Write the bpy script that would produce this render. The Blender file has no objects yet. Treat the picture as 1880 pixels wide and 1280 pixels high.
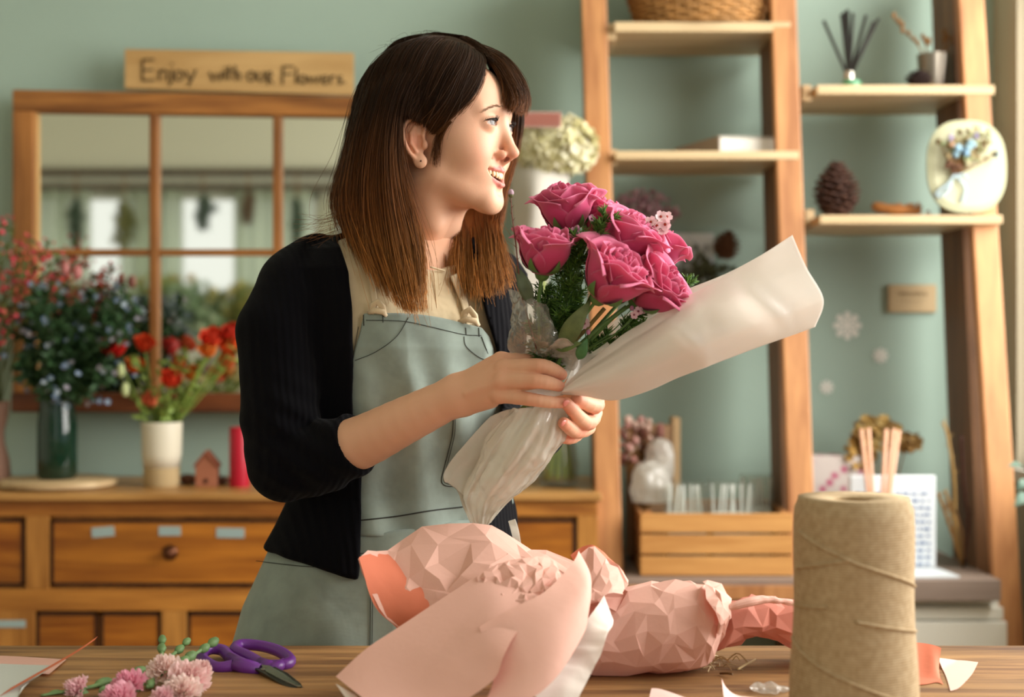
import bpy, bmesh, math, random
import numpy as np
from mathutils import Vector, Matrix, noise as mnoise
R = math.radians
scn = bpy.context.scene
COL = scn.collection
F = 2611.0            # focal length in pixels of the 1880 px wide frame (50 mm lens)
ZC = 1.22             # eye height of the camera
def P(px, py, D):     # a point seen at pixel (px, py), D metres into the room
    return (( px - 940.0) / F * D, D, ZC - (py - 640.0) / F * D)
# ---------------------------------------------------------------- camera
cam_d = bpy.data.cameras.new('camera'); cam = bpy.data.objects.new('camera', cam_d); COL.objects.link(cam)
cam.location = (0, 0, ZC); cam.rotation_euler = (R(90), 0, 0)
cam_d.sensor_width = 36; cam_d.lens = 50; cam_d.clip_start = 0.05; cam_d.clip_end = 60
cam_d.dof.use_dof = True; cam_d.dof.focus_distance = 1.74; cam_d.dof.aperture_fstop = 3.1; cam_d.dof.aperture_blades = 9
scn.camera = cam
scn.view_settings.view_transform = 'Standard'; scn.view_settings.look = 'None'
scn.view_settings.gamma = 1; scn.view_settings.use_curve_mapping = False
scn.view_settings.exposure = 0.80
scn.cycles.max_bounces = 8; scn.cycles.diffuse_bounces = 4; scn.cycles.glossy_bounces = 4
scn.cycles.transmission_bounces = 8; scn.cycles.transparent_max_bounces = 16
scn.cycles.sample_clamp_indirect = 4.0; scn.cycles.use_denoising = True
# ---------------------------------------------------------------- daylight
W = bpy.data.worlds.new('overcast_sky'); scn.world = W; W.use_nodes = True
bgn = W.node_tree.nodes['Background']; bgn.inputs[0].default_value = (0.86, 0.92, 1.0, 1); bgn.inputs[1].default_value = 0.33
def area(name, loc, target, sx, sy, power, col):
    d = bpy.data.lights.new(name, 'AREA'); d.shape = 'RECTANGLE'; d.size = sx; d.size_y = sy; d.energy = power; d.color = col
    o = bpy.data.objects.new(name, d); COL.objects.link(o); o.location = loc
    o.rotation_euler = (Vector(target) - Vector(loc)).to_track_quat('-Z', 'Y').to_euler()
    return o
# daylight through the tall window on the right and through the shopfront behind the camera
area('window_daylight', (1.9, 2.15, 1.95), (0.1, 2.2, 1.2), 2.4, 1.8, 84, (1.0, 0.96, 0.90))
area('shopfront_daylight', (-1.3, -2.92, 1.65), (-1.3, 3.0, 1.65), 5.0, 1.35, 8, (1.0, 0.96, 0.90))
area('rear_window_daylight', (1.75, -1.25, 1.9), (-2.2, -2.3, 2.2), 1.7, 1.6, 45, (1.0, 0.96, 0.90))  # fill lamp added to brighten the shopfront wall, its window added too

# ---------------------------------------------------------------- helpers
def lin(c):
    if isinstance(c, str):
        c = [int(c[i:i+2], 16) / 255 for i in (0, 2, 4)]
    return tuple((x / 12.92 if x <= 0.04045 else ((x + 0.055) / 1.055) ** 2.4) for x in c)
def newmat(name):
    m = bpy.data.materials.new(name); m.use_nodes = True
    return m, m.node_tree.nodes, m.node_tree.links, m.node_tree.nodes['Principled BSDF']
def mat(name, col, rough=0.6, bump=0, bscale=80, var=0.0, vscale=12, col2=None, metal=0, spec=0.4, trans=0, sheen=0, sss=0, coords='Object', stretch=(1,1,1), ior=1.45, transl=0, alpha=1, coat=0):
    m, N, L, b = newmat(name)
    c = lin(col)
    b.inputs['Roughness'].default_value = rough; b.inputs['Metallic'].default_value = metal
    b.inputs['Specular IOR Level'].default_value = spec; b.inputs['Transmission Weight'].default_value = trans
    b.inputs['IOR'].default_value = ior; b.inputs['Sheen Weight'].default_value = sheen; b.inputs['Coat Weight'].default_value = coat
    if sss:
        b.inputs['Subsurface Weight'].default_value = sss; b.inputs['Subsurface Scale'].default_value = 0.006
        b.inputs['Subsurface Radius'].default_value = (1, 0.35, 0.2)
    b.inputs['Base Color'].default_value = (*c, 1)
    tc = N.new('ShaderNodeTexCoord'); mp = N.new('ShaderNodeMapping'); mp.inputs['Scale'].default_value = stretch
    L.new(tc.outputs[coords], mp.inputs[0])
    if var or col2:
        n = N.new('ShaderNodeTexNoise'); n.inputs['Scale'].default_value = vscale; n.inputs['Detail'].default_value = 5
        L.new(mp.outputs[0], n.inputs['Vector'])
        r = N.new('ShaderNodeValToRGB'); r.color_ramp.elements[0].position = 0.32; r.color_ramp.elements[1].position = 0.68
        ca = lin(col2) if col2 else tuple(x * (1 - var) for x in c)
        cb = c if col2 else tuple(min(1, x * (1 + var)) for x in c)
        r.color_ramp.elements[0].color = (*ca, 1); r.color_ramp.elements[1].color = (*cb, 1)
        L.new(n.outputs[0], r.inputs[0]); L.new(r.outputs[0], b.inputs['Base Color'])
    if bump:
        n = N.new('ShaderNodeTexNoise'); n.inputs['Scale'].default_value = bscale; n.inputs['Detail'].default_value = 4
        L.new(mp.outputs[0], n.inputs['Vector']); bp = N.new('ShaderNodeBump'); bp.inputs['Strength'].default_value = bump
        bp.inputs['Distance'].default_value = 0.01
        L.new(n.outputs[0], bp.inputs['Height']); L.new(bp.outputs[0], b.inputs['Normal'])
    if transl or alpha < 1:
        out = N['Material Output']; cur = b.outputs[0]
        if transl:
            t = N.new('ShaderNodeBsdfTranslucent'); t.inputs[0].default_value = (*c, 1)
            if var or col2: L.new(r.outputs[0], t.inputs[0])
            mx = N.new('ShaderNodeMixShader'); mx.inputs[0].default_value = transl
            L.new(cur, mx.inputs[1]); L.new(t.outputs[0], mx.inputs[2]); cur = mx.outputs[0]
        if alpha < 1:
            t = N.new('ShaderNodeBsdfTransparent')
            mx = N.new('ShaderNodeMixShader'); mx.inputs[0].default_value = 1 - alpha
            L.new(cur, mx.inputs[1]); L.new(t.outputs[0], mx.inputs[2]); cur = mx.outputs[0]
        L.new(cur, out.inputs[0])
    return m
def wood(name, dark, light, axis='X', scale=1.0, rough=0.5, bump=0.15, ring=1.0, coords='Object', knots=0.0):
    m, N, L, b = newmat(name)
    tc = N.new('ShaderNodeTexCoord'); mp = N.new('ShaderNodeMapping')
    st = {'X': (1.2, 14, 14), 'Y': (14, 1.2, 14), 'Z': (14, 14, 1.2)}[axis]
    mp.inputs['Scale'].default_value = tuple(s * scale for s in st)
    L.new(tc.outputs[coords], mp.inputs[0])
    n1 = N.new('ShaderNodeTexNoise'); n1.inputs['Scale'].default_value = 1.6 * ring; n1.inputs['Detail'].default_value = 6; n1.inputs['Distortion'].default_value = 1.2
    n2 = N.new('ShaderNodeTexNoise'); n2.inputs['Scale'].default_value = 9; n2.inputs['Detail'].default_value = 8
    L.new(mp.outputs[0], n1.inputs['Vector']); L.new(mp.outputs[0], n2.inputs['Vector'])
    mx = N.new('ShaderNodeMath'); mx.operation = 'MULTIPLY_ADD'; mx.inputs[1].default_value = 0.35
    L.new(n2.outputs[0], mx.inputs[0]); L.new(n1.outputs[0], mx.inputs[2])
    r = N.new('ShaderNodeValToRGB'); r.color_ramp.elements[0].position = 0.48; r.color_ramp.elements[1].position = 0.86
    r.color_ramp.elements[0].color = (*lin(dark), 1); r.color_ramp.elements[1].color = (*lin(light), 1)
    L.new(mx.outputs[0], r.inputs[0]); cur = r.outputs[0]
    if knots:
        n3 = N.new('ShaderNodeTexNoise'); n3.inputs['Scale'].default_value = 2.2; n3.inputs['Detail'].default_value = 3
        mp3 = N.new('ShaderNodeMapping'); mp3.inputs['Scale'].default_value = tuple((1 if s < 5 else 3) for s in st)
        L.new(tc.outputs[coords], mp3.inputs[0]); L.new(mp3.outputs[0], n3.inputs['Vector'])
        r3 = N.new('ShaderNodeValToRGB'); r3.color_ramp.elements[0].position = 0.35; r3.color_ramp.elements[1].position = 0.6
        r3.color_ramp.elements[0].color = (1-knots, 1-knots, 1-knots, 1)
        mm = N.new('ShaderNodeMixRGB'); mm.blend_type = 'MULTIPLY'; mm.inputs[0].default_value = 1
        L.new(n3.outputs[0], r3.inputs[0]); L.new(cur, mm.inputs[1]); L.new(r3.outputs[0], mm.inputs[2]); cur = mm.outputs[0]
    L.new(cur, b.inputs['Base Color']); b.inputs['Roughness'].default_value = rough
    bp = N.new('ShaderNodeBump'); bp.inputs['Strength'].default_value = bump; bp.inputs['Distance'].default_value = 0.003
    L.new(mx.outputs[0], bp.inputs['Height']); L.new(bp.outputs[0], b.inputs['Normal'])
    return m
def vcmat(name, rough=0.5, sss=0, spec=0.4, bump=0, bscale=300, attr='col', transl=0, sheen=0):   # colour read from the mesh's own colour attribute
    m, N, L, b = newmat(name)
    a = N.new('ShaderNodeAttribute'); a.attribute_name = attr; L.new(a.outputs[0], b.inputs['Base Color'])
    b.inputs['Roughness'].default_value = rough; b.inputs['Specular IOR Level'].default_value = spec; b.inputs['Sheen Weight'].default_value = sheen
    if sss:
        b.inputs['Subsurface Weight'].default_value = sss; b.inputs['Subsurface Scale'].default_value = 0.005
        b.inputs['Subsurface Radius'].default_value = (1, 0.35, 0.2)
    if bump:
        tc = N.new('ShaderNodeTexCoord'); n = N.new('ShaderNodeTexNoise'); n.inputs['Scale'].default_value = bscale
        L.new(tc.outputs['Object'], n.inputs['Vector']); bp = N.new('ShaderNodeBump'); bp.inputs['Strength'].default_value = bump; bp.inputs['Distance'].default_value = 0.002
        L.new(n.outputs[0], bp.inputs['Height']); L.new(bp.outputs[0], b.inputs['Normal'])
    if transl:
        t = N.new('ShaderNodeBsdfTranslucent'); L.new(a.outputs[0], t.inputs[0])
        mx = N.new('ShaderNodeMixShader'); mx.inputs[0].default_value = transl
        L.new(b.outputs[0], mx.inputs[1]); L.new(t.outputs[0], mx.inputs[2]); L.new(mx.outputs[0], N['Material Output'].inputs[0])
    return m

class MB:                                   # collects shapes in world space
    def __init__(s): s.v = []; s.f = []; s.c = []
    def add(s, vs, fs, col=None):
        n = len(s.v); s.v.extend([tuple(v) for v in vs]); s.f.extend([tuple(i + n for i in f) for f in fs])
        if col is not None: s.c.extend([tuple(col)] * len(vs))
        return s
    def box(s, a, b, M=None, col=None):     # from corner a to corner b
        x0, y0, z0 = [min(p, q) for p, q in zip(a, b)]; x1, y1, z1 = [max(p, q) for p, q in zip(a, b)]
        vs = [(x, y, z) for x in (x0, x1) for y in (y0, y1) for z in (z0, z1)]
        if M is not None: vs = [M @ Vector(v) for v in vs]
        return s.add(vs, [(0,1,3,2),(4,6,7,5),(0,4,5,1),(2,3,7,6),(0,2,6,4),(1,5,7,3)], col)
    def hexa(s, p):                         # eight corners ordered like box
        return s.add(p, [(0,1,3,2),(4,6,7,5),(0,4,5,1),(2,3,7,6),(0,2,6,4),(1,5,7,3)])
    def tube(s, pts, rad, n=6, col=None, flat=1.0, caps=True):
        pts = [Vector(p) for p in pts]; k = len(pts)
        if not hasattr(rad, '__len__'): rad = [rad] * k
        up = None; vs = []
        for i, p in enumerate(pts):
            t = (pts[min(i+1, k-1)] - pts[max(i-1, 0)])
            t = t.normalized() if t.length > 1e-9 else Vector((0,0,1))
            if up is None:
                up = Vector((0,0,1)) if abs(t.z) < 0.9 else Vector((1,0,0))
            a = (up - t * up.dot(t))
            a = a.normalized() if a.length > 1e-6 else t.orthogonal().normalized()
            b = t.cross(a); up = a
            for j in range(n):
                th = 2*math.pi*j/n
                vs.append(p + a*math.cos(th)*rad[i] + b*math.sin(th)*rad[i]*flat)
        fs = [(i*n+j, i*n+(j+1)%n, (i+1)*n+(j+1)%n, (i+1)*n+j) for i in range(k-1) for j in range(n)]
        if caps: fs += [tuple(range(n))[::-1], tuple((k-1)*n+j for j in range(n))]
        return s.add(vs, fs, col)
    def lathe(s, prof, c, n=32, M=None, col=None):        # prof: [(r, z)...] around the z axis at c
        vs = []; 
        for r, z in prof:
            for j in range(n):
                th = 2*math.pi*j/n; v = Vector((r*math.cos(th), r*math.sin(th), z))
                if M is not None: v = M @ v
                vs.append(v + Vector(c))
        k = len(prof)
        fs = [(i*n+j, i*n+(j+1)%n, (i+1)*n+(j+1)%n, (i+1)*n+j) for i in range(k-1) for j in range(n)]
        if prof[0][0] > 1e-6: fs.append(tuple(range(n))[::-1])
        if prof[-1][0] > 1e-6: fs.append(tuple((k-1)*n+j for j in range(n)))
        return s.add(vs, fs, col)
    def ball(s, c, r, n=8, m=6, M=None, col=None):
        if not hasattr(r, '__len__'): r = (r, r, r)
        vs = [Vector((0,0,-r[2]))]
        for i in range(1, m):
            ph = -math.pi/2 + math.pi*i/m
            for j in range(n):
                th = 2*math.pi*j/n; vs.append(Vector((r[0]*math.cos(ph)*math.cos(th), r[1]*math.cos(ph)*math.sin(th), r[2]*math.sin(ph))))
        vs.append(Vector((0,0,r[2])))
        if M is not None: vs = [M @ v for v in vs]
        vs = [v + Vector(c) for v in vs]
        fs = [(0, 1+(j+1)%n, 1+j) for j in range(n)]
        for i in range(m-2):
            fs += [(1+i*n+j, 1+i*n+(j+1)%n, 1+(i+1)*n+(j+1)%n, 1+(i+1)*n+j) for j in range(n)]
        e = len(vs)-1; o = 1+(m-2)*n
        fs += [(o+j, o+(j+1)%n, e) for j in range(n)]
        return s.add(vs, fs, col)
    def grid(s, G, col=None, closed=False):               # G: rows x cols x 3
        G = np.asarray(G, float); a, b = G.shape[:2]
        vs = [tuple(p) for p in G.reshape(-1, 3)]
        bb = b if closed else b-1
        fs = [(i*b+j, i*b+(j+1)%b, (i+1)*b+(j+1)%b, (i+1)*b+j) for i in range(a-1) for j in range(bb)]
        return s.add(vs, fs, col)
    def prism(s, poly, y0, y1, M=None):                   # poly in (x, z), extruded along y
        n = len(poly)
        vs = [Vector((x, y0, z)) for x, z in poly] + [Vector((x, y1, z)) for x, z in poly]
        if M is not None: vs = [M @ v for v in vs]
        fs = [tuple(range(n)), tuple(range(2*n-1, n-1, -1))] + [(i, n+i, n+(i+1)%n, (i+1)%n) for i in range(n)]
        return s.add(vs, fs)
def origin_of(o):
    p = Vector((0,0,0))
    while o is not None: p += o.location; o = o.parent
    return p
def mesh_np(name, V, Fq, Ft=None):
    me = bpy.data.meshes.new(name); nq = len(Fq); nt = 0 if Ft is None else len(Ft)
    me.vertices.add(len(V)); me.vertices.foreach_set('co', np.asarray(V, np.float32).ravel())
    loops = np.asarray(Fq, np.int32).ravel(); me.loops.add(len(loops)); me.loops.foreach_set('vertex_index', loops)
    me.polygons.add(nq); me.polygons.foreach_set('loop_start', np.arange(0, 4*nq, 4, dtype=np.int32)); 
    me.update(calc_edges=True); return me
def link_mesh(name, me, material, parent=None, loc=None, smooth=True):
    o = bpy.data.objects.new(name, me); COL.objects.link(o)
    if parent is not None: o.parent = parent; base = origin_of(parent)
    elif loc is not None: o.location = loc; base = Vector(loc)
    else: base = Vector((0,0,0))
    if base.length > 0: me.transform(Matrix.Translation(-base))
    if material is not None: me.materials.append(material)
    if smooth: me.polygons.foreach_set('use_smooth', [True]*len(me.polygons))
    return o
def obj(name, mb, material, parent=None, smooth=False, bevel=0, loc=None, solid=0, sub=0, autos=0):
    me = bpy.data.meshes.new(name); me.from_pydata([tuple(v) for v in mb.v], [], mb.f); me.update()
    if mb.c and len(mb.c) == len(mb.v):
        a = me.color_attributes.new('col', 'FLOAT_COLOR', 'POINT')
        a.data.foreach_set('color', np.array([(*c[:3], 1.0) for c in mb.c], np.float32).ravel())
    if loc is None and parent is None:
        vs = np.array([tuple(v) for v in mb.v]); loc = ((vs[:,0].min()+vs[:,0].max())/2, (vs[:,1].min()+vs[:,1].max())/2, vs[:,2].min())
        loc = tuple(float(x) for x in loc)
    o = link_mesh(name, me, material, parent, loc, smooth)
    if solid:
        md = o.modifiers.new('thickness', 'SOLIDIFY'); md.thickness = solid; md.offset = 0
    if bevel:
        md = o.modifiers.new('bevel', 'BEVEL'); md.width = bevel; md.segments = 2; md.limit_method = 'ANGLE'; md.angle_limit = R(40)
    if sub:
        md = o.modifiers.new('subsurf', 'SUBSURF'); md.levels = sub; md.render_levels = sub
    if autos:
        try:
            for p_ in me.polygons: p_.use_smooth = True
            me.set_sharp_from_angle(angle=R(autos))
        except Exception: pass
    return o
def tag(o, label, cat, group=None, kind=None):
    o['label'] = label; o['category'] = cat
    if group: o['group'] = group
    if kind: o['kind'] = kind
    return o
def thing(name, label, cat, loc, group=None):
    o = bpy.data.objects.new(name, None); COL.objects.link(o); o.location = loc; o.empty_display_size = 0.05
    return tag(o, label, cat, group)
def struct(name, mb, m, **k):
    o = obj(name, mb, m, **k)
    o['kind'] = 'structure'; return o
def catmull(pts, n):                        # n samples along a smooth path through pts (arrays of any dimension)
    p = np.asarray(pts, float); k = len(p); out = []
    for t in np.linspace(0, k-1, n):
        i = min(int(t), k-2); u = t - i
        p0, p1, p2, p3 = p[max(i-1,0)], p[i], p[i+1], p[min(i+2,k-1)]
        out.append(0.5*((2*p1) + (-p0+p2)*u + (2*p0-5*p1+4*p2-p3)*u*u + (-p0+3*p1-3*p2+p3)*u**3))
    return np.array(out)
def resample(ctrl, nu, nv):                 # ctrl: rows x cols x 3 control points, returns nu x nv x 3
    c = np.asarray(ctrl, float)
    a = np.stack([catmull(c[:, j], nu) for j in range(c.shape[1])], 1)
    return np.stack([catmull(a[i], nv) for i in range(nu)], 0)
def Pg(rows):                               # rows of (px, py, D) to world points
    return np.array([[P(*q) for q in r] for r in rows])
_rs = np.random.RandomState(5)
def vnoise(p, seed=0):                      # smooth value noise, p: N x 3, returns -1..1
    p = np.asarray(p, float); i = np.floor(p).astype(np.int64); f = p - i; f = f*f*(3-2*f)
    def h(a, b, c):
        x = (a*73856093) ^ (b*19349663) ^ (c*83492791) ^ (seed*2654435761 & 0x7fffffff)
        x = (x ^ (x >> 13)) * 1274126177 & 0x7fffffff
        x = (x ^ (x >> 16)) * 668265263 & 0x7fffffff
        return (x & 0xffff) / 32767.5 - 1
    r = 0
    for a in (0,1):
        for b in (0,1):
            for c in (0,1):
                w = (f[...,0] if a else 1-f[...,0])*(f[...,1] if b else 1-f[...,1])*(f[...,2] if c else 1-f[...,2])
                r = r + w*h(i[...,0]+a, i[...,1]+b, i[...,2]+c)
    return r
def facets(G, scale, amp, seed=0, k=3):     # crumpled-paper displacement: sharp creases along many random folds
    G = np.asarray(G, float); p = G.reshape(-1, 3) * scale * 1.15; r = np.random.RandomState(seed)
    p = p + 0.55*np.stack([vnoise(p*0.7, seed+i) for i in range(3)], 1)
    out = np.zeros(len(p)); tot = 0
    for i in range(9):
        d = r.randn(3); d /= np.linalg.norm(d); f = 0.45*1.32**i; w = 1.0/f**0.9
        tri = np.abs(((p@d)*f + r.rand()*2) % 2 - 1)*2-1
        m = np.clip(0.5+1.1*vnoise(p*0.45*f**0.5, seed+20+i), 0, 1); out += w*tri*m; tot += w*0.55
    return (out/tot*1.3).reshape(G.shape[:-1]) * amp
def grid_normals(G):
    G = np.asarray(G, float); du = np.gradient(G, axis=0); dv = np.gradient(G, axis=1)
    n = np.cross(du, dv); return n / (np.linalg.norm(n, axis=2, keepdims=True) + 1e-12)
# ---------------------------------------------------------------- the setting
YW = 3.75; XR = 1.27; XL = -3.9; YB = -2.75; ZT = 3.15
m_teal = mat('teal_wall_paint', 'a1b7aa', 0.85, bump=0.08, bscale=60, var=0.03, vscale=3)
m_beige = mat('beige_wall_paint', 'b5ab92', 0.85, bump=0.08, bscale=60)
m_ceil = mat('ceiling_paint', 'e6e2d0', 0.9)
m_floor = wood('floor_boards', '93795a', 'c0a680', 'Y', 0.6)
m_cream = mat('cream_wall_paint', 'e2e2d4', 0.85, bump=0.08, bscale=60)
m_whitepaint = mat('white_window_paint', 'dcdccf', 0.5)
struct('floor', MB().box((XL, YB, -0.05), (XR, YW, 0)), m_floor)
struct('ceiling', MB().box((XL, YB, ZT), (XR, YW, ZT+0.05)), m_ceil)
struct('wall_back', MB().box((XL, YW, 0), (XR+0.1, YW+0.1, ZT)), m_teal)
struct('wall_left', MB().box((XL-0.1, YB, 0), (XL, YW, ZT)), m_cream)
wr = MB()                                   # right wall with its tall window opening
wy0, wy1, wz0, wz1 = 0.25, 3.575, 0.92, 2.75
wr.box((XR, YB, 0), (XR+0.12, YW, wz0)).box((XR, YB, wz1), (XR+0.12, YW, ZT)).box((XR, wy1, wz0), (XR+0.12, YW, wz1))
wr.box((XR, YB, wz0), (XR+0.12, -2.2, wz1)).box((XR, -0.3, wz0), (XR+0.12, wy0, wz1))  # gap left here for the added fill window
struct('wall_right', wr, m_beige)
w1 = MB()
t = 0.045
w1.box((XR+0.05, wy0, wz0), (XR+0.09, wy0+t, wz1)).box((XR+0.05, wy1-t, wz0), (XR+0.09, wy1, wz1)).box((XR+0.05, wy0, wz0), (XR+0.09, wy1, wz0+t)).box((XR+0.05, wy0, wz1-t), (XR+0.09, wy1, wz1))
w1.box((XR+0.055, 1.83, wz0), (XR+0.085, 1.87, wz1)).box((XR+0.055, wy0, 2.2), (XR+0.085, wy1, 2.235))
w1o = struct('window_1', w1, m_whitepaint)
sl = obj('window_sill', MB().box((XR-0.02, wy0-0.03, wz0-0.03), (XR+0.12, wy1+0.03, wz0)), m_whitepaint, w1o)
w6 = MB()
w6.box((XR+0.05, -2.2, wz0), (XR+0.09, -2.2+t, wz1)).box((XR+0.05, -0.3-t, wz0), (XR+0.09, -0.3, wz1)).box((XR+0.05, -2.2, wz0), (XR+0.09, -0.3, wz0+t)).box((XR+0.05, -2.2, wz1-t), (XR+0.09, -0.3, wz1)).box((XR+0.055, -1.27, wz0), (XR+0.085, -1.23, wz1))
struct('window_6', w6, m_whitepaint)  # unseen window, added so the fill lamp can reach the shopfront wall
# shopfront wall behind the camera, seen in the mirror
sh = [(-3.8, -2.62), (-2.54, -1.36), (-1.28, -0.1), (-0.02, 1.16)]
sz0, sz1 = 0.95, 2.33
wf = MB().box((XL, YB-0.1, 0), (XR, YB, sz0)).box((XL, YB-0.1, sz1), (XR, YB, ZT))
xs = [XL] + [q for s_ in sh for q in s_] + [XR]
for i in range(0, len(xs), 2): wf.box((xs[i], YB-0.1, sz0), (xs[i+1], YB, sz1))
struct('wall_front', wf, m_cream)
for i, (a, b_) in enumerate(sh):
    w = MB(); y0, y1 = YB-0.08, YB-0.03
    w.box((a, y0, sz0), (a+0.05, y1, sz1)).box((b_-0.05, y0, sz0), (b_, y1, sz1)).box((a, y0, sz0), (b_, y1, sz0+0.05)).box((a, y0, sz1-0.05), (b_, y1, sz1))
    w.box(((a+b_)/2-0.025, y0, sz0), ((a+b_)/2+0.025, y1, sz1))
    struct('window_%d' % (i+2), w, m_whitepaint)
m_sheer = mat('sheer_curtain', 'd3dccb', 0.8, transl=0.55, alpha=0.72)
for k_, (a, b_) in enumerate(((-3.75, -2.95), (-2.75, -2.3), (-1.95, -1.4), (-1.2, -0.5))):
    xs_ = np.linspace(a, b_, 60); G_ = np.array([[(x, YB+0.115+0.02*math.sin(x*60+k_)+0.01*math.sin(x*23), z) for z in (2.33, 1.9, 1.5, 1.08)] for x in xs_])
    tag(obj('sheer_curtain', MB().grid(G_), m_sheer, smooth=True, solid=0.001), ('pale sheer curtain at the far left of the shopfront', 'pale sheer curtain on the second shopfront window from the left', 'pale sheer curtain between the second and third shopfront windows', 'pale sheer curtain nearest the camera side of the shopfront')[k_], 'curtain', 'sheer curtains behind the camera')
m_rail = wood('dark_rail_wood', '2f2218', '55402c', 'X')
struct('trim_1', MB().box((XL, YB, 2.44), (XR, YB+0.05, 2.49)).box((XL, YB, 2.335), (XR, YB+0.09, 2.375)), m_rail, bevel=0.004)
# ---------------------------------------------------------------- furniture
def mid(v): return tuple(sum(c)/len(v) for c in zip(*v))
# --- big work table
TZ = ZC - (1185-640)/F*1.76                 # table top height
m_table = wood('worn_table_wood', '6b4524', 'b98b54', 'X', 1.3, 0.6, 0.3, 0.8, knots=0.3)
tb = thing('work_table', 'long worn brown wooden work table in front of the woman', 'table', (-0.1, 1.2, 0))
for i in range(5):
    y0 = 0.62 + i*0.228
    obj('table_plank', MB().box((-1.35, y0+0.0005, TZ-0.04), (1.15, y0+0.2275, TZ)), m_table, tb, bevel=0.002)
for sx in (-1.25, 1.03):
    for sy in (0.70, 1.62):
        obj('leg', MB().box((sx, sy, 0), (sx+0.07, sy+0.07, TZ-0.04)), m_table, tb, bevel=0.003)
obj('apron_rail', MB().box((-1.2, 0.72, TZ-0.13), (1.05, 0.745, TZ-0.04)).box((-1.2, 1.65, TZ-0.13), (1.05, 1.675, TZ-0.04)), m_table, tb)

# --- sideboard
m_side = wood('honey_cabinet_wood', '95581e', 'd4913f', 'X', 0.7, 0.42, 0.1, 1.0, knots=0.2)
m_side_v = wood('honey_cabinet_wood_upright', '8f5a22', 'c98d44', 'Z', 0.7, 0.42, 0.1, 1.0)
m_panel = wood('reddish_drawer_wood', '84440f', 'c67c28', 'X', 0.6, 0.38, 0.1, 1.3, knots=0.3)
m_sidetop = wood('sideboard_top_wood', '94642f', 'c49455', 'X', 0.8, 0.4, 0.08)
m_groove = mat('dark_groove', '3a1d0a', 0.7)
m_tape = mat('pale_blue_label', '9fb4b4', 0.6)
m_knob = mat('dark_bronze', '5a3520', 0.35, metal=0.7)
YF = 3.30                                    # front of the sideboard
def X(px, D=YF): return (px-940)/F*D
def Z(py, D=YF): return ZC-(py-640)/F*D
sb = thing('sideboard', 'long honey-brown wooden sideboard with drawers against the green wall', 'sideboard', (-0.8, 3.5, 0))
sx0, sx1 = -1.75, X(1097)
ztop = Z(905)
obj('top', MB().box((sx0-0.02, YF-0.015, ztop-0.018), (sx1+0.01, 3.74, ztop)), m_sidetop, sb, bevel=0.004)
car = MB()
car.box((sx0, YF+0.02, 0.1), (sx1-0.0, 3.73, ztop-0.018))
obj('carcase', car, m_side_v, sb)
fr = MB()
dz0, dz1 = Z(1078), Z(952)                  # drawer row
# stiles and rails of the front
rails = MB(); stiles = MB()
rails.box((sx0, YF, Z(948)), (sx1, YF+0.021, ztop-0.019))
rails.box((sx0, YF, Z(1122)), (sx1, YF+0.021, Z(1082)))
rails.box((sx0, YF, 0.12), (sx1, YF+0.021, 0.2))
for a, b_ in ((47, 90), (1060, 1097)): stiles.box((X(a), YF+0.0005, Z(1082)), (X(b_), YF+0.021, Z(948)))
for a, b_ in ((540, 600),): stiles.box((X(a), YF+0.0005, Z(1082)), (X(b_), YF+0.021, Z(948)))
for a, b_ in ((-30, 64), (296, 342), (600, 640), (890, 940), (1060, 1097)): stiles.box((X(a), YF+0.0005, 0.2), (X(b_), YF+0.021, Z(1122)))
obj('front_rail', rails, m_side, sb, bevel=0.0015)
for i in range(0, len(stiles.v), 8): obj('front_stile', MB().box(stiles.v[i], stiles.v[i+7]), m_side_v, sb, bevel=0.0015)
def drawer(x0, x1, z0, z1, knob=None, tapes=(), nm='drawer', lab=None):
    g = 0.004
    d = obj(nm, MB().box((x0+g, YF+0.004, z0+g), (x1-g, YF+0.03, z1-g)), m_panel, sb, bevel=0.003)
    obj('edge_moulding', MB().box((x0+g, YF+0.002, z1-g-0.006), (x1-g, YF+0.006, z1-g)).box((x0+g, YF+0.002, z0+g), (x1-g, YF+0.006, z0+g+0.006)).box((x0+g, YF+0.002, z0+g), (x0+g+0.006, YF+0.006, z1-g)).box((x1-g-0.006, YF+0.002, z0+g), (x1-g, YF+0.006, z1-g)), m_groove, d)
    if knob:
        kx, kz = X(knob[0]), Z(knob[1])
        M = Matrix.Rotation(R(90), 4, 'X')
        obj('knob', MB().lathe([(0.018,0),(0.018,0.004),(0.011,0.006),(0.007,0.012),(0.011,0.018),(0.013,0.024),(0.008,0.029),(0,0.03)], (kx, YF+0.004, kz), 20, M), m_knob, d, smooth=True)
    for (a, b_, c, e, rot) in tapes:
        cx, cz = X((a+b_)/2), Z((c+e)/2); w, h = X(b_)-X(a), Z(c)-Z(e)
        M = Matrix.Translation((cx, YF+0.003, cz)) @ Matrix.Rotation(R(rot), 4, 'Y')
        t_ = obj('tape_label', MB().box((-w/2, -0.001, -h/2), (w/2, 0.001, h/2), M), m_tape, d)
        t_['label'] = 'pale blue tape label'
    return d
drawer(X(90), X(540), dz0, dz1, (312, 1015), [(168, 209, 968, 986, -5), (291, 331, 967, 984, 0), (397, 448, 970, 988, 1)])
drawer(sx0+0.03, X(46), dz0, dz1)
drawer(X(600), X(1060), dz0, dz1, (830, 1015))
def cdoor(a, b_, nm='door'):
    d = obj(nm, MB().box((X(a)+0.003, YF+0.006, 0.2), (X(b_)-0.003, YF+0.03, Z(1125))), m_panel, sb, bevel=0.002)
    obj('edge_moulding', MB().box((X(a)+0.003, YF+0.004, Z(1131)), (X(b_)-0.003, YF+0.008, Z(1125))).box((X(a)+0.003, YF+0.004, 0.2), (X(a)+0.009, YF+0.008, Z(1125))).box((X(b_)-0.009, YF+0.004, 0.2), (X(b_)-0.003, YF+0.008, Z(1125))), m_groove, d)
    return d
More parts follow.
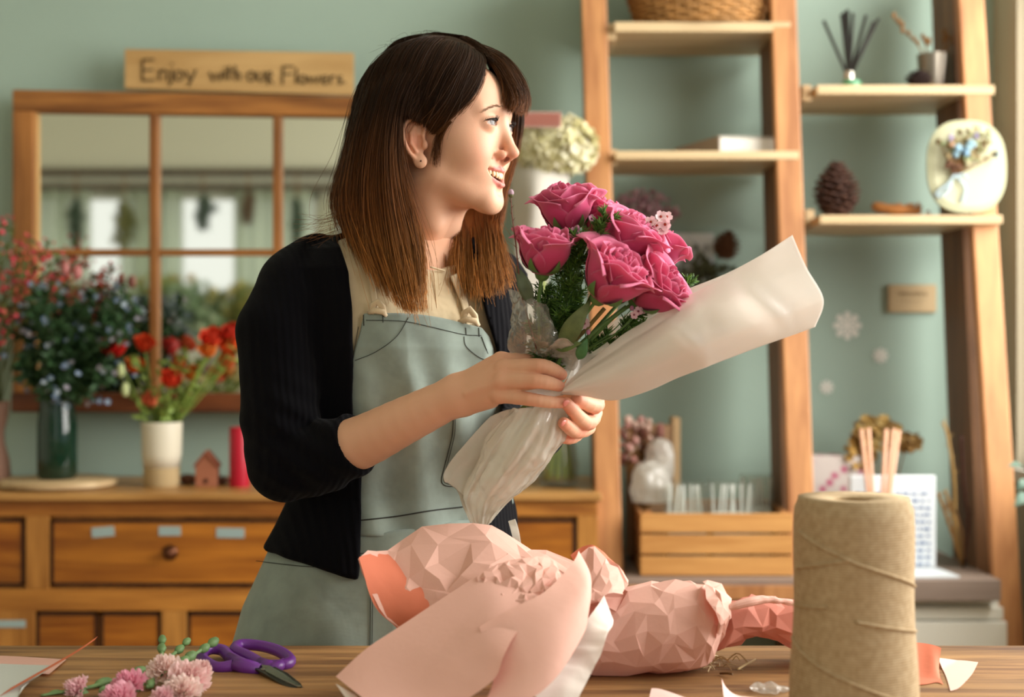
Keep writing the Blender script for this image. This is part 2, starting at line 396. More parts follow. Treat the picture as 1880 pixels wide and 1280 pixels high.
for a, b_ in ((64, 180), (182, 296), (342, 470), (472, 600), (640, 890), (940, 1060)): cdoor(a, b_)
obj('tape_label', MB().box((X(-12), YF-0.0015, Z(1152)), (X(47), YF, Z(1139))), m_tape, sb)['label'] = 'pale blue tape label'
for fx_ in (sx0+0.02, sx1-0.08):
    for fy_ in (YF+0.03, 3.6): obj('foot', MB().box((fx_, fy_, 0), (fx_+0.06, fy_+0.06, 0.1)), m_side_v, sb)

# --- old window frame with mirror panes, hung on the wall
m_frame = wood('orange_frame_wood', '7d4a1c', 'bb7c3a', 'X', 0.8, 0.5, 0.2, 1.2, knots=0.25)
m_frame_v = wood('orange_frame_wood_upright', '7d4a1c', 'b97b3c', 'Z', 0.8, 0.5, 0.2, 1.2, knots=0.25)
m_frame_d = wood('dark_frame_wood', '4c230c', '7d4420', 'X', 0.8, 0.45, 0.2, 1.2)
m_mirror = mat('mirror_glass', 'e4e6d8', 0.03, metal=1.0)
FD = 3.64
def fx(px): return X(px, FD)
def fz(py): return Z(py, FD)
wmirror = thing('window_mirror', 'old orange-brown wooden window frame with mirror panes on the green wall', 'mirror', (fx(400), FD+0.05, fz(755)))
roll = 0.012
def rollpt(v):                               # the frame hangs a hair off level
    return v
obj('frame_rail', MB().hexa([(fx(22),FD,fz(204)),(fx(22),FD,fz(164)),(fx(22),FD+0.06,fz(204)),(fx(22),FD+0.06,fz(164)),(fx(784),FD,fz(216)),(fx(784),FD,fz(180)),(fx(784),FD+0.06,fz(216)),(fx(784),FD+0.06,fz(180))]), m_frame, wmirror, bevel=0.004)
obj('frame_stile', MB().box((fx(22), FD, fz(722)), (fx(62), FD+0.06, fz(203.5))), m_frame_v, wmirror, bevel=0.004)
obj('frame_stile', MB().box((fx(744), FD, fz(722)), (fx(784), FD+0.06, fz(215))), m_frame_v, wmirror, bevel=0.004)
obj('frame_rail', MB().box((fx(22), FD-0.01, fz(757)), (fx(784), FD+0.06, fz(722))), m_frame_d, wmirror, bevel=0.004)
m_frame_l = mat('pale_frame_edge', 'c9a066', 0.5)
obj('bead', MB().box((fx(62), FD+0.012, fz(722)), (fx(66), FD+0.03, fz(204))), m_frame_l, wmirror)
obj('muntin', MB().box((fx(62), FD+0.008, fz(469)), (fx(744), FD+0.035, fz(457))), m_frame, wmirror, bevel=0.002)
for a, b_ in ((273, 289), (500, 516)):
    obj('muntin', MB().box((fx(a), FD+0.004, fz(722)), (fx(b_), FD+0.034, fz(206))), m_frame_v, wmirror, bevel=0.003)
for a, b_ in ((62, 274), (288, 501), (515, 744)):
    for c, e in ((204, 460), (466, 722)):
        obj('mirror_pane', MB().box((fx(a), FD+0.024, fz(e)), (fx(b_), FD+0.03, fz(c))), m_mirror, wmirror)
obj('backing', MB().box((fx(40), FD+0.04, fz(735)), (fx(770), FD+0.085, fz(196))), m_groove, wmirror)

# --- painted sign board standing on the frame
m_board = wood('pale_plywood', 'b18a52', 'd3ae74', 'X', 0.5, 0.6, 0.05)
m_ink = mat('pencil_ink', '4e3d22', 0.8)
SD = 3.655
def sp(px, py, D=SD-0.002): return P(px, py, D)
sx = lambda px: X(px, SD)
ang = math.atan2(98-91, 649-229)
sign = thing('sign_board', 'pale wooden board hand-lettered Enjoy with our Flowers on top of the window frame', 'sign', P(439, 172, SD+0.01))
zA, zB = Z(163, SD), Z(172, SD)
obj('board', MB().hexa([(sx(229),SD,Z(162.5,SD)),(sx(229),SD,Z(90,SD)),(sx(229),SD+0.015,Z(162.5,SD)),(sx(229),SD+0.015,Z(90,SD)),(sx(649),SD,Z(175,SD)),(sx(649),SD,Z(97,SD)),(sx(649),SD+0.015,Z(175,SD)),(sx(649),SD+0.015,Z(97,SD))]), m_board, sign, bevel=0.001)
# strokes in pixels of the board: each letter a few polylines
def ell(cx, cy, rx, ry, a0=0, a1=360, n=12): return [(cx+rx*math.cos(R(a0+(a1-a0)*i/n)), cy+ry*math.sin(R(a0+(a1-a0)*i/n))) for i in range(n+1)]
ST = [ [(262,110),(262,148)],[(262,110),(283,109)],[(262,129),(281,128)],[(262,148),(284,147)],          # E
 [(293,128),(293,148)],[(293,134),(299,128),(306,130),(307,148)],                                        # n
 [(316,127),(316,150),(310,157)],[(315,117),(317,118)],                                                  # j
 ell(329,139,7,9),                                                                                       # o
 [(341,130),(349,146)],[(361,128),(346,158)],                                                            # y
 [(385,132),(391,149),(397,134),(403,149),(408,131)],[(413,132),(413,147)],[(412,124),(414,125)],
 [(421,121),(421,147)],[(415,130),(428,130)],[(432,120),(432,148)],[(432,138),(438,132),(441,136),(441,148)],
 ell(461,140,6.5,9),[(473,131),(473,145),(478,150),(484,145),(484,131)],[(491,131),(491,155)],[(491,135),(498,131),(500,138),(493,143),(502,153)],
 [(520,121),(519,155)],[(520,122),(540,122)],[(520,136),(536,136)],
 [(545,126),(544,153)],ell(556,146,6,7.5),[(566,139),(570,153),(576,141),(581,153),(586,139)],
 [(590,147),(601,145),(599,139),(592,140),(591,150),(596,154),(602,151)],[(607,139),(607,154)],[(607,143),(612,139),(615,141)],
 [(628,140),(621,141),(622,146),(628,148),(627,153),(620,154)],[(632,151),(634,152)] ]
tx = MB()
for s_ in ST: tx.tube([sp(x, y) for x, y in s_], 0.0024, 5)
obj('lettering', tx, m_ink, sign, smooth=True)

# --- two-bay ladder shelf
m_leg = wood('ladder_leg_pine', 'a26a3e', 'cc925c', 'Z', 0.7, 0.5, 0.08)
m_shelf = wood('pale_shelf_wood', 'b2946a', 'd6bd92', 'X', 0.5, 0.55, 0.05)
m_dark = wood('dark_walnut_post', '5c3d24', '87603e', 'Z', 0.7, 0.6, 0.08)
ls = thing('ladder_shelf', 'two-bay leaning ladder shelf of orange pine against the green wall', 'shelf', (0.7, 3.5, 0))
def leg_bar(tx_, bx_, w, Dt, Db, depth, m, nm='upright', py0=-60, py1=1240):
    def q(px, py, D): return P(px, py, D)
    z0, z1 = q(0, py1, Db)[2], q(0, py0, Dt)[2]
    xt, xb = q(tx_, 0, Dt)[0], q(bx_, 0, Db)[0]
    # extend to the floor along the same line
    k = (z1-0)/(z1-z0); xb2 = xt+(xb-xt)*k; Db2 = Dt+(Db-Dt)*k
    v = []
    for sx_ in (-w/2, w/2):
        for dy in (0, depth):
            v += [(xb2+sx_, Db2+dy, 0), (xt+sx_, Dt+dy, z1)]
    return obj(nm, MB().add(v, [(0,1,3,2),(4,6,7,5),(0,4,5,1),(2,3,7,6),(0,2,6,4),(1,5,7,3)]), m, ls, bevel=0.004)
leg_bar(1089, 1126, 0.061, 3.45, 3.30, 0.03, m_leg)
leg_bar(1437, 1482, 0.061, 3.43, 3.26, 0.03, m_leg)
leg_bar(1780, 1860, 0.062, 3.43, 3.26, 0.03, m_leg)
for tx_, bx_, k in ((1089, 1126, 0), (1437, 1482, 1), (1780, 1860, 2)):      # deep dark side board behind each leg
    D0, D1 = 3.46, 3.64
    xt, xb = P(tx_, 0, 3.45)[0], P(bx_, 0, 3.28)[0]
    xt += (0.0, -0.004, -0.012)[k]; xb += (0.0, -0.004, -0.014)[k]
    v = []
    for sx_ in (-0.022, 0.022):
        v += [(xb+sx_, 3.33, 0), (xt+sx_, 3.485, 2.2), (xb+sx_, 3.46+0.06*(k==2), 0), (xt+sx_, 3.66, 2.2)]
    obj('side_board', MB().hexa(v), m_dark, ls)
def shelf(x0, x1, yf, y0, y1, Df, Db, xb0=None):
    zt = Z(y0, Df); zb = Z(y1, Df)
    s_ = obj('shelf_board', MB().box((X(x0, Df), Df, zb), (X(x1, Df), Db, zt)), m_shelf, ls, bevel=0.002)
    return s_, zt
sh1, ZS1 = shelf(1128, 1452, 0, 40, 58, 3.415, 3.70)
sh2, ZS2 = shelf(1130, 1466, 0, 277, 293, 3.38, 3.69)
sh3, ZS3 = shelf(1500, 1826, 0, 156, 173, 3.395, 3.70)
sh4, ZS4 = shelf(1505, 1841, 0, 395, 411, 3.335, 3.69)
m_pin = mat('metal_bracket', 'c9b48f', 0.4, metal=0.3)
for px, py in ((1121, 60), (1124, 290), (1480, 172), (1485, 400)):
    a = P(px, py, 3.45)
    obj('shelf_bracket', MB().box((a[0]-0.012, 3.44, a[2]-0.02), (a[0]+0.012, 3.62, a[2]+0.02)), m_shelf, ls, bevel=0.004)
# --- low bench board on which the ladder's things stand
m_grey = wood('grey_brown_board', '7a685c', '8f7d70', 'X', 0.6, 0.6, 0.05)
bz = Z(1065, 3.22)
bench = thing('low_bench', 'low grey-brown bench board under the ladder shelf', 'bench', (0.75, 3.45, 0))
obj('bench_top', MB().box((X(1150, 3.22), 3.22, bz-0.048), (X(1838, 3.22), 3.74, bz)), m_grey, bench, bevel=0.002)
obj('front_rail', MB().box((X(1153, 3.21), 3.205, bz-0.042), (X(1462, 3.21), 3.2195, bz-0.012)), m_leg, bench)
for x_ in (X(1160, 3.24), X(1512, 3.24)): obj('side_panel', MB().box((x_, 3.27, 0), (x_+0.02, 3.72, bz-0.049)), m_leg, bench)
m_wht = mat('white_laminate', 'e2dfd2', 0.5)
cab = thing('white_drawer_cabinet', 'white drawer cabinet under the right end of the bench board', 'cabinet', (X(1690), 3.45, 0))
obj('cabinet_body', MB().box((X(1520), 3.27, 0), (X(1826), 3.72, bz-0.0495)), m_wht, cab, bevel=0.002)
obj('drawer', MB().box((X(1520), 3.255, Z(1131)), (X(1830), 3.27, Z(1109))), m_wht, cab, bevel=0.002)
obj('drawer', MB().box((X(1520), 3.245, 0.3), (X(1834), 3.27, Z(1134))), m_wht, cab, bevel=0.002)
obj('drawer', MB().box((X(1520), 3.245, 0.03), (X(1834), 3.27, 0.297)), m_wht, cab, bevel=0.002)
# ---------------------------------------------------------------- smooth bodies from distance fields, turned into quads
def V3(*a): return np.array(a, float)
def smin(a, b, k):
    h = np.clip(0.5+0.5*(b-a)/k, 0, 1); return b*(1-h)+a*h - k*h*(1-h)
def smax(a, b, k): return -smin(-a, -b, k)
def sd_ell(p, c, r, M=None):
    q = p - c
    if M is not None: q = q @ M            # M columns: the ellipsoid's axes
    r = np.asarray(r, float); k0 = np.linalg.norm(q/r, axis=1); k1 = np.linalg.norm(q/(r*r), axis=1)
    return np.where(k1 > 1e-9, k0*(k0-1)/np.maximum(k1, 1e-9), -r.min())
def sd_cap(p, a, b, ra, rb):               # tapered capsule
    a = np.asarray(a, float); b = np.asarray(b, float); ba = b-a; h = np.clip(((p-a)@ba)/(ba@ba), 0, 1)
    return np.linalg.norm(p-a-h[:, None]*ba, axis=1) - (ra+(rb-ra)*h)
def sd_chain(p, pts, rad, k=0.006):
    d = None
    for i in range(len(pts)-1):
        e = sd_cap(p, pts[i], pts[i+1], rad[i], rad[i+1]); d = e if d is None else smin(d, e, k)
    return d
def surf(f, lo, hi, h, relax=2):           # surface nets over the box lo..hi with cells of size h
    lo = np.asarray(lo, float); hi = np.asarray(hi, float); B = 8
    n = np.ceil((hi-lo)/h/B).astype(int)*B
    nb = n//B
    bc = np.stack(np.meshgrid(*[(np.arange(k)+0.5)*B*h for k in nb], indexing='ij'), -1).reshape(-1, 3)+lo
    dv = np.concatenate([f(bc[i:i+200000]) for i in range(0, len(bc), 200000)])
    act = np.abs(dv) < B*h*1.25
    vals = np.repeat(np.repeat(np.repeat(dv.reshape(nb), B, 0), B, 1), B, 2).astype(np.float32)
    vals = np.pad(vals, ((0,1),(0,1),(0,1)), mode='edge')
    am = np.repeat(np.repeat(np.repeat(act.reshape(nb), B, 0), B, 1), B, 2); am = np.pad(am, ((0,1),(0,1),(0,1)), mode='edge')
    m2 = am.copy()
    for ax in range(3):
        sl = [slice(None)]*3; sl2 = [slice(None)]*3; sl[ax] = slice(1, None); sl2[ax] = slice(None, -1)
        m2[tuple(sl)] |= am[tuple(sl2)]
    idx = np.argwhere(m2); out = np.empty(len(idx), np.float32)
    for i in range(0, len(idx), 150000): out[i:i+150000] = f(idx[i:i+150000]*h+lo)
    vals[tuple(idx.T)] = out
    s = vals < 0
    c = [s[a:a+n[0], b:b+n[1], d:d+n[2]] for a in (0,1) for b in (0,1) for d in (0,1)]
    cnt = sum(x.astype(np.int8) for x in c); mixed = (cnt > 0) & (cnt < 8)
    cells = np.argwhere(mixed); cid = -np.ones(n, np.int64); cid[tuple(cells.T)] = np.arange(len(cells))
    cor = np.array([(a,b,d) for a in (0,1) for b in (0,1) for d in (0,1)])
    cv = np.stack([vals[tuple((cells+o).T)] for o in cor], 1)
    acc = np.zeros((len(cells), 3)); w = np.zeros(len(cells))
    for i in range(8):
        for j in range(i+1, 8):
            if np.abs(cor[i]-cor[j]).sum() != 1: continue
            m = (cv[:, i] < 0) != (cv[:, j] < 0)
            t = np.where(m, cv[:, i]/(cv[:, i]-cv[:, j]+1e-12), 0)[:, None]
            acc += np.where(m[:, None], cor[i]*(1-t)+cor[j]*t, 0); w += m
    V = (cells + acc/w[:, None])*h + lo
    Q = []
    for ax in range(3):
        o1, o2 = [a for a in range(3) if a != ax]
        sl = [slice(0, n[k]) for k in range(3)]; sl2 = [slice(0, n[k]) for k in range(3)]; sl2[ax] = slice(1, n[ax]+1)
        e = np.argwhere(s[tuple(sl)] != s[tuple(sl2)])
        e = e[(e[:, o1] > 0) & (e[:, o2] > 0)]
        st = s[tuple(e.T)]
        q = []
        for a, b in ((0,0),(1,0),(1,1),(0,1)):
            k = e.copy(); k[:, o1] -= a; k[:, o2] -= b; q.append(cid[tuple(k.T)])
        q = np.stack(q, 1)
        flip = st if ax != 1 else ~st
        q[~flip] = q[~flip][:, ::-1]
        Q.append(q)
    Q = np.concatenate(Q); Q = Q[(Q >= 0).all(1)]
    for _ in range(relax):                 # pull the vertices onto the surface
        e = h*0.3; g = np.stack([f(V+np.eye(3)[i]*e)-f(V-np.eye(3)[i]*e) for i in range(3)], 1)/(2*e)
        d = f(V); gl = (g*g).sum(1)
        V = V - np.clip(d/np.maximum(gl, 0.05), -h, h)[:, None]*g
    return V, Q
def join_np(parts):
    Vs, Qs, n = [], [], 0
    for V, Q in parts: Vs.append(V); Qs.append(Q+n); n += len(V)
    return np.concatenate(Vs), np.concatenate(Qs)
def obj_np(name, V, Q, m, parent=None, cols=None, loc=None):
    me = mesh_np(name, V, Q)
    if cols is not None:
        a = me.color_attributes.new('col', 'FLOAT_COLOR', 'POINT')
        a.data.foreach_set('color', np.concatenate([cols, np.ones((len(cols), 1))], 1).astype(np.float32).ravel())
    return link_mesh(name, me, m, parent, loc, True)
# ---------------------------------------------------------------- the woman
person = thing('person', 'smiling woman with long brown hair in black cardigan and grey-green apron holding a bouquet', 'person', (-0.16, 1.93, 0))
hy, hp = R(22), R(4)
Hf = V3(math.cos(hy)*math.cos(hp), -math.sin(hy)*math.cos(hp), math.sin(hp))
Hl = V3(math.sin(hy), math.cos(hy), 0)
Hu = np.cross(Hf, Hl)
HO = V3(-0.092, 1.90, 1.4855)
HM = np.stack([Hf, Hl, Hu])                  # rows: local axes in world
def h2w(q): return np.asarray(q, float) @ HM + HO
def w2h(p): return (np.asarray(p, float) - HO) @ HM.T
def ear_sdf(q, s):                           # q local, s = +-1 side
    e = V3(-0.003, 0.0745*s, 0.000); q = q - e; q = q*np.array([1, s, 1.0])
    # swing the shell out towards the back
    a = R(-18); x = q[:,0]*math.cos(a)-q[:,1]*math.sin(a)*-1; y = q[:,0]*math.sin(a)*-1*-1+q[:,1]*math.cos(a)
    x = q[:,0]*math.cos(a)+q[:,1]*math.sin(a); y = -q[:,0]*math.sin(a)+q[:,1]*math.cos(a)
    q = np.stack([x, y-0.004, q[:,2]], 1)/0.93
    d = sd_ell(q, V3(-0.002, -0.001, 0.004), (0.015, 0.0035, 0.027))
    hel = [(0.008,0.0,0.003),(0.0125,0.001,0.018),(0.007,0.003,0.029),(-0.006,0.005,0.031),(-0.0155,0.006,0.020),(-0.016,0.006,0.004),(-0.011,0.004,-0.012),(-0.004,0.002,-0.022)]
    hh = catmull(hel, 18); d = smin(d, sd_chain(q, list(hh), [0.0027]*18, 0.001), 0.002)
    d = smin(d, sd_ell(q, V3(0.004, 0.000, -0.0270), (0.0095, 0.0043, 0.0098)), 0.005)
    anti = [(0.0,0.001,0.022),(-0.006,0.003,0.012),(-0.007,0.003,-0.002),(-0.001,0.002,-0.013)]
    d = smin(d, sd_chain(q, [V3(*t) for t in anti], [0.002,0.0026,0.0026,0.0026], 0.002), 0.0025)
    d = smax(d, -sd_ell(q, V3(0.004, 0.003, -0.001), (0.006, 0.0045, 0.010)), 0.002)
    d = smin(d, sd_ell(q, V3(0.012, 0.0005, -0.005), (0.0040, 0.003, 0.006)), 0.003)
    return d*0.93
LIPU = [V3(0.0640,0.0285,-0.0457), V3(0.0765,0.016,-0.0402), V3(0.0825,0.005,-0.0372), V3(0.0828,0,-0.0378)]
LIPL = [V3(0.0640,0.0285,-0.0468), V3(0.0745,0.015,-0.0535), V3(0.0800,0.005,-0.0565), V3(0.0805,0,-0.0570)]
def head_sdf(p):
    q = w2h(p); a = q.copy(); a[:,1] = np.abs(a[:,1])
    d = sd_ell(q, V3(-0.012, 0, 0.046), (0.092, 0.073, 0.085))
    d = smin(d, sd_ell(q, V3(0.043, 0, 0.050), (0.050, 0.058, 0.050)), 0.03)
    d = smin(d, sd_ell(q, V3(0.028, 0, -0.008), (0.053, 0.060, 0.070)), 0.03)
    d = smin(d, sd_cap(a, V3(0.010, 0.046, -0.040), V3(0.058, 0.012, -0.074), 0.018, 0.015), 0.022)
    d = smin(d, sd_ell(a, V3(0.052, 0.034, -0.014), (0.027, 0.025, 0.025)), 0.018)        # cheek
    d = smin(d, sd_ell(q, V3(0.055, 0, -0.042), (0.026, 0.031, 0.027)), 0.014)            # muzzle
    d = smin(d, sd_ell(q, V3(0.0635, 0, -0.0775), (0.0135, 0.019, 0.0145)), 0.014)         # chin
    d = smin(d, sd_cap(a, V3(0.087, 0.010, 0.040), V3(0.074, 0.040, 0.039), 0.006, 0.006), 0.014)  # brow
    d = smax(d, -sd_ell(a, V3(0.103, 0.029, 0.0215), (0.017, 0.0165, 0.0105)), 0.012)     # socket
    d = smin(d, sd_cap(q, V3(0.0845, 0, 0.030), V3(0.0965, 0, -0.009), 0.0068, 0.0072), 0.010)
    d = smin(d, sd_ell(q, V3(0.0985, 0, -0.0165), (0.0095, 0.0085, 0.0075)), 0.006)
    d = smin(d, sd_ell(a, V3(0.0860, 0.0120, -0.0190), (0.0090, 0.0055, 0.0065)), 0.005)
    d = smin(d, sd_cap(q, V3(0.0950, 0, -0.023), V3(0.083, 0, -0.029), 0.0035, 0.004), 0.004)
    d = smax(d, -sd_ell(a, V3(0.0925, 0.006, -0.0258), (0.0050, 0.0028, 0.0030)), 0.002)
    # mouth
    aw = a.copy(); aw[:,2] -= 12*a[:,1]**2
    d = smax(d, -sd_ell(aw, V3(0.080, 0, -0.0462), (0.026, 0.0285, 0.0072)), 0.002)
    d = smin(d, sd_chain(aw, LIPU, [0.0010,0.0018,0.0021,0.0020], 0.002), 0.003)
    d = smin(d, sd_chain(aw, LIPL, [0.0010,0.0022,0.0029,0.0029], 0.002), 0.003)
    d = smax(d, -sd_ell(q, V3(0.083, 0, -0.0665), (0.007, 0.013, 0.0035)), 0.006)
    d = smax(d, -sd_cap(a, V3(0.081, 0.0205, -0.020), V3(0.066, 0.0350, -0.034), 0.001, 0.0005), 0.005)
    # lids over the eyeball, then the almond opening
    d = smin(d, np.linalg.norm(a-V3(0.0755, 0.0290, 0.0215), axis=1)-0.0140, 0.004)
    M = np.array([[1,0,0],[0,math.cos(R(5)),math.sin(R(5))],[0,-math.sin(R(5)),math.cos(R(5))]])
    d = smax(d, -sd_ell(a, V3(0.0905, 0.0290, 0.0212), (0.0125, 0.0140, 0.0037), M), 0.0012)
    d = smin(d, ear_sdf(q, -1), 0.005); d = smin(d, ear_sdf(q, 1), 0.005)
    d = smin(d, sd_cap(p, h2w((-0.018, 0, -0.035)), V3(*P(738, 480, 1.945)), 0.050, 0.052), 0.022)
    # ligament down the throat
    d = smin(d, sd_cap(a, V3(-0.01,0.042,-0.05), V3(-0.01,0.026,-0.10), 0.010, 0.010), 0.03)
    return d
# torso: ellipses stacked along the spine, turned to the right of the picture
ty = R(28); Tf = V3(math.sin(ty), -math.cos(ty), 0); Tr = V3(math.cos(ty), math.sin(ty), 0)
TS = np.array([(418,752,1.935,.050,.052),(440,750,1.935,.085,.062),(465,748,1.935,.130,.075),(500,744,1.935,.158,.090),(560,742,1.935,.154,.104),(640,742,1.935,.147,.118),(700,742,1.935,.138,.112),(800,742,1.935,.128,.100),(900,740,1.935,.130,.100),(1000,722,1.935,.158,.115),(1100,712,1.935,.183,.130),(1250,704,1.935,.205,.148),(1500,700,1.935,.22,.16),(2000,700,1.935,.25,.18)])
TSz = np.array([P(0, r[0], r[2])[2] for r in TS]); TSx = np.array([P(r[1], 0, r[2])[0] for r in TS])
def torso_sdf(p, off=0.0, zlo=0.4):
    z = p[:,2]; o = np.argsort(TSz); zz = TSz[o]
    f = lambda c: np.interp(z, zz, c[o])
    cx, cy, a, b = f(TSx), f(TS[:,2]), f(TS[:,3])+off, f(TS[:,4])+off
    rx, ry = p[:,0]-cx, p[:,1]-cy
    u = rx*Tr[0]+ry*Tr[1]; v = rx*Tf[0]+ry*Tf[1]
    k = np.sqrt((u/a)**2+(v/b)**2)
    g = np.sqrt((u/a**2)**2+(v/b**2)**2)
    d = np.where(k > 0.05, k*(k-1)/np.maximum(g, 1e-6), -np.minimum(a, b))
    d = np.maximum(d*0.9, z-(zz[-1]+off*0.6)); d = np.maximum(d, zlo-z)
    return d
armR = [P(556,492,1.86), P(512,640,1.82), P(528,846,1.80), P(645,819,1.765), P(742,773,1.725), P(836,727,1.695)]
armR_r = [0.045, 0.040, 0.036, 0.0335, 0.0285, 0.0235]
armL = [P(893,520,2.0), P(893,650,2.02), P(892,800,2.0), P(960,800,1.87), P(1010,785,1.775)]
armL_r = [0.042, 0.038, 0.034, 0.029, 0.022]
RH = {  # right hand, back towards the camera
 'index': ([P(920,664,1.682), P(968,664,1.682), P(1002,678,1.69), P(1022,694,1.70)], [.0105,.0088,.0078,.0066]),
 'middle': ([P(926,677,1.660), P(990,673,1.640), P(1016,680,1.643), P(1031,688,1.652)], [.0110,.0092,.0082,.0068]),
 'ring': ([P(922,700,1.652), P(984,700,1.630), P(1010,704,1.632), P(1027,709,1.642)], [.0105,.0086,.0078,.0064]),
 'little': ([P(916,724,1.658), P(972,733,1.636), P(1006,738,1.634), P(1034,740,1.640)], [.0098,.0078,.0070,.0060]),
 'thumb': ([P(862,705,1.72), P(910,716,1.738), P(960,722,1.742), P(996,716,1.73)], [.0135,.011,.010,.008])}
LH = {
 'index': ([P(1052,708,1.742), P(1088,722,1.725), P(1094,746,1.700), P(1060,734,1.662)], [.0100,.0092,.0094,.0078]),
 'middle': ([P(1058,730,1.748), P(1092,752,1.728), P(1077,777,1.690), P(1040,741,1.640)], [.0100,.0090,.0092,.0070]),
 'ring': ([P(1055,752,1.748), P(1082,782,1.728), P(1058,792,1.690), P(1035,777,1.650)], [.0095,.0085,.0088,.0070]),
 'little': ([P(1045,770,1.748), P(1060,796,1.73), P(1040,804,1.70), P(1018,788,1.68)], [.0088,.0078,.0078,.0062]),
 'thumb': ([P(1010,752,1.74), P(1000,726,1.722), P(1002,704,1.71), P(1010,690,1.70)], [.0135,.0105,.0098,.008])}
def dense(pts, rad, n):
    c = catmull([tuple(a)+(b,) for a, b in zip(pts, rad)], n); return list(c[:,:3]), list(c[:,3])
armRd, armRdr = dense(armR[2:], armR_r[2:], 14); armLd, armLdr = dense(armL[2:], armL_r[2:], 12)
for H_ in (RH, LH):
    for k_ in H_: H_[k_] = H_[k_] + dense(H_[k_][0], H_[k_][1], 11)
def handR_sdf(p):
    w = P(842,725,1.694)
    d = sd_chain(p, armRd, armRdr, 0.001)
    pal = sd_cap(p, w, RH['index'][0][0], .0185, .0115)
    for k, r0 in (('middle', .0185), ('ring', .0175), ('little', .0165)): pal = smin(pal, sd_cap(p, w, RH[k][0][0], r0, RH[k][1][0]), 0.008)
    pal = smin(pal, sd_cap(p, P(858,742,1.69), P(900,733,1.672), .013, .011), .01)
    pal = smin(pal, sd_cap(p, P(846,712,1.70), P(905,680,1.69), .015, .013), .01)
    d = smin(d, pal, 0.012)
    for k in ('index','middle','ring','little'):
        f = sd_chain(p, RH[k][2], RH[k][3], 0.0008)
        f = smin(f, np.linalg.norm(p-V3(*RH[k][0][1])-V3(0,-0.001,0), axis=1)-RH[k][1][1]*1.0, 0.001)
        d = smin(d, f, 0.0035)
        d = smin(d, np.linalg.norm(p-V3(*RH[k][0][0])-V3(0,-0.003,0), axis=1)-0.0090, 0.006)
    d = smin(d, sd_chain(p, RH['thumb'][2], RH['thumb'][3], 0.0008), 0.008)
    # tendons on the back of the hand
    for k in ('middle', 'ring'):
        a = V3(*P(858,722,1.668)); b = V3(*RH[k][0][0])+V3(0,-0.0065,0); d = smin(d, sd_cap(p, a, b, .0025, .004), 0.006)
    return d
def handL_sdf(p):
    w = P(1012,780,1.772)
    d = sd_chain(p, armLd, armLdr, 0.001)
    pal = None
    for k in ('index','middle','ring','little'):
        e = sd_cap(p, w, LH[k][0][0], .015, .0115); pal = e if pal is None else smin(pal, e, 0.008)
    d = smin(d, pal, 0.012)
    for k in ('index','middle','ring','little'):
        d = smin(d, sd_chain(p, LH[k][2], LH[k][3], 0.0008), 0.0025)
    d = smin(d, sd_chain(p, LH['thumb'][2], LH['thumb'][3], 0.0008), 0.006)
    return d
def body_sdf(p):
    d = torso_sdf(p, -0.006, 0.62)
    d = smin(d, sd_chain(p, [P(585,508,1.875)]+armR[1:4], [.034,.034,.033,.031], 0.005), 0.006); d = smin(d, sd_chain(p, armL[:4], [.034,.034,.032,.028], 0.005), 0.006)
    for s in (-1, 1):
        hip = V3(-0.175, 1.935, 0.80)+Tr*0.085*s; kn = hip+V3(0,-0.01,-0.36); an = kn+V3(0,0.03,-0.37); 
        d = smin(d, sd_chain(p, [hip, kn, an], [.085, .055, .035], 0.02), 0.03)
        d = smin(d, sd_cap(p, an, an+Tf*0.12+V3(0,0,-0.035), .035, .025), 0.02)
    d = smin(d, sd_cap(p, V3(*P(738,480,1.945)), V3(*P(742,560,1.94)), 0.05, 0.08), 0.03)
    return d
parts = [surf(head_sdf, HO+V3(-.13,-.12,-.185), HO+V3(.13,.13,.15), 0.00125, 2)]
lo = np.minimum.reduce([P(645,830,1.80), P(1050,620,1.6)]) - 0.035
parts.append(surf(handR_sdf, V3(-0.245,1.595,1.06), V3(0.075,1.83,1.245), 0.0014, 2))
parts.append(surf(handL_sdf, V3(-0.03,1.60,1.07), V3(0.125,1.92,1.20), 0.0014, 2))
parts.append(surf(body_sdf, V3(-0.42,1.70,0.0), V3(0.10,2.12,1.37), 0.007, 1))
hv = len(parts[0][0]); rv = len(parts[1][0]); lv = len(parts[2][0])
BV, BQ = join_np(parts)
skin = V3(*lin('e2b090')); cols = np.tile(skin, (len(BV), 1))
def blend(mask, c, sel):
    global cols
    m = np.clip(mask, 0, 1)[:, None]; cols[sel] = cols[sel]*(1-m)+V3(*lin(c))*m
hs = slice(0, hv); q = w2h(BV[hs]); a = q.copy(); a[:,1] = np.abs(a[:,1])
g = lambda c, r: np.exp(-((a-V3(*c))**2).sum(1)/(2*r*r))
blend(0.35*g((0.075,0.040,-0.012), 0.016), 'e08a70', hs)
blend(0.45*g((0.104,0,-0.02), 0.009)+0.5*g((0.088,0.0135,-0.027),0.006), 'd9755e', hs)
aw = a.copy(); aw[:,2] -= 12*a[:,1]**2
dl = np.minimum(sd_chain(aw, LIPU, [.0010,.0024,.0030,.0028]), sd_chain(aw, LIPL, [.0010,.0028,.0037,.0037]))
blend(0.8*(1-(dl-0.0003)/0.0012), 'd8857a', hs)
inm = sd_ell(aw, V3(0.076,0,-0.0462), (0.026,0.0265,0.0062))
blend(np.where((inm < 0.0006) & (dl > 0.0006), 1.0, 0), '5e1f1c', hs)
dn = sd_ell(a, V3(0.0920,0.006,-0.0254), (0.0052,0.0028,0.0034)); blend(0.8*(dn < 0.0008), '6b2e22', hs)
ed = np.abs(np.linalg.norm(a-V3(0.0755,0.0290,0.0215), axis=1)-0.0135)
op = sd_ell(a, V3(0.0905,0.0290,0.0212), (0.0125,0.0140,0.0042)); blend(0.75*(op < 0.0010)*(ed < 0.003), '5f3226', hs)
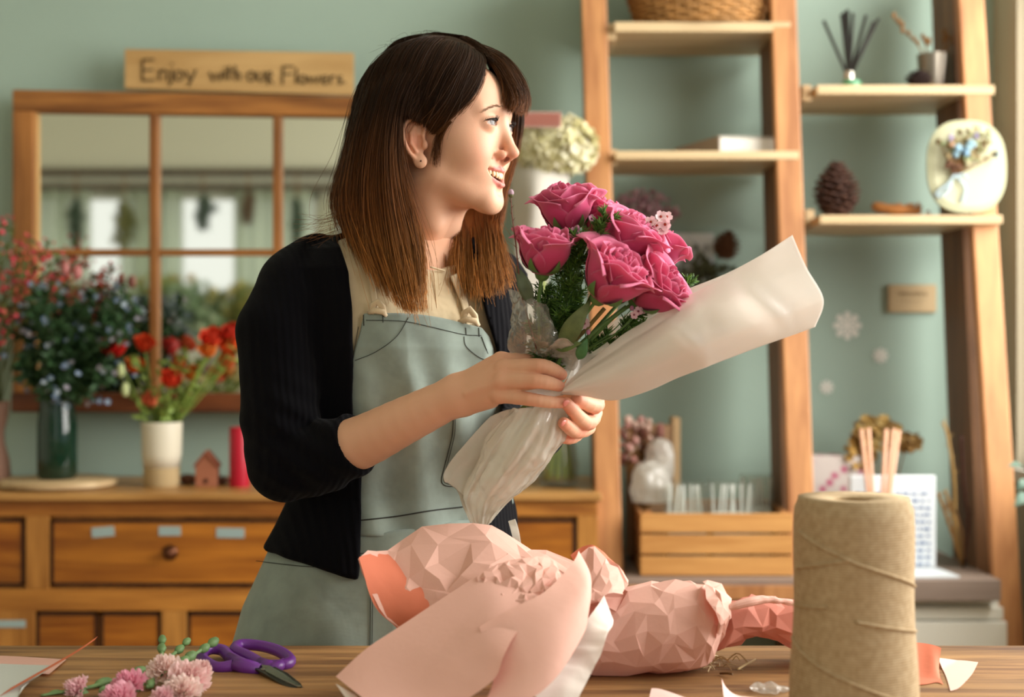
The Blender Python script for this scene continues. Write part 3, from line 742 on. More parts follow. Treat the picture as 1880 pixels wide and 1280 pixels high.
blend(0.55*(g((-0.004,0.079,0.0), 0.012)), 'd9805f', hs)
for cc in ((0.075,-0.034,-0.006), (0.045,-0.062,0.0)):
    blend(0.6*(np.linalg.norm(q-V3(*cc), axis=1) < 0.0012), '7a4632', hs)
rs_ = slice(hv, hv+rv)
for nm in ('index','middle','ring','little'):
    kp, tp = V3(*RH[nm][0][1]), V3(*RH[nm][0][3]); b_ = BV[rs_]
    blend(0.35*np.exp(-((b_-kp)**2).sum(1)/(2*.008**2)), 'd87f62', rs_); blend(0.45*np.exp(-((b_-tp)**2).sum(1)/(2*.008**2)), 'dd7766', rs_)
    blend(0.3*np.exp(-((b_-V3(*RH[nm][0][0]))**2).sum(1)/(2*.009**2)), 'd98a68', rs_)
ls_ = slice(hv+rv, hv+rv+lv)
for nm in ('index','middle','ring','little'):
    b_ = BV[ls_]
    for j in (2, 3): blend(0.5*np.exp(-((b_-V3(*LH[nm][0][j]))**2).sum(1)/(2*.009**2)), 'dd6f5c', ls_)
m_skin = vcmat('skin', 0.52, sss=0.12, spec=0.35, bump=0.05, bscale=600)
body = obj_np('body', BV, BQ, m_skin, person, cols)
# finger nails
m_nail = mat('finger_nail', 'e58f83', 0.3, spec=0.6)
for hand, nm in ((LH,'middle'), (LH,'ring'), (RH,'little')):
    t0, t1 = V3(*hand[nm][0][2]), V3(*hand[nm][0][3]); d_ = (t1-t0)/np.linalg.norm(t1-t0); r_ = hand[nm][1][3]
    c_ = t1 + d_*0.001 + V3(0,-1,0)*r_*0.78
    X_ = Vector(d_); Z_ = Vector((0,-1,0)); Z_ = (Z_ - X_*Z_.dot(X_)).normalized(); Y_ = Z_.cross(X_)
    M = Matrix((X_, Y_, Z_)).transposed().to_4x4()
    obj('finger_nail', MB().ball(tuple(c_), (0.0062, 0.0045, 0.0018), 14, 8, M), m_nail, person, smooth=True)
# eyes
def eyemat():
    m, N, L, b = newmat('eyeball')
    a_ = N.new('ShaderNodeAttribute'); a_.attribute_name = 'col'; L.new(a_.outputs[0], b.inputs['Base Color'])
    b.inputs['Roughness'].default_value = 0.15; b.inputs['Coat Weight'].default_value = 0.15; b.inputs['Specular IOR Level'].default_value = 0.35; return m
m_eye = eyemat(); m_lash = mat('eyelash', '17100c', 0.6)
for s in (-1, 1):
    c0 = V3(0.0755, 0.0290*s, 0.0215); gz = V3(0.95, -0.22, 0.08); gz /= np.linalg.norm(gz)
    n, mm = 40, 30; vs = []; cs = []; fs = []
    e1 = np.cross(gz, V3(0,0,1)); e1 /= np.linalg.norm(e1); e2 = np.cross(gz, e1)
    for i in range(mm+1):
        ph = math.pi*i/mm
        for j in range(n):
            th = 2*math.pi*j/n; r_ = 0.0126
            d_ = gz*math.cos(ph)+(e1*math.cos(th)+e2*math.sin(th))*math.sin(ph)
            vs.append(h2w(c0+d_*r_))
            ang_ = ph*0.0126
            cs.append(lin('0a0808') if ang_ < 0.0023 else lin('4e4038') if ang_ < 0.0056 else lin('2a1d18') if ang_ < 0.0065 else lin('d8cfc6'))
    fs = [(i*n+j, i*n+(j+1)%n, (i+1)*n+(j+1)%n, (i+1)*n+j) for i in range(mm) for j in range(n)]
    mb = MB(); mb.add(vs, fs); mb.c = cs
    obj('eyeball', mb, m_eye, person, smooth=True)
    la = MB(); rl = random.Random(3)
    for i in range(26):
        t = i/25; yy = (0.0290+(t-0.5)*0.0275)*s; zz = 0.0212+0.0037*math.sqrt(max(0, 1-((t-0.5)*2)**2))+0.0004
        xx = 0.0755+math.sqrt(max(0, 0.0142**2-(abs(yy)-0.0290)**2-(zz-0.0215)**2))
        o_ = V3(xx, yy, zz); dr = V3(1.0, (t-0.5)*1.2*s, 0.25+0.2*rl.random()); ln = 0.0038+0.0016*rl.random()
        pts = [h2w(o_), h2w(o_+dr*ln*0.55), h2w(o_+(dr+V3(0,0,0.5))*ln)]
        la.tube(pts, [0.00035,0.00028,0.0001], 4)
    ln_pts = []
    for i in range(15):
        t = i/14; yy = (0.0290+(t-0.5)*0.028)*s; zz = 0.0212+0.0037*math.sqrt(max(0, 1-((t-0.5)*2)**2))+0.0002
        xx = 0.0759+math.sqrt(max(0, 0.0140**2-(abs(yy)-0.0290)**2-(zz-0.0215)**2)); ln_pts.append(h2w((xx, yy, zz)))
    la.tube(ln_pts, [0.0004]+[0.0008]*13+[0.0004], 5)
    obj('eyelash', la, m_lash, person, smooth=True)
    # eyebrow: short fine hairs
    eb = MB()
    for i in range(60):
        t = rl.random(); yy = (0.013+0.034*t); zz = 0.0415+0.003*math.sin(t*2.6)-0.011*t*t+rl.uniform(-.0018,.0018)*(1-t*0.6)
        o_ = h2w((0.12, yy*s, zz)); dd = -Hf
        for _ in range(14): o_ = o_ + dd*float(head_sdf(o_[None])[0])*0.9
        l2 = V3(-0.0030, 0.0060*s, 0.0010*(1-2*t))
        eb.tube([o_-dd*-0.0002, o_ + (h2w(l2)-HO)*0.5 - dd*0.0006, o_ + (h2w(l2)-HO)-dd*0.0004], [0.00035,0.0003,0.0001], 3)
    obj('eyebrow', eb, mat('eyebrow_hair', '7d5c42', 0.8), person)
# teeth
te = MB()
for i in range(-5, 5):
    yy = (i+0.5)*0.0052; w_ = 0.0022
    xx = 0.0800-yy*yy*19; an_ = math.atan2(38*yy, 1)
    M = Matrix(HM.T.tolist()).to_4x4() @ Matrix.Rotation(an_*0.8, 4, 'Z')
    te.ball(h2w((xx-0.001, yy, -0.0435+11*yy*yy)), (0.0024, 0.0030*(1-8*abs(yy)), 0.0058*(1-12*abs(yy))), 12, 8, M)
obj('teeth', te, mat('tooth_enamel', 'f0d9ae', 0.25, spec=0.6), person, smooth=True)
obj('earring', MB().ball(h2w((0.0045, -0.0815, -0.0255)), 0.0012, 8, 6), mat('earring_metal', '5a4038', 0.3, metal=0.8), person, smooth=True)
# ---------------------------------------------------------------- her clothes
def pxy(p): return 940+p[:,0]/p[:,1]*F, 640-(p[:,2]-ZC)/p[:,1]*F
def hit(px, py, f, d0=1.5, d1=2.1):          # where the line of sight through (px, py) meets the surface f = 0
    px, py = np.asarray(px, float), np.asarray(py, float); D = np.full(px.shape, d0); ok = np.zeros(px.shape, bool)
    best = np.full(px.shape, 9.0); bD = D.copy()
    for _ in range(90):
        p = np.stack([(px-940)/F*D, D, ZC-(py-640)/F*D], -1); d = f(p.reshape(-1, 3)).reshape(px.shape)
        m = d < best; best = np.where(m, d, best); bD = np.where(m, D, bD)
        D = D + np.where(np.abs(d) < 2e-4, 0, np.clip(d*0.7, -0.02, 0.03)); D = np.minimum(D, d1)
    D = np.where(best < 0.004, np.where(np.abs(d) < 0.002, D, bD), bD)
    return np.stack([(px-940)/F*D, D, ZC-(py-640)/F*D], -1)
def fabric(name, col, weave=900, bump=0.25, rough=0.85, wr=0.0, var=0.06, sheen=0.3):
    m, N, L, b = newmat(name); c = lin(col); b.inputs['Roughness'].default_value = rough; b.inputs['Sheen Weight'].default_value = sheen
    b.inputs['Specular IOR Level'].default_value = 0.2
    tc = N.new('ShaderNodeTexCoord'); n = N.new('ShaderNodeTexNoise'); n.inputs['Scale'].default_value = 30; n.inputs['Detail'].default_value = 8
    L.new(tc.outputs['Object'], n.inputs['Vector']); r = N.new('ShaderNodeValToRGB')
    r.color_ramp.elements[0].position = 0.35; r.color_ramp.elements[1].position = 0.65
    r.color_ramp.elements[0].color = (*[x*(1-var) for x in c], 1); r.color_ramp.elements[1].color = (*[min(1, x*(1+var)) for x in c], 1)
    L.new(n.outputs[0], r.inputs[0]); L.new(r.outputs[0], b.inputs['Base Color'])
    w1 = N.new('ShaderNodeTexWave'); w1.inputs['Scale'].default_value = weave/6.28; w1.bands_direction = 'X'
    w2 = N.new('ShaderNodeTexWave'); w2.inputs['Scale'].default_value = weave/6.28; w2.bands_direction = 'Z'
    ad = N.new('ShaderNodeMath'); ad.operation = 'ADD'
    for w in (w1, w2): L.new(tc.outputs['Object'], w.inputs[0])
    L.new(w1.outputs[1], ad.inputs[0]); L.new(w2.outputs[1], ad.inputs[1])
    bp = N.new('ShaderNodeBump'); bp.inputs['Strength'].default_value = bump; bp.inputs['Distance'].default_value = 0.001
    L.new(ad.outputs[0], bp.inputs['Height']); cur = bp
    if wr:
        n2 = N.new('ShaderNodeTexNoise'); n2.inputs['Scale'].default_value = 14; n2.inputs['Detail'].default_value = 3; n2.inputs['Distortion'].default_value = 0.3
        L.new(tc.outputs['Object'], n2.inputs['Vector']); b2 = N.new('ShaderNodeBump'); b2.inputs['Strength'].default_value = wr; b2.inputs['Distance'].default_value = 0.02
        L.new(n2.outputs[0], b2.inputs['Height']); L.new(bp.outputs[0], b2.inputs['Normal']); cur = b2
    L.new(cur.outputs[0], b.inputs['Normal']); return m
m_blouse = fabric('oatmeal_linen', 'dcc9a4', 3200, 0.1, wr=0.4)
m_apron = fabric('grey_green_canvas', '8a988f', 2600, 0.18, wr=0.18, var=0.1)
m_strap = fabric('cream_cotton_tape', 'dcc9a6', 1500, 0.3)
m_seam = mat('dark_thread', '2e2f2a', 0.8)
def folds(p, s, seed, amp):
    q = p*np.array([s, s, s*0.45]); n = vnoise(q, seed)
    return amp*(1-2*np.abs(n)) + amp*0.5*vnoise(p*s*2.1, seed+3)
# blouse
def blouse_sdf(p):
    d = torso_sdf(p, 0.003, 0.95)
    d = smin(d, sd_chain(p, [P(588,508,1.875), armR[1]], [.038, .036], .01), 0.006); d = smin(d, sd_chain(p, [armL[0], armL[1]], [.038, .036], .01), 0.012)
    d = d - 0.0025*vnoise(p*np.array([30,30,12.]), 9)
    c = sd_cap(p, V3(*P(762,475,1.93)), V3(*P(800,380,1.90)), .060, .085)
    c = smin(c, sd_cap(p, V3(*P(793,440,1.87)), V3(*P(802,489,1.83)), .040, .014), 0.01)
    return smax(d, -c, 0.004)
V_, Q_ = surf(blouse_sdf, V3(-0.40,1.74,0.94), V3(0.08,2.14,1.40), 0.004, 2)
obj_np('blouse', V_, Q_, m_blouse, person)
tv = lambda p, o=0.0: torso_sdf(p, o, 0.4)
# apron bib, laid on the chest
ny, nx = 90, 80
py_ = np.linspace(576, 984, ny); L_ = np.interp(py_, [576,610,660,700,984], [667,661,645,636,610]); R_ = np.interp(py_, [576,602,650,700,800,962], [880,889,905,918,932,944])
u = np.linspace(0, 1, nx)
PX = L_[:,None]+(R_-L_)[:,None]*u[None]; PY = np.repeat(py_[:,None], nx, 1) + (26*u[None]-10*np.sin(u[None]*math.pi))*np.clip((620-py_)/44, 0, 1)[:,None]
G = hit(PX, PY, lambda p: torso_sdf(p, 0.010, 0.4))
Gp = G.reshape(-1, 3)
disp = folds(Gp, 11, 4, 0.0035) + 0.003*np.sin((Gp[:,0]*1.0+Gp[:,2]*0.25)*95+2*vnoise(Gp*6, 2))*np.clip((1.27-Gp[:,2])*8, 0.2, 1)
sag = 0.004*np.exp(-((PX-775)/60)**2)*np.exp(-((PY-600)/30)**2)
G = G + (disp.reshape(ny, nx)*1.5+sag)[..., None]*V3(*(Tf))
BIB = G
obj('apron_bib', MB().grid(G), m_apron, person, smooth=True, solid=0.0022)
# apron skirt
def skirt_sdf(p):
    z = p[:,2]
    q = p.copy()
    ang = np.arctan2(p[:,1]-1.935, p[:,0]+0.175)
    w = np.clip((1.0-z)*4, 0, 1)
    d = torso_sdf(p, 0.013, 0.44) - folds(p, 9, 21, 0.003) - 0.004*w*np.sin(ang*9+3*vnoise(p*4, 5))
    px, py = pxy(p); top = 1.22-(974-18*np.clip((px-660)/180, 0, 1)-640)*1.85/F
    return smax(d, z-top, 0.003)
V_, Q_ = surf(skirt_sdf, V3(-0.46,1.66,0.42), V3(0.12,2.22,1.03), 0.004, 2)
obj_np('apron_skirt', V_, Q_, m_apron, person)
# waist fold, pocket stitching and bib seams
def on(pts, f, n=24, off=0.0):
    c = catmull(np.array(pts, float), n); return hit(c[:,0], c[:,1], f) + V3(0, -off, 0)
bibf = lambda p: torso_sdf(p, 0.0125, 0.4)
def bib_at(pts, n=40):                         # follow the real cloth of the bib
    c = catmull(np.array(pts, float), n); gx, gy = pxy(BIB.reshape(-1, 3)); out = []
    for x, y in c:
        k = np.argsort((gx-x)**2+(gy-y)**2)[:4]; w = 1/(((gx[k]-x)**2+(gy[k]-y)**2)+0.5); q = (BIB.reshape(-1,3)[k]*w[:,None]).sum(0)/w.sum()
        D_ = q[1]-0.0019; out.append(P(x, y, D_))
    return out
seams = [([(672,588),(740,590),(790,600),(850,614),(884,616)],0.00045), ([(667,578),(668,598)],0.0006), ([(703,577),(703,592)],0.0006), ([(855,602),(856,615)],0.0006), ([(879,602),(880,618)],0.0006),
 ([(750,583),(728,618),(690,646),(652,662)],0.00045), ([(852,618),(856,636),(878,655),(900,664)],0.00045), ([(658,600),(648,660),(642,700)],0.00045), ([(884,618),(896,650)],0.0006),
 ([(832,766),(830,800),(816,858),(811,884),(822,893),(850,892)],0.0006), ([(836,770),(834,802),(819,862),(815,882),(825,889),(850,888)],0.0004)]
sm = MB()
for pts, r_ in seams: sm.tube(bib_at(pts), r_, 5)
skf = lambda p: skirt_sdf(p)-0.0006
sm.tube(bib_at([(640,956),(667,955),(730,948),(790,938),(850,931)]), 0.0009, 5)
for pts in ([(470,1030),(560,1040),(660,1045)], [(680,1016),(680,1100),(679,1190)], [(655,1016),(680,1016)], [(684,1016),(684,1100),(683,1190)]): sm.tube(on(pts, skf, 40, 0.0003), 0.00045, 5)
obj('apron_stitching', sm, m_seam, person, smooth=True)
# straps
def strip(pts, w, f, n=30):
    c = catmull(np.array(pts, float), n); rows = []
    for i, (x, y) in enumerate(c):
        t = c[min(i+1, n-1)]-c[max(i-1, 0)]; t = t/np.linalg.norm(t); nn = np.array([-t[1], t[0]])
        rows.append([(x+nn[0]*w*k, y+nn[1]*w*k) for k in (-1,-.5,0,.5,1)])
    a = np.array(rows); return hit(a[...,0], a[...,1], f)
for pts in ([(655,405),(668,450),(680,500),(686,545),(690,580)], [(832,505),(842,530),(852,555),(862,596)]):
    obj('apron_strap', MB().grid(strip(pts, 6, lambda p: torso_sdf(p, 0.008, 0.4))), m_strap, person, smooth=True, solid=0.0015)
kn = MB()
for (x, y, s) in ((692,566,1), (860,582,1.15)):
    c = hit(np.array([x]), np.array([y]), lambda p: torso_sdf(p, 0.018, 0.4))[0]
    px1 = 0.00071*s
    kn.tube([c+V3(-10*px1,0,-10*px1), c+V3(-6*px1,-.002,6*px1), c+V3(2*px1,-.004,12*px1), c+V3(10*px1,-.002,2*px1), c+V3(14*px1,0,-11*px1)], [.003,.0048,.005,.0045,.003], 8, flat=0.6)
    kn.tube([c+V3(-16*px1,0.001,-8*px1), c+V3(-4*px1,-.004,-4*px1), c+V3(12*px1,-.003,-6*px1), c+V3(17*px1,0.001,-14*px1)], [.0025,.0042,.0042,.0025], 8, flat=0.6)
obj('strap_knot', kn, m_strap, person, smooth=True)
# collar edges of the blouse and front placket
pk = MB()
pk.tube(on([(797,500),(800,540),(803,585)], lambda p: torso_sdf(p, 0.004, 0.4), 16), 0.0007, 6)
pk.tube(on([(790,490),(803,494),(816,497)], lambda p: torso_sdf(p, 0.004, 0.4), 10), 0.0012, 6)
obj('blouse_placket', pk, m_blouse, person, smooth=True)
# cardigan
SL = [P(590,500,1.875), P(548,532,1.855), P(510,606,1.83), P(516,690,1.82), P(514,760,1.805), P(528,846,1.80), P(588,838,1.785), P(650,817,1.762)]
SLr = [0.050, 0.051, 0.0505, 0.049, 0.048, 0.049, 0.045, 0.0375]
SLL = [P(893,520,2.0), P(893,650,2.02), P(898,800,2.0), P(950,800,1.88), P(985,790,1.82)]
def cardigan_sdf(p):
    lump = 0.0022*vnoise(p*16, 31)+0.003*folds(p, 12, 33, 1.0)
    t = torso_sdf(p, 0.021, 0.80)
    sl = smin(sd_chain(p, SL, SLr, 0.004), 9.0, 0.001)
    # cross folds at the elbow bend
    e = V3(*P(560,820,1.77)); sl = sl - 0.003*np.sin((p-e)@V3(0.6,0,1)*190)*np.exp(-((p-e)**2).sum(1)/(2*.05**2))
    cf = sd_cap(p, V3(*P(645,819,1.765)), V3(*P(760,765,1.71)), .033, .028)
    px, py = pxy(p)
    cut = ((p-V3(*P(652,817,1.762)))@(V3(*P(742,773,1.725))-V3(*P(645,819,1.765)))/np.linalg.norm(V3(*P(742,773,1.725))-V3(*P(645,819,1.765))))
    sl = smax(sl, cut, 0.003)
    sl = smax(sl, -cf, 0.003)
    t = smin(t, sd_chain(p, SLL, [0.047,.046,.044,.038,.034], 0.004), 0.02)
    # front opening: an edge line down each side
    Le = np.interp(py, [380,410,450,500,560,640,770,868,1062,1300], [590,600,622,636,640,644,644,664,656,650])
    Re = np.interp(py, [380,470,500,560,640,750,850,950,1062,1300], [860,868,878,893,914,917,907,890,886,884])
    front = (p-V3(-0.15,1.935,1.2))@Tf
    ins = np.minimum(px-Le, Re-px)*0.0007
    lim = np.minimum(ins, (front+0.015))
    t = smax(t, lim, 0.004)
    inner = torso_sdf(p, 0.007, 0.0); t = smax(t, -inner, 0.003)
    hem = np.interp(px, [470,520,600,656,880,960], [1000,1020,1048,1062,1000,985])
    t = smax(t, (py-hem)*0.0007, 0.006)
    neckc = sd_cap(p, V3(*P(755,470,1.93)), V3(*P(770,380,1.93)), .072, .085); t = smax(t, -neckc, 0.006)
    d = smin(t, sl, 0.012)
    # keep clear of the bare forearm's inside
    return d - lump
V_, Q_ = surf(cardigan_sdf, V3(-0.42,1.66,0.83), V3(0.10,2.16,1.41), 0.0035, 2)
def knit():
    m, N, L, b = newmat('black_knit'); b.inputs['Base Color'].default_value = (*lin('09090d'), 1); b.inputs['Roughness'].default_value = 0.95
    b.inputs['Sheen Weight'].default_value = 0.03; b.inputs['Specular IOR Level'].default_value = 0.08
    tc = N.new('ShaderNodeTexCoord'); mp = N.new('ShaderNodeMapping'); mp.inputs['Rotation'].default_value = (0, 0, -ty)
    L.new(tc.outputs['Object'], mp.inputs[0])
    w = N.new('ShaderNodeTexWave'); w.inputs['Scale'].default_value = 34; w.inputs['Distortion'].default_value = 0.6; L.new(mp.outputs[0], w.inputs[0])
    n = N.new('ShaderNodeTexNoise'); n.inputs['Scale'].default_value = 260; L.new(tc.outputs['Object'], n.inputs[0])
    ad = N.new('ShaderNodeMath'); ad.operation = 'MULTIPLY_ADD'; ad.inputs[1].default_value = 0.4
    L.new(n.outputs[0], ad.inputs[0]); L.new(w.outputs[1], ad.inputs[2])
    bp = N.new('ShaderNodeBump'); bp.inputs['Strength'].default_value = 0.3; bp.inputs['Distance'].default_value = 0.003
    L.new(ad.outputs[0], bp.inputs['Height']); L.new(bp.outputs[0], b.inputs['Normal']); return m
obj_np('cardigan', V_, Q_, knit(), person)
# shoes
sho = MB()
for s in (-1, 1):
    an = V3(-0.175, 1.955, 0.07)+Tr*0.085*s
    sho.ball(an+Tf*0.06+V3(0,0,-0.025), (0.048, 0.13, 0.045), 16, 10, Matrix.Rotation(math.atan2(Tf[1], Tf[0])-math.pi/2, 4, 'Z'))
obj('shoe', sho, mat('dark_leather', '221c18', 0.4), person, smooth=True)
# ---------------------------------------------------------------- her hair
rh = np.random.RandomState(11)
def cap_sdf(p):                                # scalp
    q = w2h(p); d = sd_ell(q, V3(-0.012, 0, 0.046), (0.092, 0.073, 0.085)); return smin(d, sd_ell(q, V3(0.040, 0, 0.048), (0.050, 0.058, 0.050)), 0.03)
def push(p, off):                              # keep points outside the head
    for _ in range(3):
        d = head_all(p); g = np.stack([head_all(p+np.eye(3)[i]*.002)-d for i in range(3)], 1); g /= np.linalg.norm(g, axis=1, keepdims=True)+1e-9
        p = p + np.clip(off-d, 0, 0.03)[:, None]*g
    return p
def head_all(p):
    q = w2h(p); d = cap_sdf(p); d = smin(d, sd_ell(q, V3(0.028, 0, -0.008), (0.053, 0.060, 0.070)), 0.03)
    return np.minimum(d, sd_cap(p, h2w((-0.018, 0, -0.035)), V3(*P(738, 480, 1.945)), 0.050, 0.052))
def gd(*pts): return np.array([P(*q) for q in pts])
HV, HF, HC = [], [], []; hn = [0]
c_root, c_mid, c_tip = V3(*lin('40260f')), V3(*lin('945a2a')), V3(*lin('e6a052'))
def hcol(z, x, jit):
    t = np.clip((1.53-z)/0.28, 0, 1)[:, None]
    c = np.where(t < 0.5, c_root+(c_mid-c_root)*t*2, c_mid+(c_tip-c_mid)*(t*2-1))
    return c*jit
def strand(pts, r0, r1, tint=None, band=1.0):
    k = len(pts); t = np.gradient(pts, axis=0); t /= np.linalg.norm(t, axis=1, keepdims=True)+1e-9
    ref = V3(0, -1, 0.15); a = np.cross(t, ref); a /= np.linalg.norm(a, axis=1, keepdims=True)+1e-9; b = np.cross(t, a)
    rr = np.linspace(r0, r1, k)[:, None]
    ring = [pts+(a*math.cos(th)+b*math.sin(th))*rr for th in (0.5, 2.6, 4.7)]
    V = np.stack(ring, 1).reshape(-1, 3); i = np.arange(k-1)[:, None]*3; j = np.arange(3)[None]; j2 = (j+1) % 3
    Q = np.stack([i+j, i+j2, i+3+j2, i+3+j], -1).reshape(-1, 4)+hn[0]
    jit = (0.55+0.9*rh.rand()**1.5)*band
    c = hcol(pts[:, 2], pts[:, 0], jit)
    if tint is not None: c = c*(1-tint[:, None])+V3(*lin('b06c34'))*jit*tint[:, None]
    HV.append(V); HF.append(Q); HC.append(np.repeat(c, 3, 0)); hn[0] += len(V)
def sheet_hair(guides, n, spread=0.006, depth=0.006, hug=None, cut=(0.86, 1.0), seg=26, fly=0.0, r=(0.00042, 0.00018), tintf=None, wav=0.0015):
    g = np.stack([catmull(gg, seg) for gg in guides])          # guides x seg x 3
    for _ in range(n):
        t = rh.rand()*(len(guides)-1); i = min(int(t), len(guides)-2); f = t-i
        # smooth interpolation between neighbouring guides
        p = catmull(g, 2)[0] if False else g[i]*(1-f)+g[i+1]*f
        o = rh.randn(3)*np.array([spread, depth, spread*0.5]); s = np.linspace(0.25, 1, seg)[:, None]
        ph = rh.rand()*6.28; w = wav*np.sin(np.linspace(0, 5, seg)*1.6+ph)[:, None]*V3(1, 0.6, 0)
        clump = 0.0022*np.stack([vnoise(np.stack([np.full(seg, t*14.0), np.linspace(0, 3, seg), np.zeros(seg)+k], 1), 70+k) for k in range(3)], 1)
        p = p+o*s+w*s+clump*s
        if hug is not None: p = push(p, hug+0.006*rh.rand()*1.0)
        c = cut[0]+(cut[1]-cut[0])*rh.rand(); m = max(5, int(seg*c)); p = p[:m]
        if fly and rh.rand() < fly: p = p+np.linspace(0, 1, len(p))[:, None]**2*rh.randn(3)*0.012
        strand(p, r[0], r[1], None if tintf is None else tintf(p), 0.72+0.75*max(0, float(vnoise(np.array([[t*9.0, len(guides)*3.1, 0.5]]), 8)[0]))+0.5*max(0, float(vnoise(np.array([[t*40.0, 2.2, 0.5]]), 18)[0])))
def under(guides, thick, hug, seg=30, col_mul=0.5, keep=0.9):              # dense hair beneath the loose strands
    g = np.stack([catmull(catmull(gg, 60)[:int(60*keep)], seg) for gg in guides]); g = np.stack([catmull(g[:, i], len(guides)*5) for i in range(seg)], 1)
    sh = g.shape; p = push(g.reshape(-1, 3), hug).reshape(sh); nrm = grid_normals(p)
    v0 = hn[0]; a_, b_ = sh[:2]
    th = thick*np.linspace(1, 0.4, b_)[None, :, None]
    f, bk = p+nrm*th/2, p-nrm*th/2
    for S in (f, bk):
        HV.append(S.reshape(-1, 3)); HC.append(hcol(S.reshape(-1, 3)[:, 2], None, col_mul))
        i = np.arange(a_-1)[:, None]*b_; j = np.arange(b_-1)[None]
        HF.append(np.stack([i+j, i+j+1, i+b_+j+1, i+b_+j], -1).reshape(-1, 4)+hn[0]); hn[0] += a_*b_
A = gd((775,70,1.95),(700,105,1.93),(655,190,1.92),(632,290,1.90),(614,370,1.885),(640,440,1.85))
A2 = gd((780,68,1.93),(705,115,1.88),(668,200,1.85),(648,310,1.835),(648,400,1.82),(695,530,1.79))
B = gd((790,68,1.91),(722,130,1.845),(692,225,1.82),(678,340,1.81),(692,450,1.80),(738,578,1.78))
C = gd((800,68,1.895),(745,135,1.83),(715,230,1.812),(712,340,1.80),(730,460,1.79),(760,592,1.775))
Dg = gd((815,69,1.89),(772,130,1.83),(738,200,1.818),(738,300,1.815),(760,390,1.805),(778,470,1.79),(780,590,1.775))
fam = [A, A2, B, C, Dg]
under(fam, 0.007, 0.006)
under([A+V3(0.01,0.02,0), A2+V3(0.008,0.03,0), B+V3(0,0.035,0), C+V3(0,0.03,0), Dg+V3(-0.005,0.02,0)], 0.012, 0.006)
sheet_hair(fam, 3600, 0.0045, 0.006, hug=0.013, cut=(0.80, 1.0), fly=0.08)
# back of the head and far side, so the crown is full
far = [gd((790,66,1.93),(720,85,1.95),(668,170,1.97),(650,280,1.97),(640,380,1.96)), gd((800,64,1.94),(760,80,1.98),(710,170,2.0),(690,280,2.0),(690,400,1.99)), gd((820,66,1.94),(820,85,1.98),(800,170,2.0),(790,280,2.0),(790,400,1.98)), gd((850,70,1.93),(880,95,1.97),(890,170,1.985),(890,280,1.975),(880,400,1.96))]
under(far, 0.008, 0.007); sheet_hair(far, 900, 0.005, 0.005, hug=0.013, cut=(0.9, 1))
# hair swept from the parting over the temple to the ear
E_ = gd((812,68,1.89),(775,120,1.835),(752,170,1.818),(742,215,1.812))
E2 = gd((828,70,1.89),(805,115,1.84),(780,175,1.822),(756,222,1.816))
F_ = gd((842,74,1.885),(835,115,1.845),(806,180,1.825),(772,232,1.818))
F2 = gd((858,82,1.88),(856,125,1.85),(830,185,1.83),(790,240,1.822))
G_ = gd((872,92,1.88),(880,128,1.855),(862,178,1.838),(822,222,1.826),(800,250,1.824))
sw = [E_, E2, F_, F2, G_]
under(sw, 0.005, 0.004); sheet_hair(sw, 2400, 0.003, 0.003, hug=0.0095, cut=(0.9, 1.0), fly=0.02)
# fine fringe edge over the temple, tinted amber where it is bleached
tf = lambda p: np.clip((p[:,0]+0.075)/0.05, 0, 1)*np.linspace(0.0, 0.75, len(p))
G2 = gd((874,94,1.88),(884,130,1.856),(872,175,1.842),(845,215,1.832)); G3 = gd((872,92,1.88),(874,130,1.855),(850,180,1.836),(812,222,1.828))
sheet_hair([G2, G3], 110, 0.0022, 0.001, hug=0.004, cut=(0.8, 1.0), tintf=tf)
sheet_hair([gd((830,225,1.828),(812,250,1.826),(806,280,1.826),(803,310,1.83)), gd((815,228,1.826),(800,255,1.822),(795,285,1.824),(796,305,1.828))], 200, 0.003, 0.001, hug=0.0015, cut=(0.5, 1.0), r=(0.0003,0.0001))
# fringe
T1 = [gd((846,72,1.90),(868,92,1.885),(884,118,1.866)), gd((852,70,1.90),(880,92,1.885),(898,122,1.864)), gd((856,70,1.905),(890,92,1.89),(912,128,1.868))]
under(T1, 0.004, 0.005); sheet_hair(T1, 300, 0.003, 0.002, hug=0.008, cut=(0.85,1.0))
H1 = gd((868,86,1.888),(902,114,1.870),(926,148,1.858),(940,182,1.852),(936,206,1.846))
H2 = gd((862,80,1.895),(915,110,1.880),(940,150,1.862),(952,182,1.862),(948,208,1.856))
H3 = gd((858,76,1.905),(920,102,1.895),(954,145,1.885),(964,182,1.878),(957,212,1.872))
H4 = gd((850,72,1.92),(915,96,1.925),(955,140,1.925),(964,185,1.918),(955,215,1.912))
tb_ = lambda p: np.clip((1.555-p[:,2])/0.06, 0, 1)*0.7+np.linspace(0, 0.2, len(p))
H0 = gd((862,80,1.90),(894,102,1.888),(908,124,1.878),(920,152,1.868),(930,180,1.858))
under([H0+V3(0,.004,0), H2, H3, H4], 0.003, 0.005, col_mul=0.8, keep=0.8); M1 = gd((862,80,1.905),(888,100,1.90),(899,122,1.895),(906,142,1.888),(915,165,1.878)); M2 = M1+V3(0.008,0.03,0)
under([M1, M2], 0.003, 0.001, col_mul=0.8, keep=0.85); sheet_hair([M1, M2], 350, 0.002, 0.003, hug=0.002)
sheet_hair([H0, H0, H1, H2, H3, H4], 1900, 0.0035, 0.003, hug=0.006, cut=(0.86, 1.0), tintf=tb_)
sheet_hair([gd((866,86,1.888),(904,120,1.864),(922,155,1.854),(922,196,1.846)), H1], 90, 0.002, 0.001, hug=0.003, cut=(0.8, 1.0), tintf=tb_)
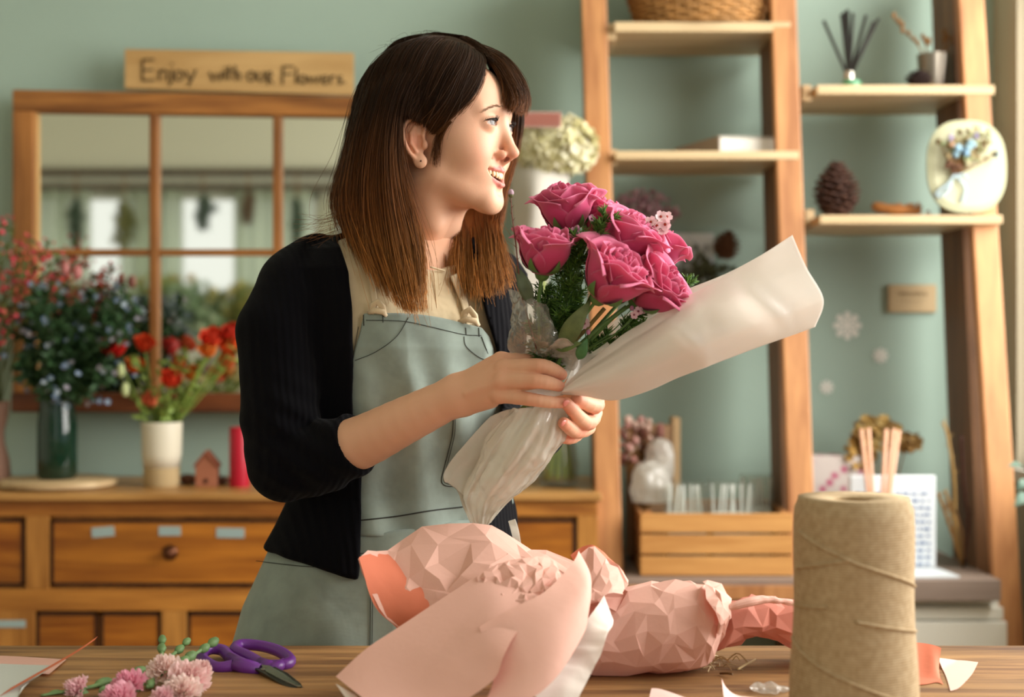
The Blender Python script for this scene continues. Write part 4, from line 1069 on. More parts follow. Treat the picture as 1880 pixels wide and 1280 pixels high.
# far-side lengths beyond the cheek and in front of the far shoulder
J1 = gd((895,90,1.95),(945,150,1.955),(944,216,1.95),(935,290,1.95),(918,360,1.945),(895,440,1.93)); J2 = gd((895,88,1.955),(955,150,1.965),(958,215,1.96),(948,280,1.96),(930,340,1.955),(915,440,1.93))
tj = lambda p: np.clip((1.53-p[:,2])/0.05, 0, 1)*0.55
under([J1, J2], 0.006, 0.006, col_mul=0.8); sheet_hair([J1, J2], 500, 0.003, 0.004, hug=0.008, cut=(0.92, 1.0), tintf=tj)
K = [gd((822,375,1.98),(826,430,1.93),(820,480,1.885),(826,540,1.862)), gd((850,378,1.975),(858,430,1.925),(862,490,1.875),(868,552,1.852)), gd((885,380,1.965),(893,430,1.92),(900,490,1.875),(905,548,1.86)), gd((912,380,1.96),(918,425,1.92),(928,475,1.89),(944,528,1.875))]
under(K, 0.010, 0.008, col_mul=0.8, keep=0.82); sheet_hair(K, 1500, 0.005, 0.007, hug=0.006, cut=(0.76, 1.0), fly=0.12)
# crown
sheet_hair([A[:4], A2[:4], B[:4], C[:4], Dg[:4]], 900, 0.004, 0.003, hug=0.0155, cut=(0.5,1.0)); sheet_hair([g_[:4]+V3(0,0,.002) for g_ in far], 500, 0.004, 0.003, hug=0.0155, cut=(0.5,1.0)); sheet_hair([E_, E2, F_, F2], 500, 0.003, 0.002, hug=0.012, cut=(0.5,1.0)); sheet_hair([t_+V3(0,0,.002) for t_ in T1], 250, 0.003, 0.002, hug=0.011)
# stray hairs
for _ in range(60):
    a = rh.rand(); x0 = 700+180*a; y0 = 62+60*(abs(a-0.45)*1.4)**1.5
    p = gd((x0, y0+10, 1.9), (x0+rh.uniform(-10,20), y0-rh.uniform(0,8), 1.9), (x0+rh.uniform(-30,60), y0+rh.uniform(-4,14), 1.89)); strand(catmull(p, 12), 0.0002, 0.0001)
for _ in range(50):
    y0 = rh.uniform(150, 360); x0 = np.interp(y0, [150,250,380], [668,642,620]); p = gd((x0+10,y0,1.89),(x0-rh.uniform(0,14),y0+60,1.885),(x0-rh.uniform(0,22),y0+120,1.87)); strand(catmull(p, 12), 0.0002, 0.0001)
for _ in range(40):
    y0 = rh.uniform(380, 420); p = gd((640,y0,1.85),(600,y0+rh.uniform(10,25),1.82),(560+rh.uniform(-25,25),y0+rh.uniform(10,45),1.81)); strand(catmull(p, 12), 0.0002, 0.0001)
def hairmat():
    m, N, L, b = newmat('brown_hair'); a = N.new('ShaderNodeAttribute'); a.attribute_name = 'col'; L.new(a.outputs[0], b.inputs['Base Color'])
    b.inputs['Roughness'].default_value = 0.42; b.inputs['Specular IOR Level'].default_value = 0.22
    t = N.new('ShaderNodeBsdfTranslucent'); L.new(a.outputs[0], t.inputs[0]); mx = N.new('ShaderNodeMixShader'); mx.inputs[0].default_value = 0.2
    L.new(b.outputs[0], mx.inputs[1]); L.new(t.outputs[0], mx.inputs[2]); L.new(mx.outputs[0], N['Material Output'].inputs[0]); return m
obj_np('hair', np.concatenate(HV), np.concatenate(HF), hairmat(), person, np.concatenate(HC))
# ---------------------------------------------------------------- the bouquet in her hands
m_petal = vcmat('rose_petal', 0.6, spec=0.12, transl=0.28, sheen=0.2, bump=0.15, bscale=120)
m_stem = mat('flower_stem', '55743a', 0.5, var=0.2)
m_leaf = mat('leaf_green', '4f6b3c', 0.45, var=0.25, vscale=60, transl=0.2)
m_fern = vcmat('fern_needles', 0.55, transl=0.25)
def frame(axis):
    z = V3(*axis); z /= np.linalg.norm(z); x = np.cross(z, V3(0.3, 1, 0.1)); x /= np.linalg.norm(x); return x, np.cross(z, x), z
def rose_bloom(mb, c, axis, Rr, seed, n=26, op=1.0, c_in='b01248', c_mid_='e23c7a', c_rim='f693b6', nu=17, nv=12):
    r = random.Random(seed); X_, Y_, Z_ = frame(axis); c = V3(*c)
    ci, cm, cr = V3(*lin(c_in)), V3(*lin(c_mid_)), V3(*lin(c_rim))
    for k in range(n):
        t = (k+0.5)/n; ph = k*2.39996+r.uniform(-.15, .15)
        h = Rr*(1.55-0.10*t+r.uniform(-.10, .10)); rm = Rr*(0.10+0.86*t**0.85); sp = R(62+18*t+r.uniform(-8, 8))*(1.25 if t < 0.3 else 1)
        fl = op*(0.02+0.50*t**3)*Rr+r.uniform(-.02, .05)*Rr; ruf = Rr*(0.04+0.09*t); f1, f2 = r.uniform(0, 6), r.uniform(2.2, 4.2)
        lean = r.uniform(-.1, .1); vs = []; cs = []
        for j in range(nv):
            v = j/(nv-1)
            for i in range(nu):
                u_ = 2*i/(nu-1)-1
                top = 1-0.16*abs(u_)**2.6-0.05*math.cos(u_*f2+f1)*v
                hh = h*v*top
                prof = math.sin(math.pi*(0.10+0.46*min(1, v*1.15)))**0.8
                rad = rm*prof*(1-0.18*max(0, v-0.55)/0.45*(1-t*0.8)) + fl*max(0, v-0.62)**1.5*4.2*(0.6+0.4*abs(u_))
                rad += ruf*math.sin(u_*f2*1.3+f1+v*2)*v**2.2 + 0.035*Rr*math.sin(u_*9+f1*3)*v**4
                hh -= fl*max(0, v-0.8)**2*9*(0.5+0.6*abs(u_))
                a = ph+u_*sp*(0.55+0.45*math.sin(math.pi*min(0.9, v+0.18)))+lean*v
                p = c + (X_*math.cos(a)+Y_*math.sin(a))*rad + Z_*(hh-0.78*Rr)
                vs.append(p)
                e = max(v**5, 0.9*abs(u_)**8*v); q_ = ci+(cm-ci)*min(1, v*1.5+0.15)*(0.45+0.55*t)
                cs.append(tuple(q_+(cr-q_)*min(1, 1.0*e*(0.6+0.4*t)+0.16*t)))
        g0 = len(mb.v); mb.grid(np.array(vs).reshape(nv, nu, 3)); mb.c.extend(cs)
def calyx(mb, c, axis, Rr):
    X_, Y_, Z_ = frame(axis); c = V3(*c); b0 = c-Z_*Rr*0.80
    mb.ball(b0, (Rr*0.26, Rr*0.26, Rr*0.26), 10, 6)
    for k in range(5):
        a = k*1.2566; d_ = X_*math.cos(a)+Y_*math.sin(a); pts = []
        G = []
        for j in range(6):
            v = j/5; w_ = Rr*0.16*math.sin(math.pi*(0.2+0.8*v))**0.8+0.0003; t_ = np.cross(d_, Z_)
            pc = b0+d_*Rr*(0.2+0.62*math.sin(v*1.5))+Z_*Rr*(0.05+0.55*v*v)
            G.append([pc-t_*w_, pc+d_*w_*0.3, pc+t_*w_])
        mb.grid(np.array(G))
hold = V3(*P(1000, 716, 1.690)); bot = V3(*P(868, 900, 1.73))
roses = [('pink rose at the top of the bouquet with frilled upturned petals', (1040,381,1.685), (-0.10,-0.22,1), 0.0350, 1.1),
 ('pink rose lowest on the left of the bouquet beside the dark cardigan', (1001,460,1.640), (0.12,-0.22,1), 0.0345, 1.0),
 ('large pink rose at the front of the bouquet above the stems', (1128,508,1.610), (0.55,-0.38,0.75), 0.0390, 1.15),
 ('deep pink rose in the middle right of the bouquet behind the front rose', (1154,438,1.665), (0.55,-0.22,0.8), 0.0375, 1.1),
 ('pink rose drooping over the right edge of the bouquet', (1205,527,1.650), (0.75,-0.35,0.55), 0.0370, 1.2),
 ('half-hidden pink rose at the back right of the bouquet', (1214,457,1.72), (0.6,0.0,0.8), 0.0285, 0.9),
 ('small deep pink rose tucked behind the topmost rose', (1092,392,1.72), (0.30,-0.2,1), 0.0270, 0.9)]
for k, (lab, q, ax, rr, op) in enumerate(roses):
    c = V3(*P(*q)); X_, Y_, Z_ = frame(ax)
    t_ = thing('rose', lab, 'rose', tuple(c), 'pink roses in the held bouquet')
    mb = MB(); rose_bloom(mb, c, ax, rr, 100+k, n=32, op=op)
    if k in (2, 3, 4): pass
    o_ = obj('bloom', mb, m_petal, t_, smooth=True)
    md = o_.modifiers.new('thickness', 'SOLIDIFY'); md.thickness = 0.0006
    mb = MB(); calyx(mb, c, ax, rr); obj('calyx', mb, m_stem, t_, smooth=True)
    b0 = c-Z_*rr*0.85; hk = hold+V3(0.006*math.cos(k*2.1), 0.006*math.sin(k*2.1), 0)
    pts = catmull([b0, b0-Z_*0.035, (b0-Z_*0.03)*0.45+hk*0.55, hk, bot+V3(0.012*math.cos(k*1.7), 0.010*math.sin(k*1.3), 0.02*(k % 3))], 24)
    obj('stem', MB().tube(pts, 0.0022, 8), m_stem, t_, smooth=True)
# feathery green sprigs
def sprig(mb, base, tip, n_br, br_len, seed, bend=(0,0,0), nd=44, dark=0.0, r_n=0.00062):
    r = random.Random(seed); base, tip = V3(*base), V3(*tip)
    main = catmull([base, (base+tip)/2+V3(*bend), tip], 24)
    cst = lin('4a6a2c'); mb.tube(main, np.linspace(0.0012, 0.0005, 24), 5, cst)
    ax = tip-base; ax /= np.linalg.norm(ax)
    for k in range(n_br):
        t = 0.12+0.88*(k+0.5)/n_br; i = int(t*22); p0 = main[i]; d0 = main[i+1]-main[i]; d0 /= np.linalg.norm(d0)
        rnd = V3(r.gauss(0,1), r.gauss(0,1), r.gauss(0,1)); s_ = np.cross(d0, rnd); s_ /= np.linalg.norm(s_)
        L = br_len*(1.05-0.55*t)*r.uniform(.7, 1.2); dr = d0*0.75+s_*0.75; dr /= np.linalg.norm(dr)
        q = [p0+dr*L*v+d0*L*0.25*v*v for v in np.linspace(0, 1, 6)]
        mb.tube(q, np.linspace(0.0006, 0.0003, 6), 3, cst)
        for m in range(nd):
            v = r.random(); b_ = q[0]+(q[-1]-q[0])*v; nn = V3(r.gauss(0,1), r.gauss(0,1), r.gauss(0,1)); nn = nn-dr*(nn@dr); nn /= np.linalg.norm(nn)+1e-9
            e = b_+(dr*0.75+nn*0.7)*r.uniform(.006, .011); g_ = r.random()
            col = [a+(b2-a)*g_ for a, b2 in zip(lin('2a5220'), lin('78a346'))]
            mb.tube([b_, (b_+e)/2+nn*0.0006, e], [r_n, r_n*1.1, r_n*0.4], 3, col, caps=False)
SPR = [((1010,700,1.69),(1002,530,1.665),16,.026,(-.006,0,0)),((1008,690,1.70),(1035,490,1.68),18,.026,(0,0,0)),((1005,690,1.68),(980,560,1.67),12,.022,(0,0,0)),
 ((1012,690,1.68),(1068,425,1.635),26,.026,(0,-.008,0)),((1020,670,1.68),(1118,392,1.635),30,.022,(-.016,-.014,0)),((1015,690,1.70),(1055,560,1.675),14,.022,(0,0,0)),
 ((1020,690,1.70),(1280,512,1.70),26,.020,(.0,.0,-.008)),((1030,680,1.70),(1180,575,1.665),18,.018,(0,0,-.004)),((1010,700,1.70),(1020,600,1.655),12,.024,(0,0,0)),((1010,690,1.72),(1075,500,1.70),18,.024,(0,0,0)),
 ((1005,700,1.70),(1012,555,1.68),16,.028,(.003,0,0)),((1008,700,1.69),(1045,570,1.665),18,.026,(0,-.004,0)),((1000,690,1.70),(985,600,1.68),12,.022,(0,0,0))]
sl_ = ['dark green feathery sprig low beside the cardigan', 'feathery green sprig rising between the two left roses', 'short feathery green sprig nearest the dark cardigan', 'tall feathery sprig in the gap between left and front roses', 'long bright green sprig reaching up to the small top rose', 'feathery sprig under the large front rose', 'long green sprig poking out beyond the right-hand roses', 'yellow-green sprig under the front rose near the white wrap', 'lowest dark feathery sprig just above the hand', 'feathery sprig deep behind the front rose', 'dark feathery sprig in the middle of the greenery under the left rose', 'feathery sprig beside the folded olive leaf', 'short dark sprig against the cellophane by the cardigan']
for k, (a, b_, n, L, bd) in enumerate(SPR):
    mb = MB(); sprig(mb, P(*a), P(*b_), n, L, 40+k, bd)
    tag(obj('fern_sprig', mb, m_fern, smooth=True), sl_[k], 'foliage', 'feathery green sprigs in the held bouquet')
# wax flower
def blossom(mb, c, axis, s, col_p, col_c, seed=0, n=5):
    X_, Y_, Z_ = frame(axis); c = V3(*c); cp = lin(col_p)
    for k in range(n):
        a = k*2*math.pi/n+seed; d_ = X_*math.cos(a)+Y_*math.sin(a); t_ = np.cross(Z_, d_); G = []
        for v in (0, .35, .7, 1.0):
            w_ = s*(0.12+0.42*math.sin(math.pi*min(.86, v*0.85+0.1))); pc = c+d_*s*v+Z_*s*0.35*v*v
            G.append([pc-t_*w_+Z_*s*.06, pc, pc+t_*w_+Z_*s*.06])
        mb.grid(np.array(G), cp)
    mb.ball(c+Z_*s*0.05, s*0.26, 7, 5, col=lin(col_c))
m_vcf = vcmat('small_petals', 0.6, transl=0.2)
def waxsprig(name, lab, base, pts, seed, cols=('f4d9dc','b0402a'), size=0.0062, extra=()):
    r = random.Random(seed); t_ = thing(name, lab, 'flower', P(*base), 'wax flower sprigs in the held bouquet')
    st = MB(); fl = MB(); b0 = V3(*P(*base))
    for q in pts:
        e = V3(*P(*q[:3])); c_ = catmull([b0, (b0*0.4+e*0.6)+V3(0,0,-0.006), e], 10); st.tube(c_, np.linspace(0.0009, 0.0005, 10), 5)
        if len(q) > 3 and q[3] == 'bud':
            fl.ball(e, (0.0026, 0.0026, 0.0032), 8, 6, col=lin('d78fb0'))
        else:
            blossom(fl, e, (r.uniform(-.3,.6), -1, r.uniform(-.2,.7)), size*r.uniform(.85, 1.1), cols[0], cols[1], r.random()*3)
    obj('twig', st, m_stem, t_, smooth=True); obj('blossoms', fl, m_vcf, t_, smooth=True)
waxsprig('waxflower_sprig', 'sprig of small white wax flowers standing above the right-hand roses', (1150,440,1.69), [(1195,408,1.66),(1213,398,1.655),(1221,412,1.655),(1224,398,1.66),(1206,415,1.665),(1196,425,1.66,'bud'),(1170,408,1.665,'bud'),(1178,418,1.67,'bud'),(1166,400,1.67,'bud'),(1218,422,1.66)], 1, size=0.0068)
waxsprig('waxflower_sprig', 'sprig of mauve buds between the green sprig and the front rose', (1070,470,1.66), [(1096,440,1.635),(1104,436,1.63),(1088,452,1.64),(1082,462,1.64,'bud'),(1108,446,1.63,'bud'),(1056,424,1.645),(1086,402,1.65),(1060,418,1.645,'bud'),(1078,475,1.65,'bud')], 2, ('dca0bd','8a3a5a'), 0.0052)
waxsprig('waxflower_sprig', 'sprig of pale wax flowers peeping out below the drooping rose', (1080,640,1.66), [(1172,572,1.645),(1164,578,1.64),(1073,594,1.64),(1080,610,1.64,'bud'),(1160,566,1.65,'bud'),(1178,568,1.65)], 3, ('efc9cf','9a4a5a'), 0.0058)
# tall bud twig on the left
t_ = thing('bud_twig', 'thin bare twig with one pale closed bud left of the roses', 'twig', P(955, 560, 1.63))
tw = MB(); pts = catmull([P(985,640,1.65), P(958,540,1.63), P(947,450,1.625), P(940,395,1.625), P(938,362,1.625)], 30); tw.tube(pts, np.linspace(0.0011, 0.0006, 30), 5)
for i in range(4, 28, 2):
    p_ = V3(*pts[i]); s_ = -1 if (i//2) % 2 else 1; tw.tube([p_, p_+V3(0.003*s_, 0, 0.004)], [0.0005, 0.0001], 4)
obj('twig', tw, mat('reddish_twig', '6e4436', 0.6), t_, smooth=True)
bd = MB().ball(P(938,354,1.625), (0.0034,0.0034,0.0042), 10, 8, col=lin('c9a8b8')).ball(P(938,358,1.625), (0.0030,0.0030,0.0035), 10, 8, col=lin('6f6f45'))
obj('bud', bd, m_vcf, t_, smooth=True)
# leaves
def leaf(mb, base, tip, w, nrm=(0,-1,0.2), curl=0.15, n=10, cup=0.2):
    b0, b1 = V3(*base), V3(*tip); ax = b1-b0; L = np.linalg.norm(ax); ax /= L; nn = V3(*nrm); nn = nn-ax*(nn@ax); nn /= np.linalg.norm(nn); s_ = np.cross(ax, nn); G = []
    for j in range(n):
        v = j/(n-1); ww = w*math.sin(math.pi*min(0.985, 0.02+v**0.8*0.97))+0.0002; c_ = b0+ax*L*v+nn*L*curl*math.sin(math.pi*v)
        G.append([c_-s_*ww+nn*ww*cup, c_-s_*ww*.5+nn*ww*cup*.3, c_, c_+s_*ww*.5+nn*ww*cup*.3, c_+s_*ww+nn*ww*cup])
    mb.grid(np.array(G))
for lab, b0, b1, w, col in (('dark grey-green leaf against the cardigan left of the roses', (975,560,1.635), (948,488,1.63), 0.008, '5d6a50'), ('long olive leaf folded upright under the front rose', (1028,642,1.64), (1084,552,1.625), 0.011, '6d7a4c'), ('small green leaf tip by the fold of the white wrap', (1062,660,1.645), (1078,622,1.635), 0.0065, '5c8f5a'), ('olive leaf lying low over the stems by the hand', (1020,640,1.64), (1068,630,1.63), 0.007, '66783f')):
    mb = MB(); leaf(mb, P(*b0), P(*b1), w); tag(obj('leaf', mb, mat('leaf_'+col, col, 0.5, var=0.2, vscale=80, transl=0.15), smooth=True, solid=0.0005), lab, 'leaf', 'loose leaves in the held bouquet')
for lab, pts in (('straight green stem slanting up to the drooping rose', [(1040,655,1.655),(1090,610,1.65),(1150,563,1.655)]), ('brownish stem beside the folded leaf', [(1035,648,1.66),(1080,600,1.655),(1110,566,1.65)])):
    tag(obj('flower_stem', MB().tube(catmull([P(*q) for q in pts], 12), 0.0024, 8), m_stem if 'green' in lab else mat('brown_stem', '7d6a38', 0.6), smooth=True), lab, 'stem')
# clear cellophane around the stems
def filmmat(name, tint, rough, alpha, gl=0.5, bump=0.4):
    m, N, L, b = newmat(name); b.inputs['Base Color'].default_value = (*lin(tint), 1); b.inputs['Roughness'].default_value = rough; b.inputs['Specular IOR Level'].default_value = 0.9
    tr = N.new('ShaderNodeBsdfTransparent'); tr.inputs[0].default_value = (0.96, 0.96, 0.94, 1)
    gls = N.new('ShaderNodeBsdfGlossy'); gls.inputs['Roughness'].default_value = rough
    tl = N.new('ShaderNodeBsdfTranslucent'); tl.inputs[0].default_value = (*lin(tint), 1)
    m1 = N.new('ShaderNodeMixShader'); m1.inputs[0].default_value = 0.55; L.new(b.outputs[0], m1.inputs[1]); L.new(tl.outputs[0], m1.inputs[2])
    lw = N.new('ShaderNodeLayerWeight'); lw.inputs[0].default_value = 0.35
    m2 = N.new('ShaderNodeMixShader'); m2.inputs[0].default_value = alpha; L.new(tr.outputs[0], m2.inputs[1]); L.new(m1.outputs[0], m2.inputs[2])
    mu = N.new('ShaderNodeMath'); mu.operation = 'MULTIPLY'; mu.inputs[1].default_value = gl; L.new(lw.outputs['Fresnel'], mu.inputs[0])
    m3 = N.new('ShaderNodeMixShader'); L.new(mu.outputs[0], m3.inputs[0]); L.new(m2.outputs[0], m3.inputs[1]); L.new(gls.outputs[0], m3.inputs[2])
    tc = N.new('ShaderNodeTexCoord'); n = N.new('ShaderNodeTexNoise'); n.inputs['Scale'].default_value = 45; n.inputs['Detail'].default_value = 3; L.new(tc.outputs['Object'], n.inputs[0])
    bp = N.new('ShaderNodeBump'); bp.inputs['Strength'].default_value = bump; bp.inputs['Distance'].default_value = 0.004; L.new(n.outputs[0], bp.inputs['Height'])
    for x in (b, gls, tl): L.new(bp.outputs[0], x.inputs['Normal'])
    L.new(m3.outputs[0], N['Material Output'].inputs[0]); return m
m_cello = filmmat('clear_cellophane', 'e8e6dc', 0.12, 0.20, 0.5, 0.5)
m_wrap = filmmat('milky_film', 'fdf8f2', 0.35, 0.66, 0.25, 0.12)
m_wrap2 = filmmat('thin_milky_film', 'faf5ea', 0.22, 0.55, 0.35, 0.45)
def crumple(ctrl, nu, nv, sc, amp, seed, k=3):
    G = resample(Pg(ctrl), nu, nv); return G + grid_normals(G)*facets(G, sc, amp, seed, k)[..., None]
G = crumple([[(935,530,1.655),(965,540,1.635),(990,555,1.63),(1000,560,1.66)],[(945,580,1.65),(960,585,1.625),(1005,590,1.622),(1018,600,1.65)],[(932,625,1.665),(965,630,1.645),(1010,640,1.64),(1030,620,1.66)],[(945,665,1.70),(975,668,1.70),(1015,672,1.70),(1058,640,1.67)],[(975,690,1.715),(990,694,1.712),(1010,696,1.71),(1042,690,1.70)]], 80, 70, 110, 0.0035, 3)
tag(obj('cellophane_sheet', MB().grid(G), m_cello, smooth=True, autos=25, solid=0.0002), 'crinkled clear cellophane sheet around the stems above the hand', 'cellophane')
G = crumple([[(1010,635,1.628),(1028,622,1.62),(1046,626,1.622),(1062,640,1.64)],[(1000,652,1.665),(1022,648,1.648),(1046,650,1.645),(1064,660,1.66)],[(1004,676,1.70),(1022,675,1.695),(1040,678,1.675),(1050,684,1.67)],[(1018,694,1.71),(1026,696,1.70),(1034,697,1.68),(1040,696,1.675)]], 50, 50, 130, 0.003, 5)
tag(obj('cellophane_tuft', MB().grid(G), filmmat('cellophane_tuft', 'efe9e0', 0.15, 0.5, 0.45, 0.5), smooth=True, autos=25, solid=0.0002), 'puckered tuft of cellophane just above the upper hand', 'cellophane')
# big milky sheet trailing to the right, a front and a back leaf folded along the lower edge
front = [[(1034,712,1.640),(1034,716,1.632),(1032,720,1.632),(1030,724,1.642)],
 [(1075,668,1.655),(1075,690,1.625),(1074,712,1.622),(1074,727,1.645)],
 [(1150,612,1.655),(1152,650,1.60),(1152,692,1.598),(1142,733,1.635)],
 [(1240,556,1.65),(1245,595,1.585),(1255,645,1.580),(1252,691,1.625)],
 [(1345,500,1.635),(1352,545,1.575),(1372,600,1.568),(1378,643,1.61)],
 [(1455,432,1.62),(1480,490,1.565),(1512,550,1.555),(1497,600,1.60)]]
G = resample(Pg(front), 90, 44)
uu = np.linspace(0, 1, 90)[:, None]; vv = np.linspace(0, 1, 44)[None]
G = G + V3(0,-1,0)*(0.014*np.exp(-((uu-0.80-0.10*vv)/0.030)**2)*np.sin(np.pi*vv)**0.5 + 0.006*np.exp(-((uu-0.52-0.18*vv)/0.03)**2) - 0.008*np.exp(-((uu-0.72-.05*vv)/0.06)**2)*np.exp(-((vv-0.4)/0.25)**2) + 0.004*np.exp(-((vv-0.25-0.0*uu)/0.04)**2)*(uu < 0.62)*np.sin(np.pi*np.clip(uu/0.62, 0, 1)))[..., None]
G = G + grid_normals(G)*(0.0012*vnoise(G.reshape(-1,3)*30, 4).reshape(90, 44))[..., None]
back = [[(1034,712,1.650),(1034,716,1.655),(1032,720,1.655),(1030,724,1.6425)],
 [(1066,650,1.68),(1075,680,1.675),(1074,712,1.665),(1074,727,1.6455)],
 [(1118,594,1.70),(1150,640,1.685),(1152,692,1.665),(1142,733,1.6355)],
 [(1225,545,1.70),(1240,590,1.675),(1255,645,1.645),(1252,691,1.6255)],
 [(1338,500,1.68),(1352,545,1.65),(1372,600,1.630),(1378,643,1.6105)],
 [(1448,440,1.655),(1474,485,1.635),(1508,552,1.615),(1496.5,600,1.6005)]]
G2 = resample(Pg(back), 60, 30); G2 = G2 + grid_normals(G2)*facets(G2, 22, 0.004, 8)[..., None]*np.sin(np.pi*np.linspace(0,1,30))[None,:,None]
GT = resample(Pg([[(930,724,1.664),(931,727,1.663),(932,730,1.664)],[(975,716,1.657),(978,724,1.650),(980,731,1.655)],[(1030,706,1.652),(1034,715,1.646),(1034,726,1.648)]]), 20, 8)
wr_ = thing('wrapping_sheet', 'wide milky translucent wrapping sheet trailing from the hands to the right', 'wrapping sheet', P(1034, 716, 1.64))
obj('front_leaf', MB().grid(G), m_wrap, wr_, smooth=True, solid=0.0004)
GI = G[:62].copy() + V3(0, 0.007, 0); GI[:, :10] = GI[:, 10:11] + (GI[:, :10]-GI[:, 10:11])*0.15
obj('inner_leaf', MB().grid(GI), m_wrap, wr_, smooth=True, solid=0.0004); obj('tail', MB().grid(GT), m_wrap, wr_, smooth=True, solid=0.0004); obj('back_leaf', MB().grid(G2), m_wrap2, wr_, smooth=True, solid=0.0004)
# the film that goes on below the hands around the stems
lowf = [[(940,752,1.672),(965,750,1.655),(1000,746,1.650),(1030,748,1.665),(1044,752,1.675)],
 [(905,790,1.685),(935,792,1.655),(985,792,1.640),(1020,792,1.655),(1040,800,1.685)],
 [(880,830,1.70),(905,838,1.665),(955,842,1.645),(1000,840,1.66),(1028,822,1.70)],
 [(862,872,1.715),(880,880,1.68),(925,884,1.66),(970,880,1.68),(992,868,1.71)],
 [(846,912,1.725),(862,918,1.70),(895,925,1.69),(925,925,1.70),(942,915,1.725)],
 [(862,958,1.735),(872,962,1.72),(885,965,1.715),(898,963,1.72),(905,955,1.735)]]
G = resample(Pg(lowf), 90, 70); u_, v_ = np.linspace(0,1,90)[:,None], np.linspace(0,1,70)[None]
G = G + V3(0,-1,0)*((0.0035*np.sin(v_*26+2.2*np.sin(u_*3)+1)+0.0025*np.sin(v_*47-2*u_))*(0.35+0.65*np.sin(np.pi*np.clip(u_*0.85+.12, 0, 1))))[..., None]
G = G + grid_normals(G)*(facets(G*np.array([1,1,0.6]), 60, 0.0035, 12))[..., None]
lw_ = thing('stem_wrap', 'crinkled milky film gathered around the stems below the hands', 'wrapping film', tuple(bot))
obj('front_film', MB().grid(G), m_wrap2, lw_, smooth=True, solid=0.0003)
lowb = [[(900,765,1.690),(935,752,1.69),(1000,746,1.70),(1040,750,1.69)],[(865,800,1.692),(900,800,1.70),(980,800,1.74),(1036,805,1.70)],[(822,855,1.70),(860,860,1.705),(950,850,1.75),(1022,826,1.71)],[(815,882,1.70),(850,895,1.71),(920,895,1.75),(985,872,1.72)],[(836,900,1.71),(866,925,1.72),(900,930,1.745),(938,918,1.735)],[(856,940,1.74),(872,962,1.745),(885,965,1.745),(905,955,1.74)]]
G = resample(Pg(lowb), 50, 40); G = G + grid_normals(G)*(facets(G, 45, 0.003, 22))[..., None]
obj('back_film', MB().grid(G), m_wrap2, lw_, smooth=True, solid=0.0003)
# ---------------------------------------------------------------- things on the work table
def on_table(px, py): D = (ZC-TZ)*F/(py-640); return P(px, py, D)
def papermat(name, col, back, rough=0.75, bump=0.12):
    m, N, L, b = newmat(name); b.inputs['Roughness'].default_value = rough; b.inputs['Specular IOR Level'].default_value = 0.2
    g = N.new('ShaderNodeNewGeometry'); mx = N.new('ShaderNodeMixRGB'); mx.inputs[1].default_value = (*lin(col), 1); mx.inputs[2].default_value = (*lin(back), 1)
    L.new(g.outputs['Backfacing'], mx.inputs[0]); L.new(mx.outputs[0], b.inputs['Base Color'])
    tc = N.new('ShaderNodeTexCoord'); n = N.new('ShaderNodeTexNoise'); n.inputs['Scale'].default_value = 90; n.inputs['Detail'].default_value = 4; L.new(tc.outputs['Object'], n.inputs[0])
    bp = N.new('ShaderNodeBump'); bp.inputs['Strength'].default_value = bump; bp.inputs['Distance'].default_value = 0.003; L.new(n.outputs[0], bp.inputs['Height']); L.new(bp.outputs[0], b.inputs['Normal'])
    t = N.new('ShaderNodeBsdfTranslucent'); L.new(mx.outputs[0], t.inputs[0]); ms = N.new('ShaderNodeMixShader'); ms.inputs[0].default_value = 0.15
    L.new(b.outputs[0], ms.inputs[1]); L.new(t.outputs[0], ms.inputs[2]); L.new(ms.outputs[0], N['Material Output'].inputs[0]); return m
m_pink = papermat('pink_kraft_paper', 'eabbab', 'e07c58'); m_coral = papermat('coral_kraft_paper', 'dd8163', 'f0b8a2'); m_rose = papermat('rose_kraft_paper', 'c47e6c', 'f0b8a2'); m_tissue = papermat('white_tissue', 'efe9df', 'efe9df')
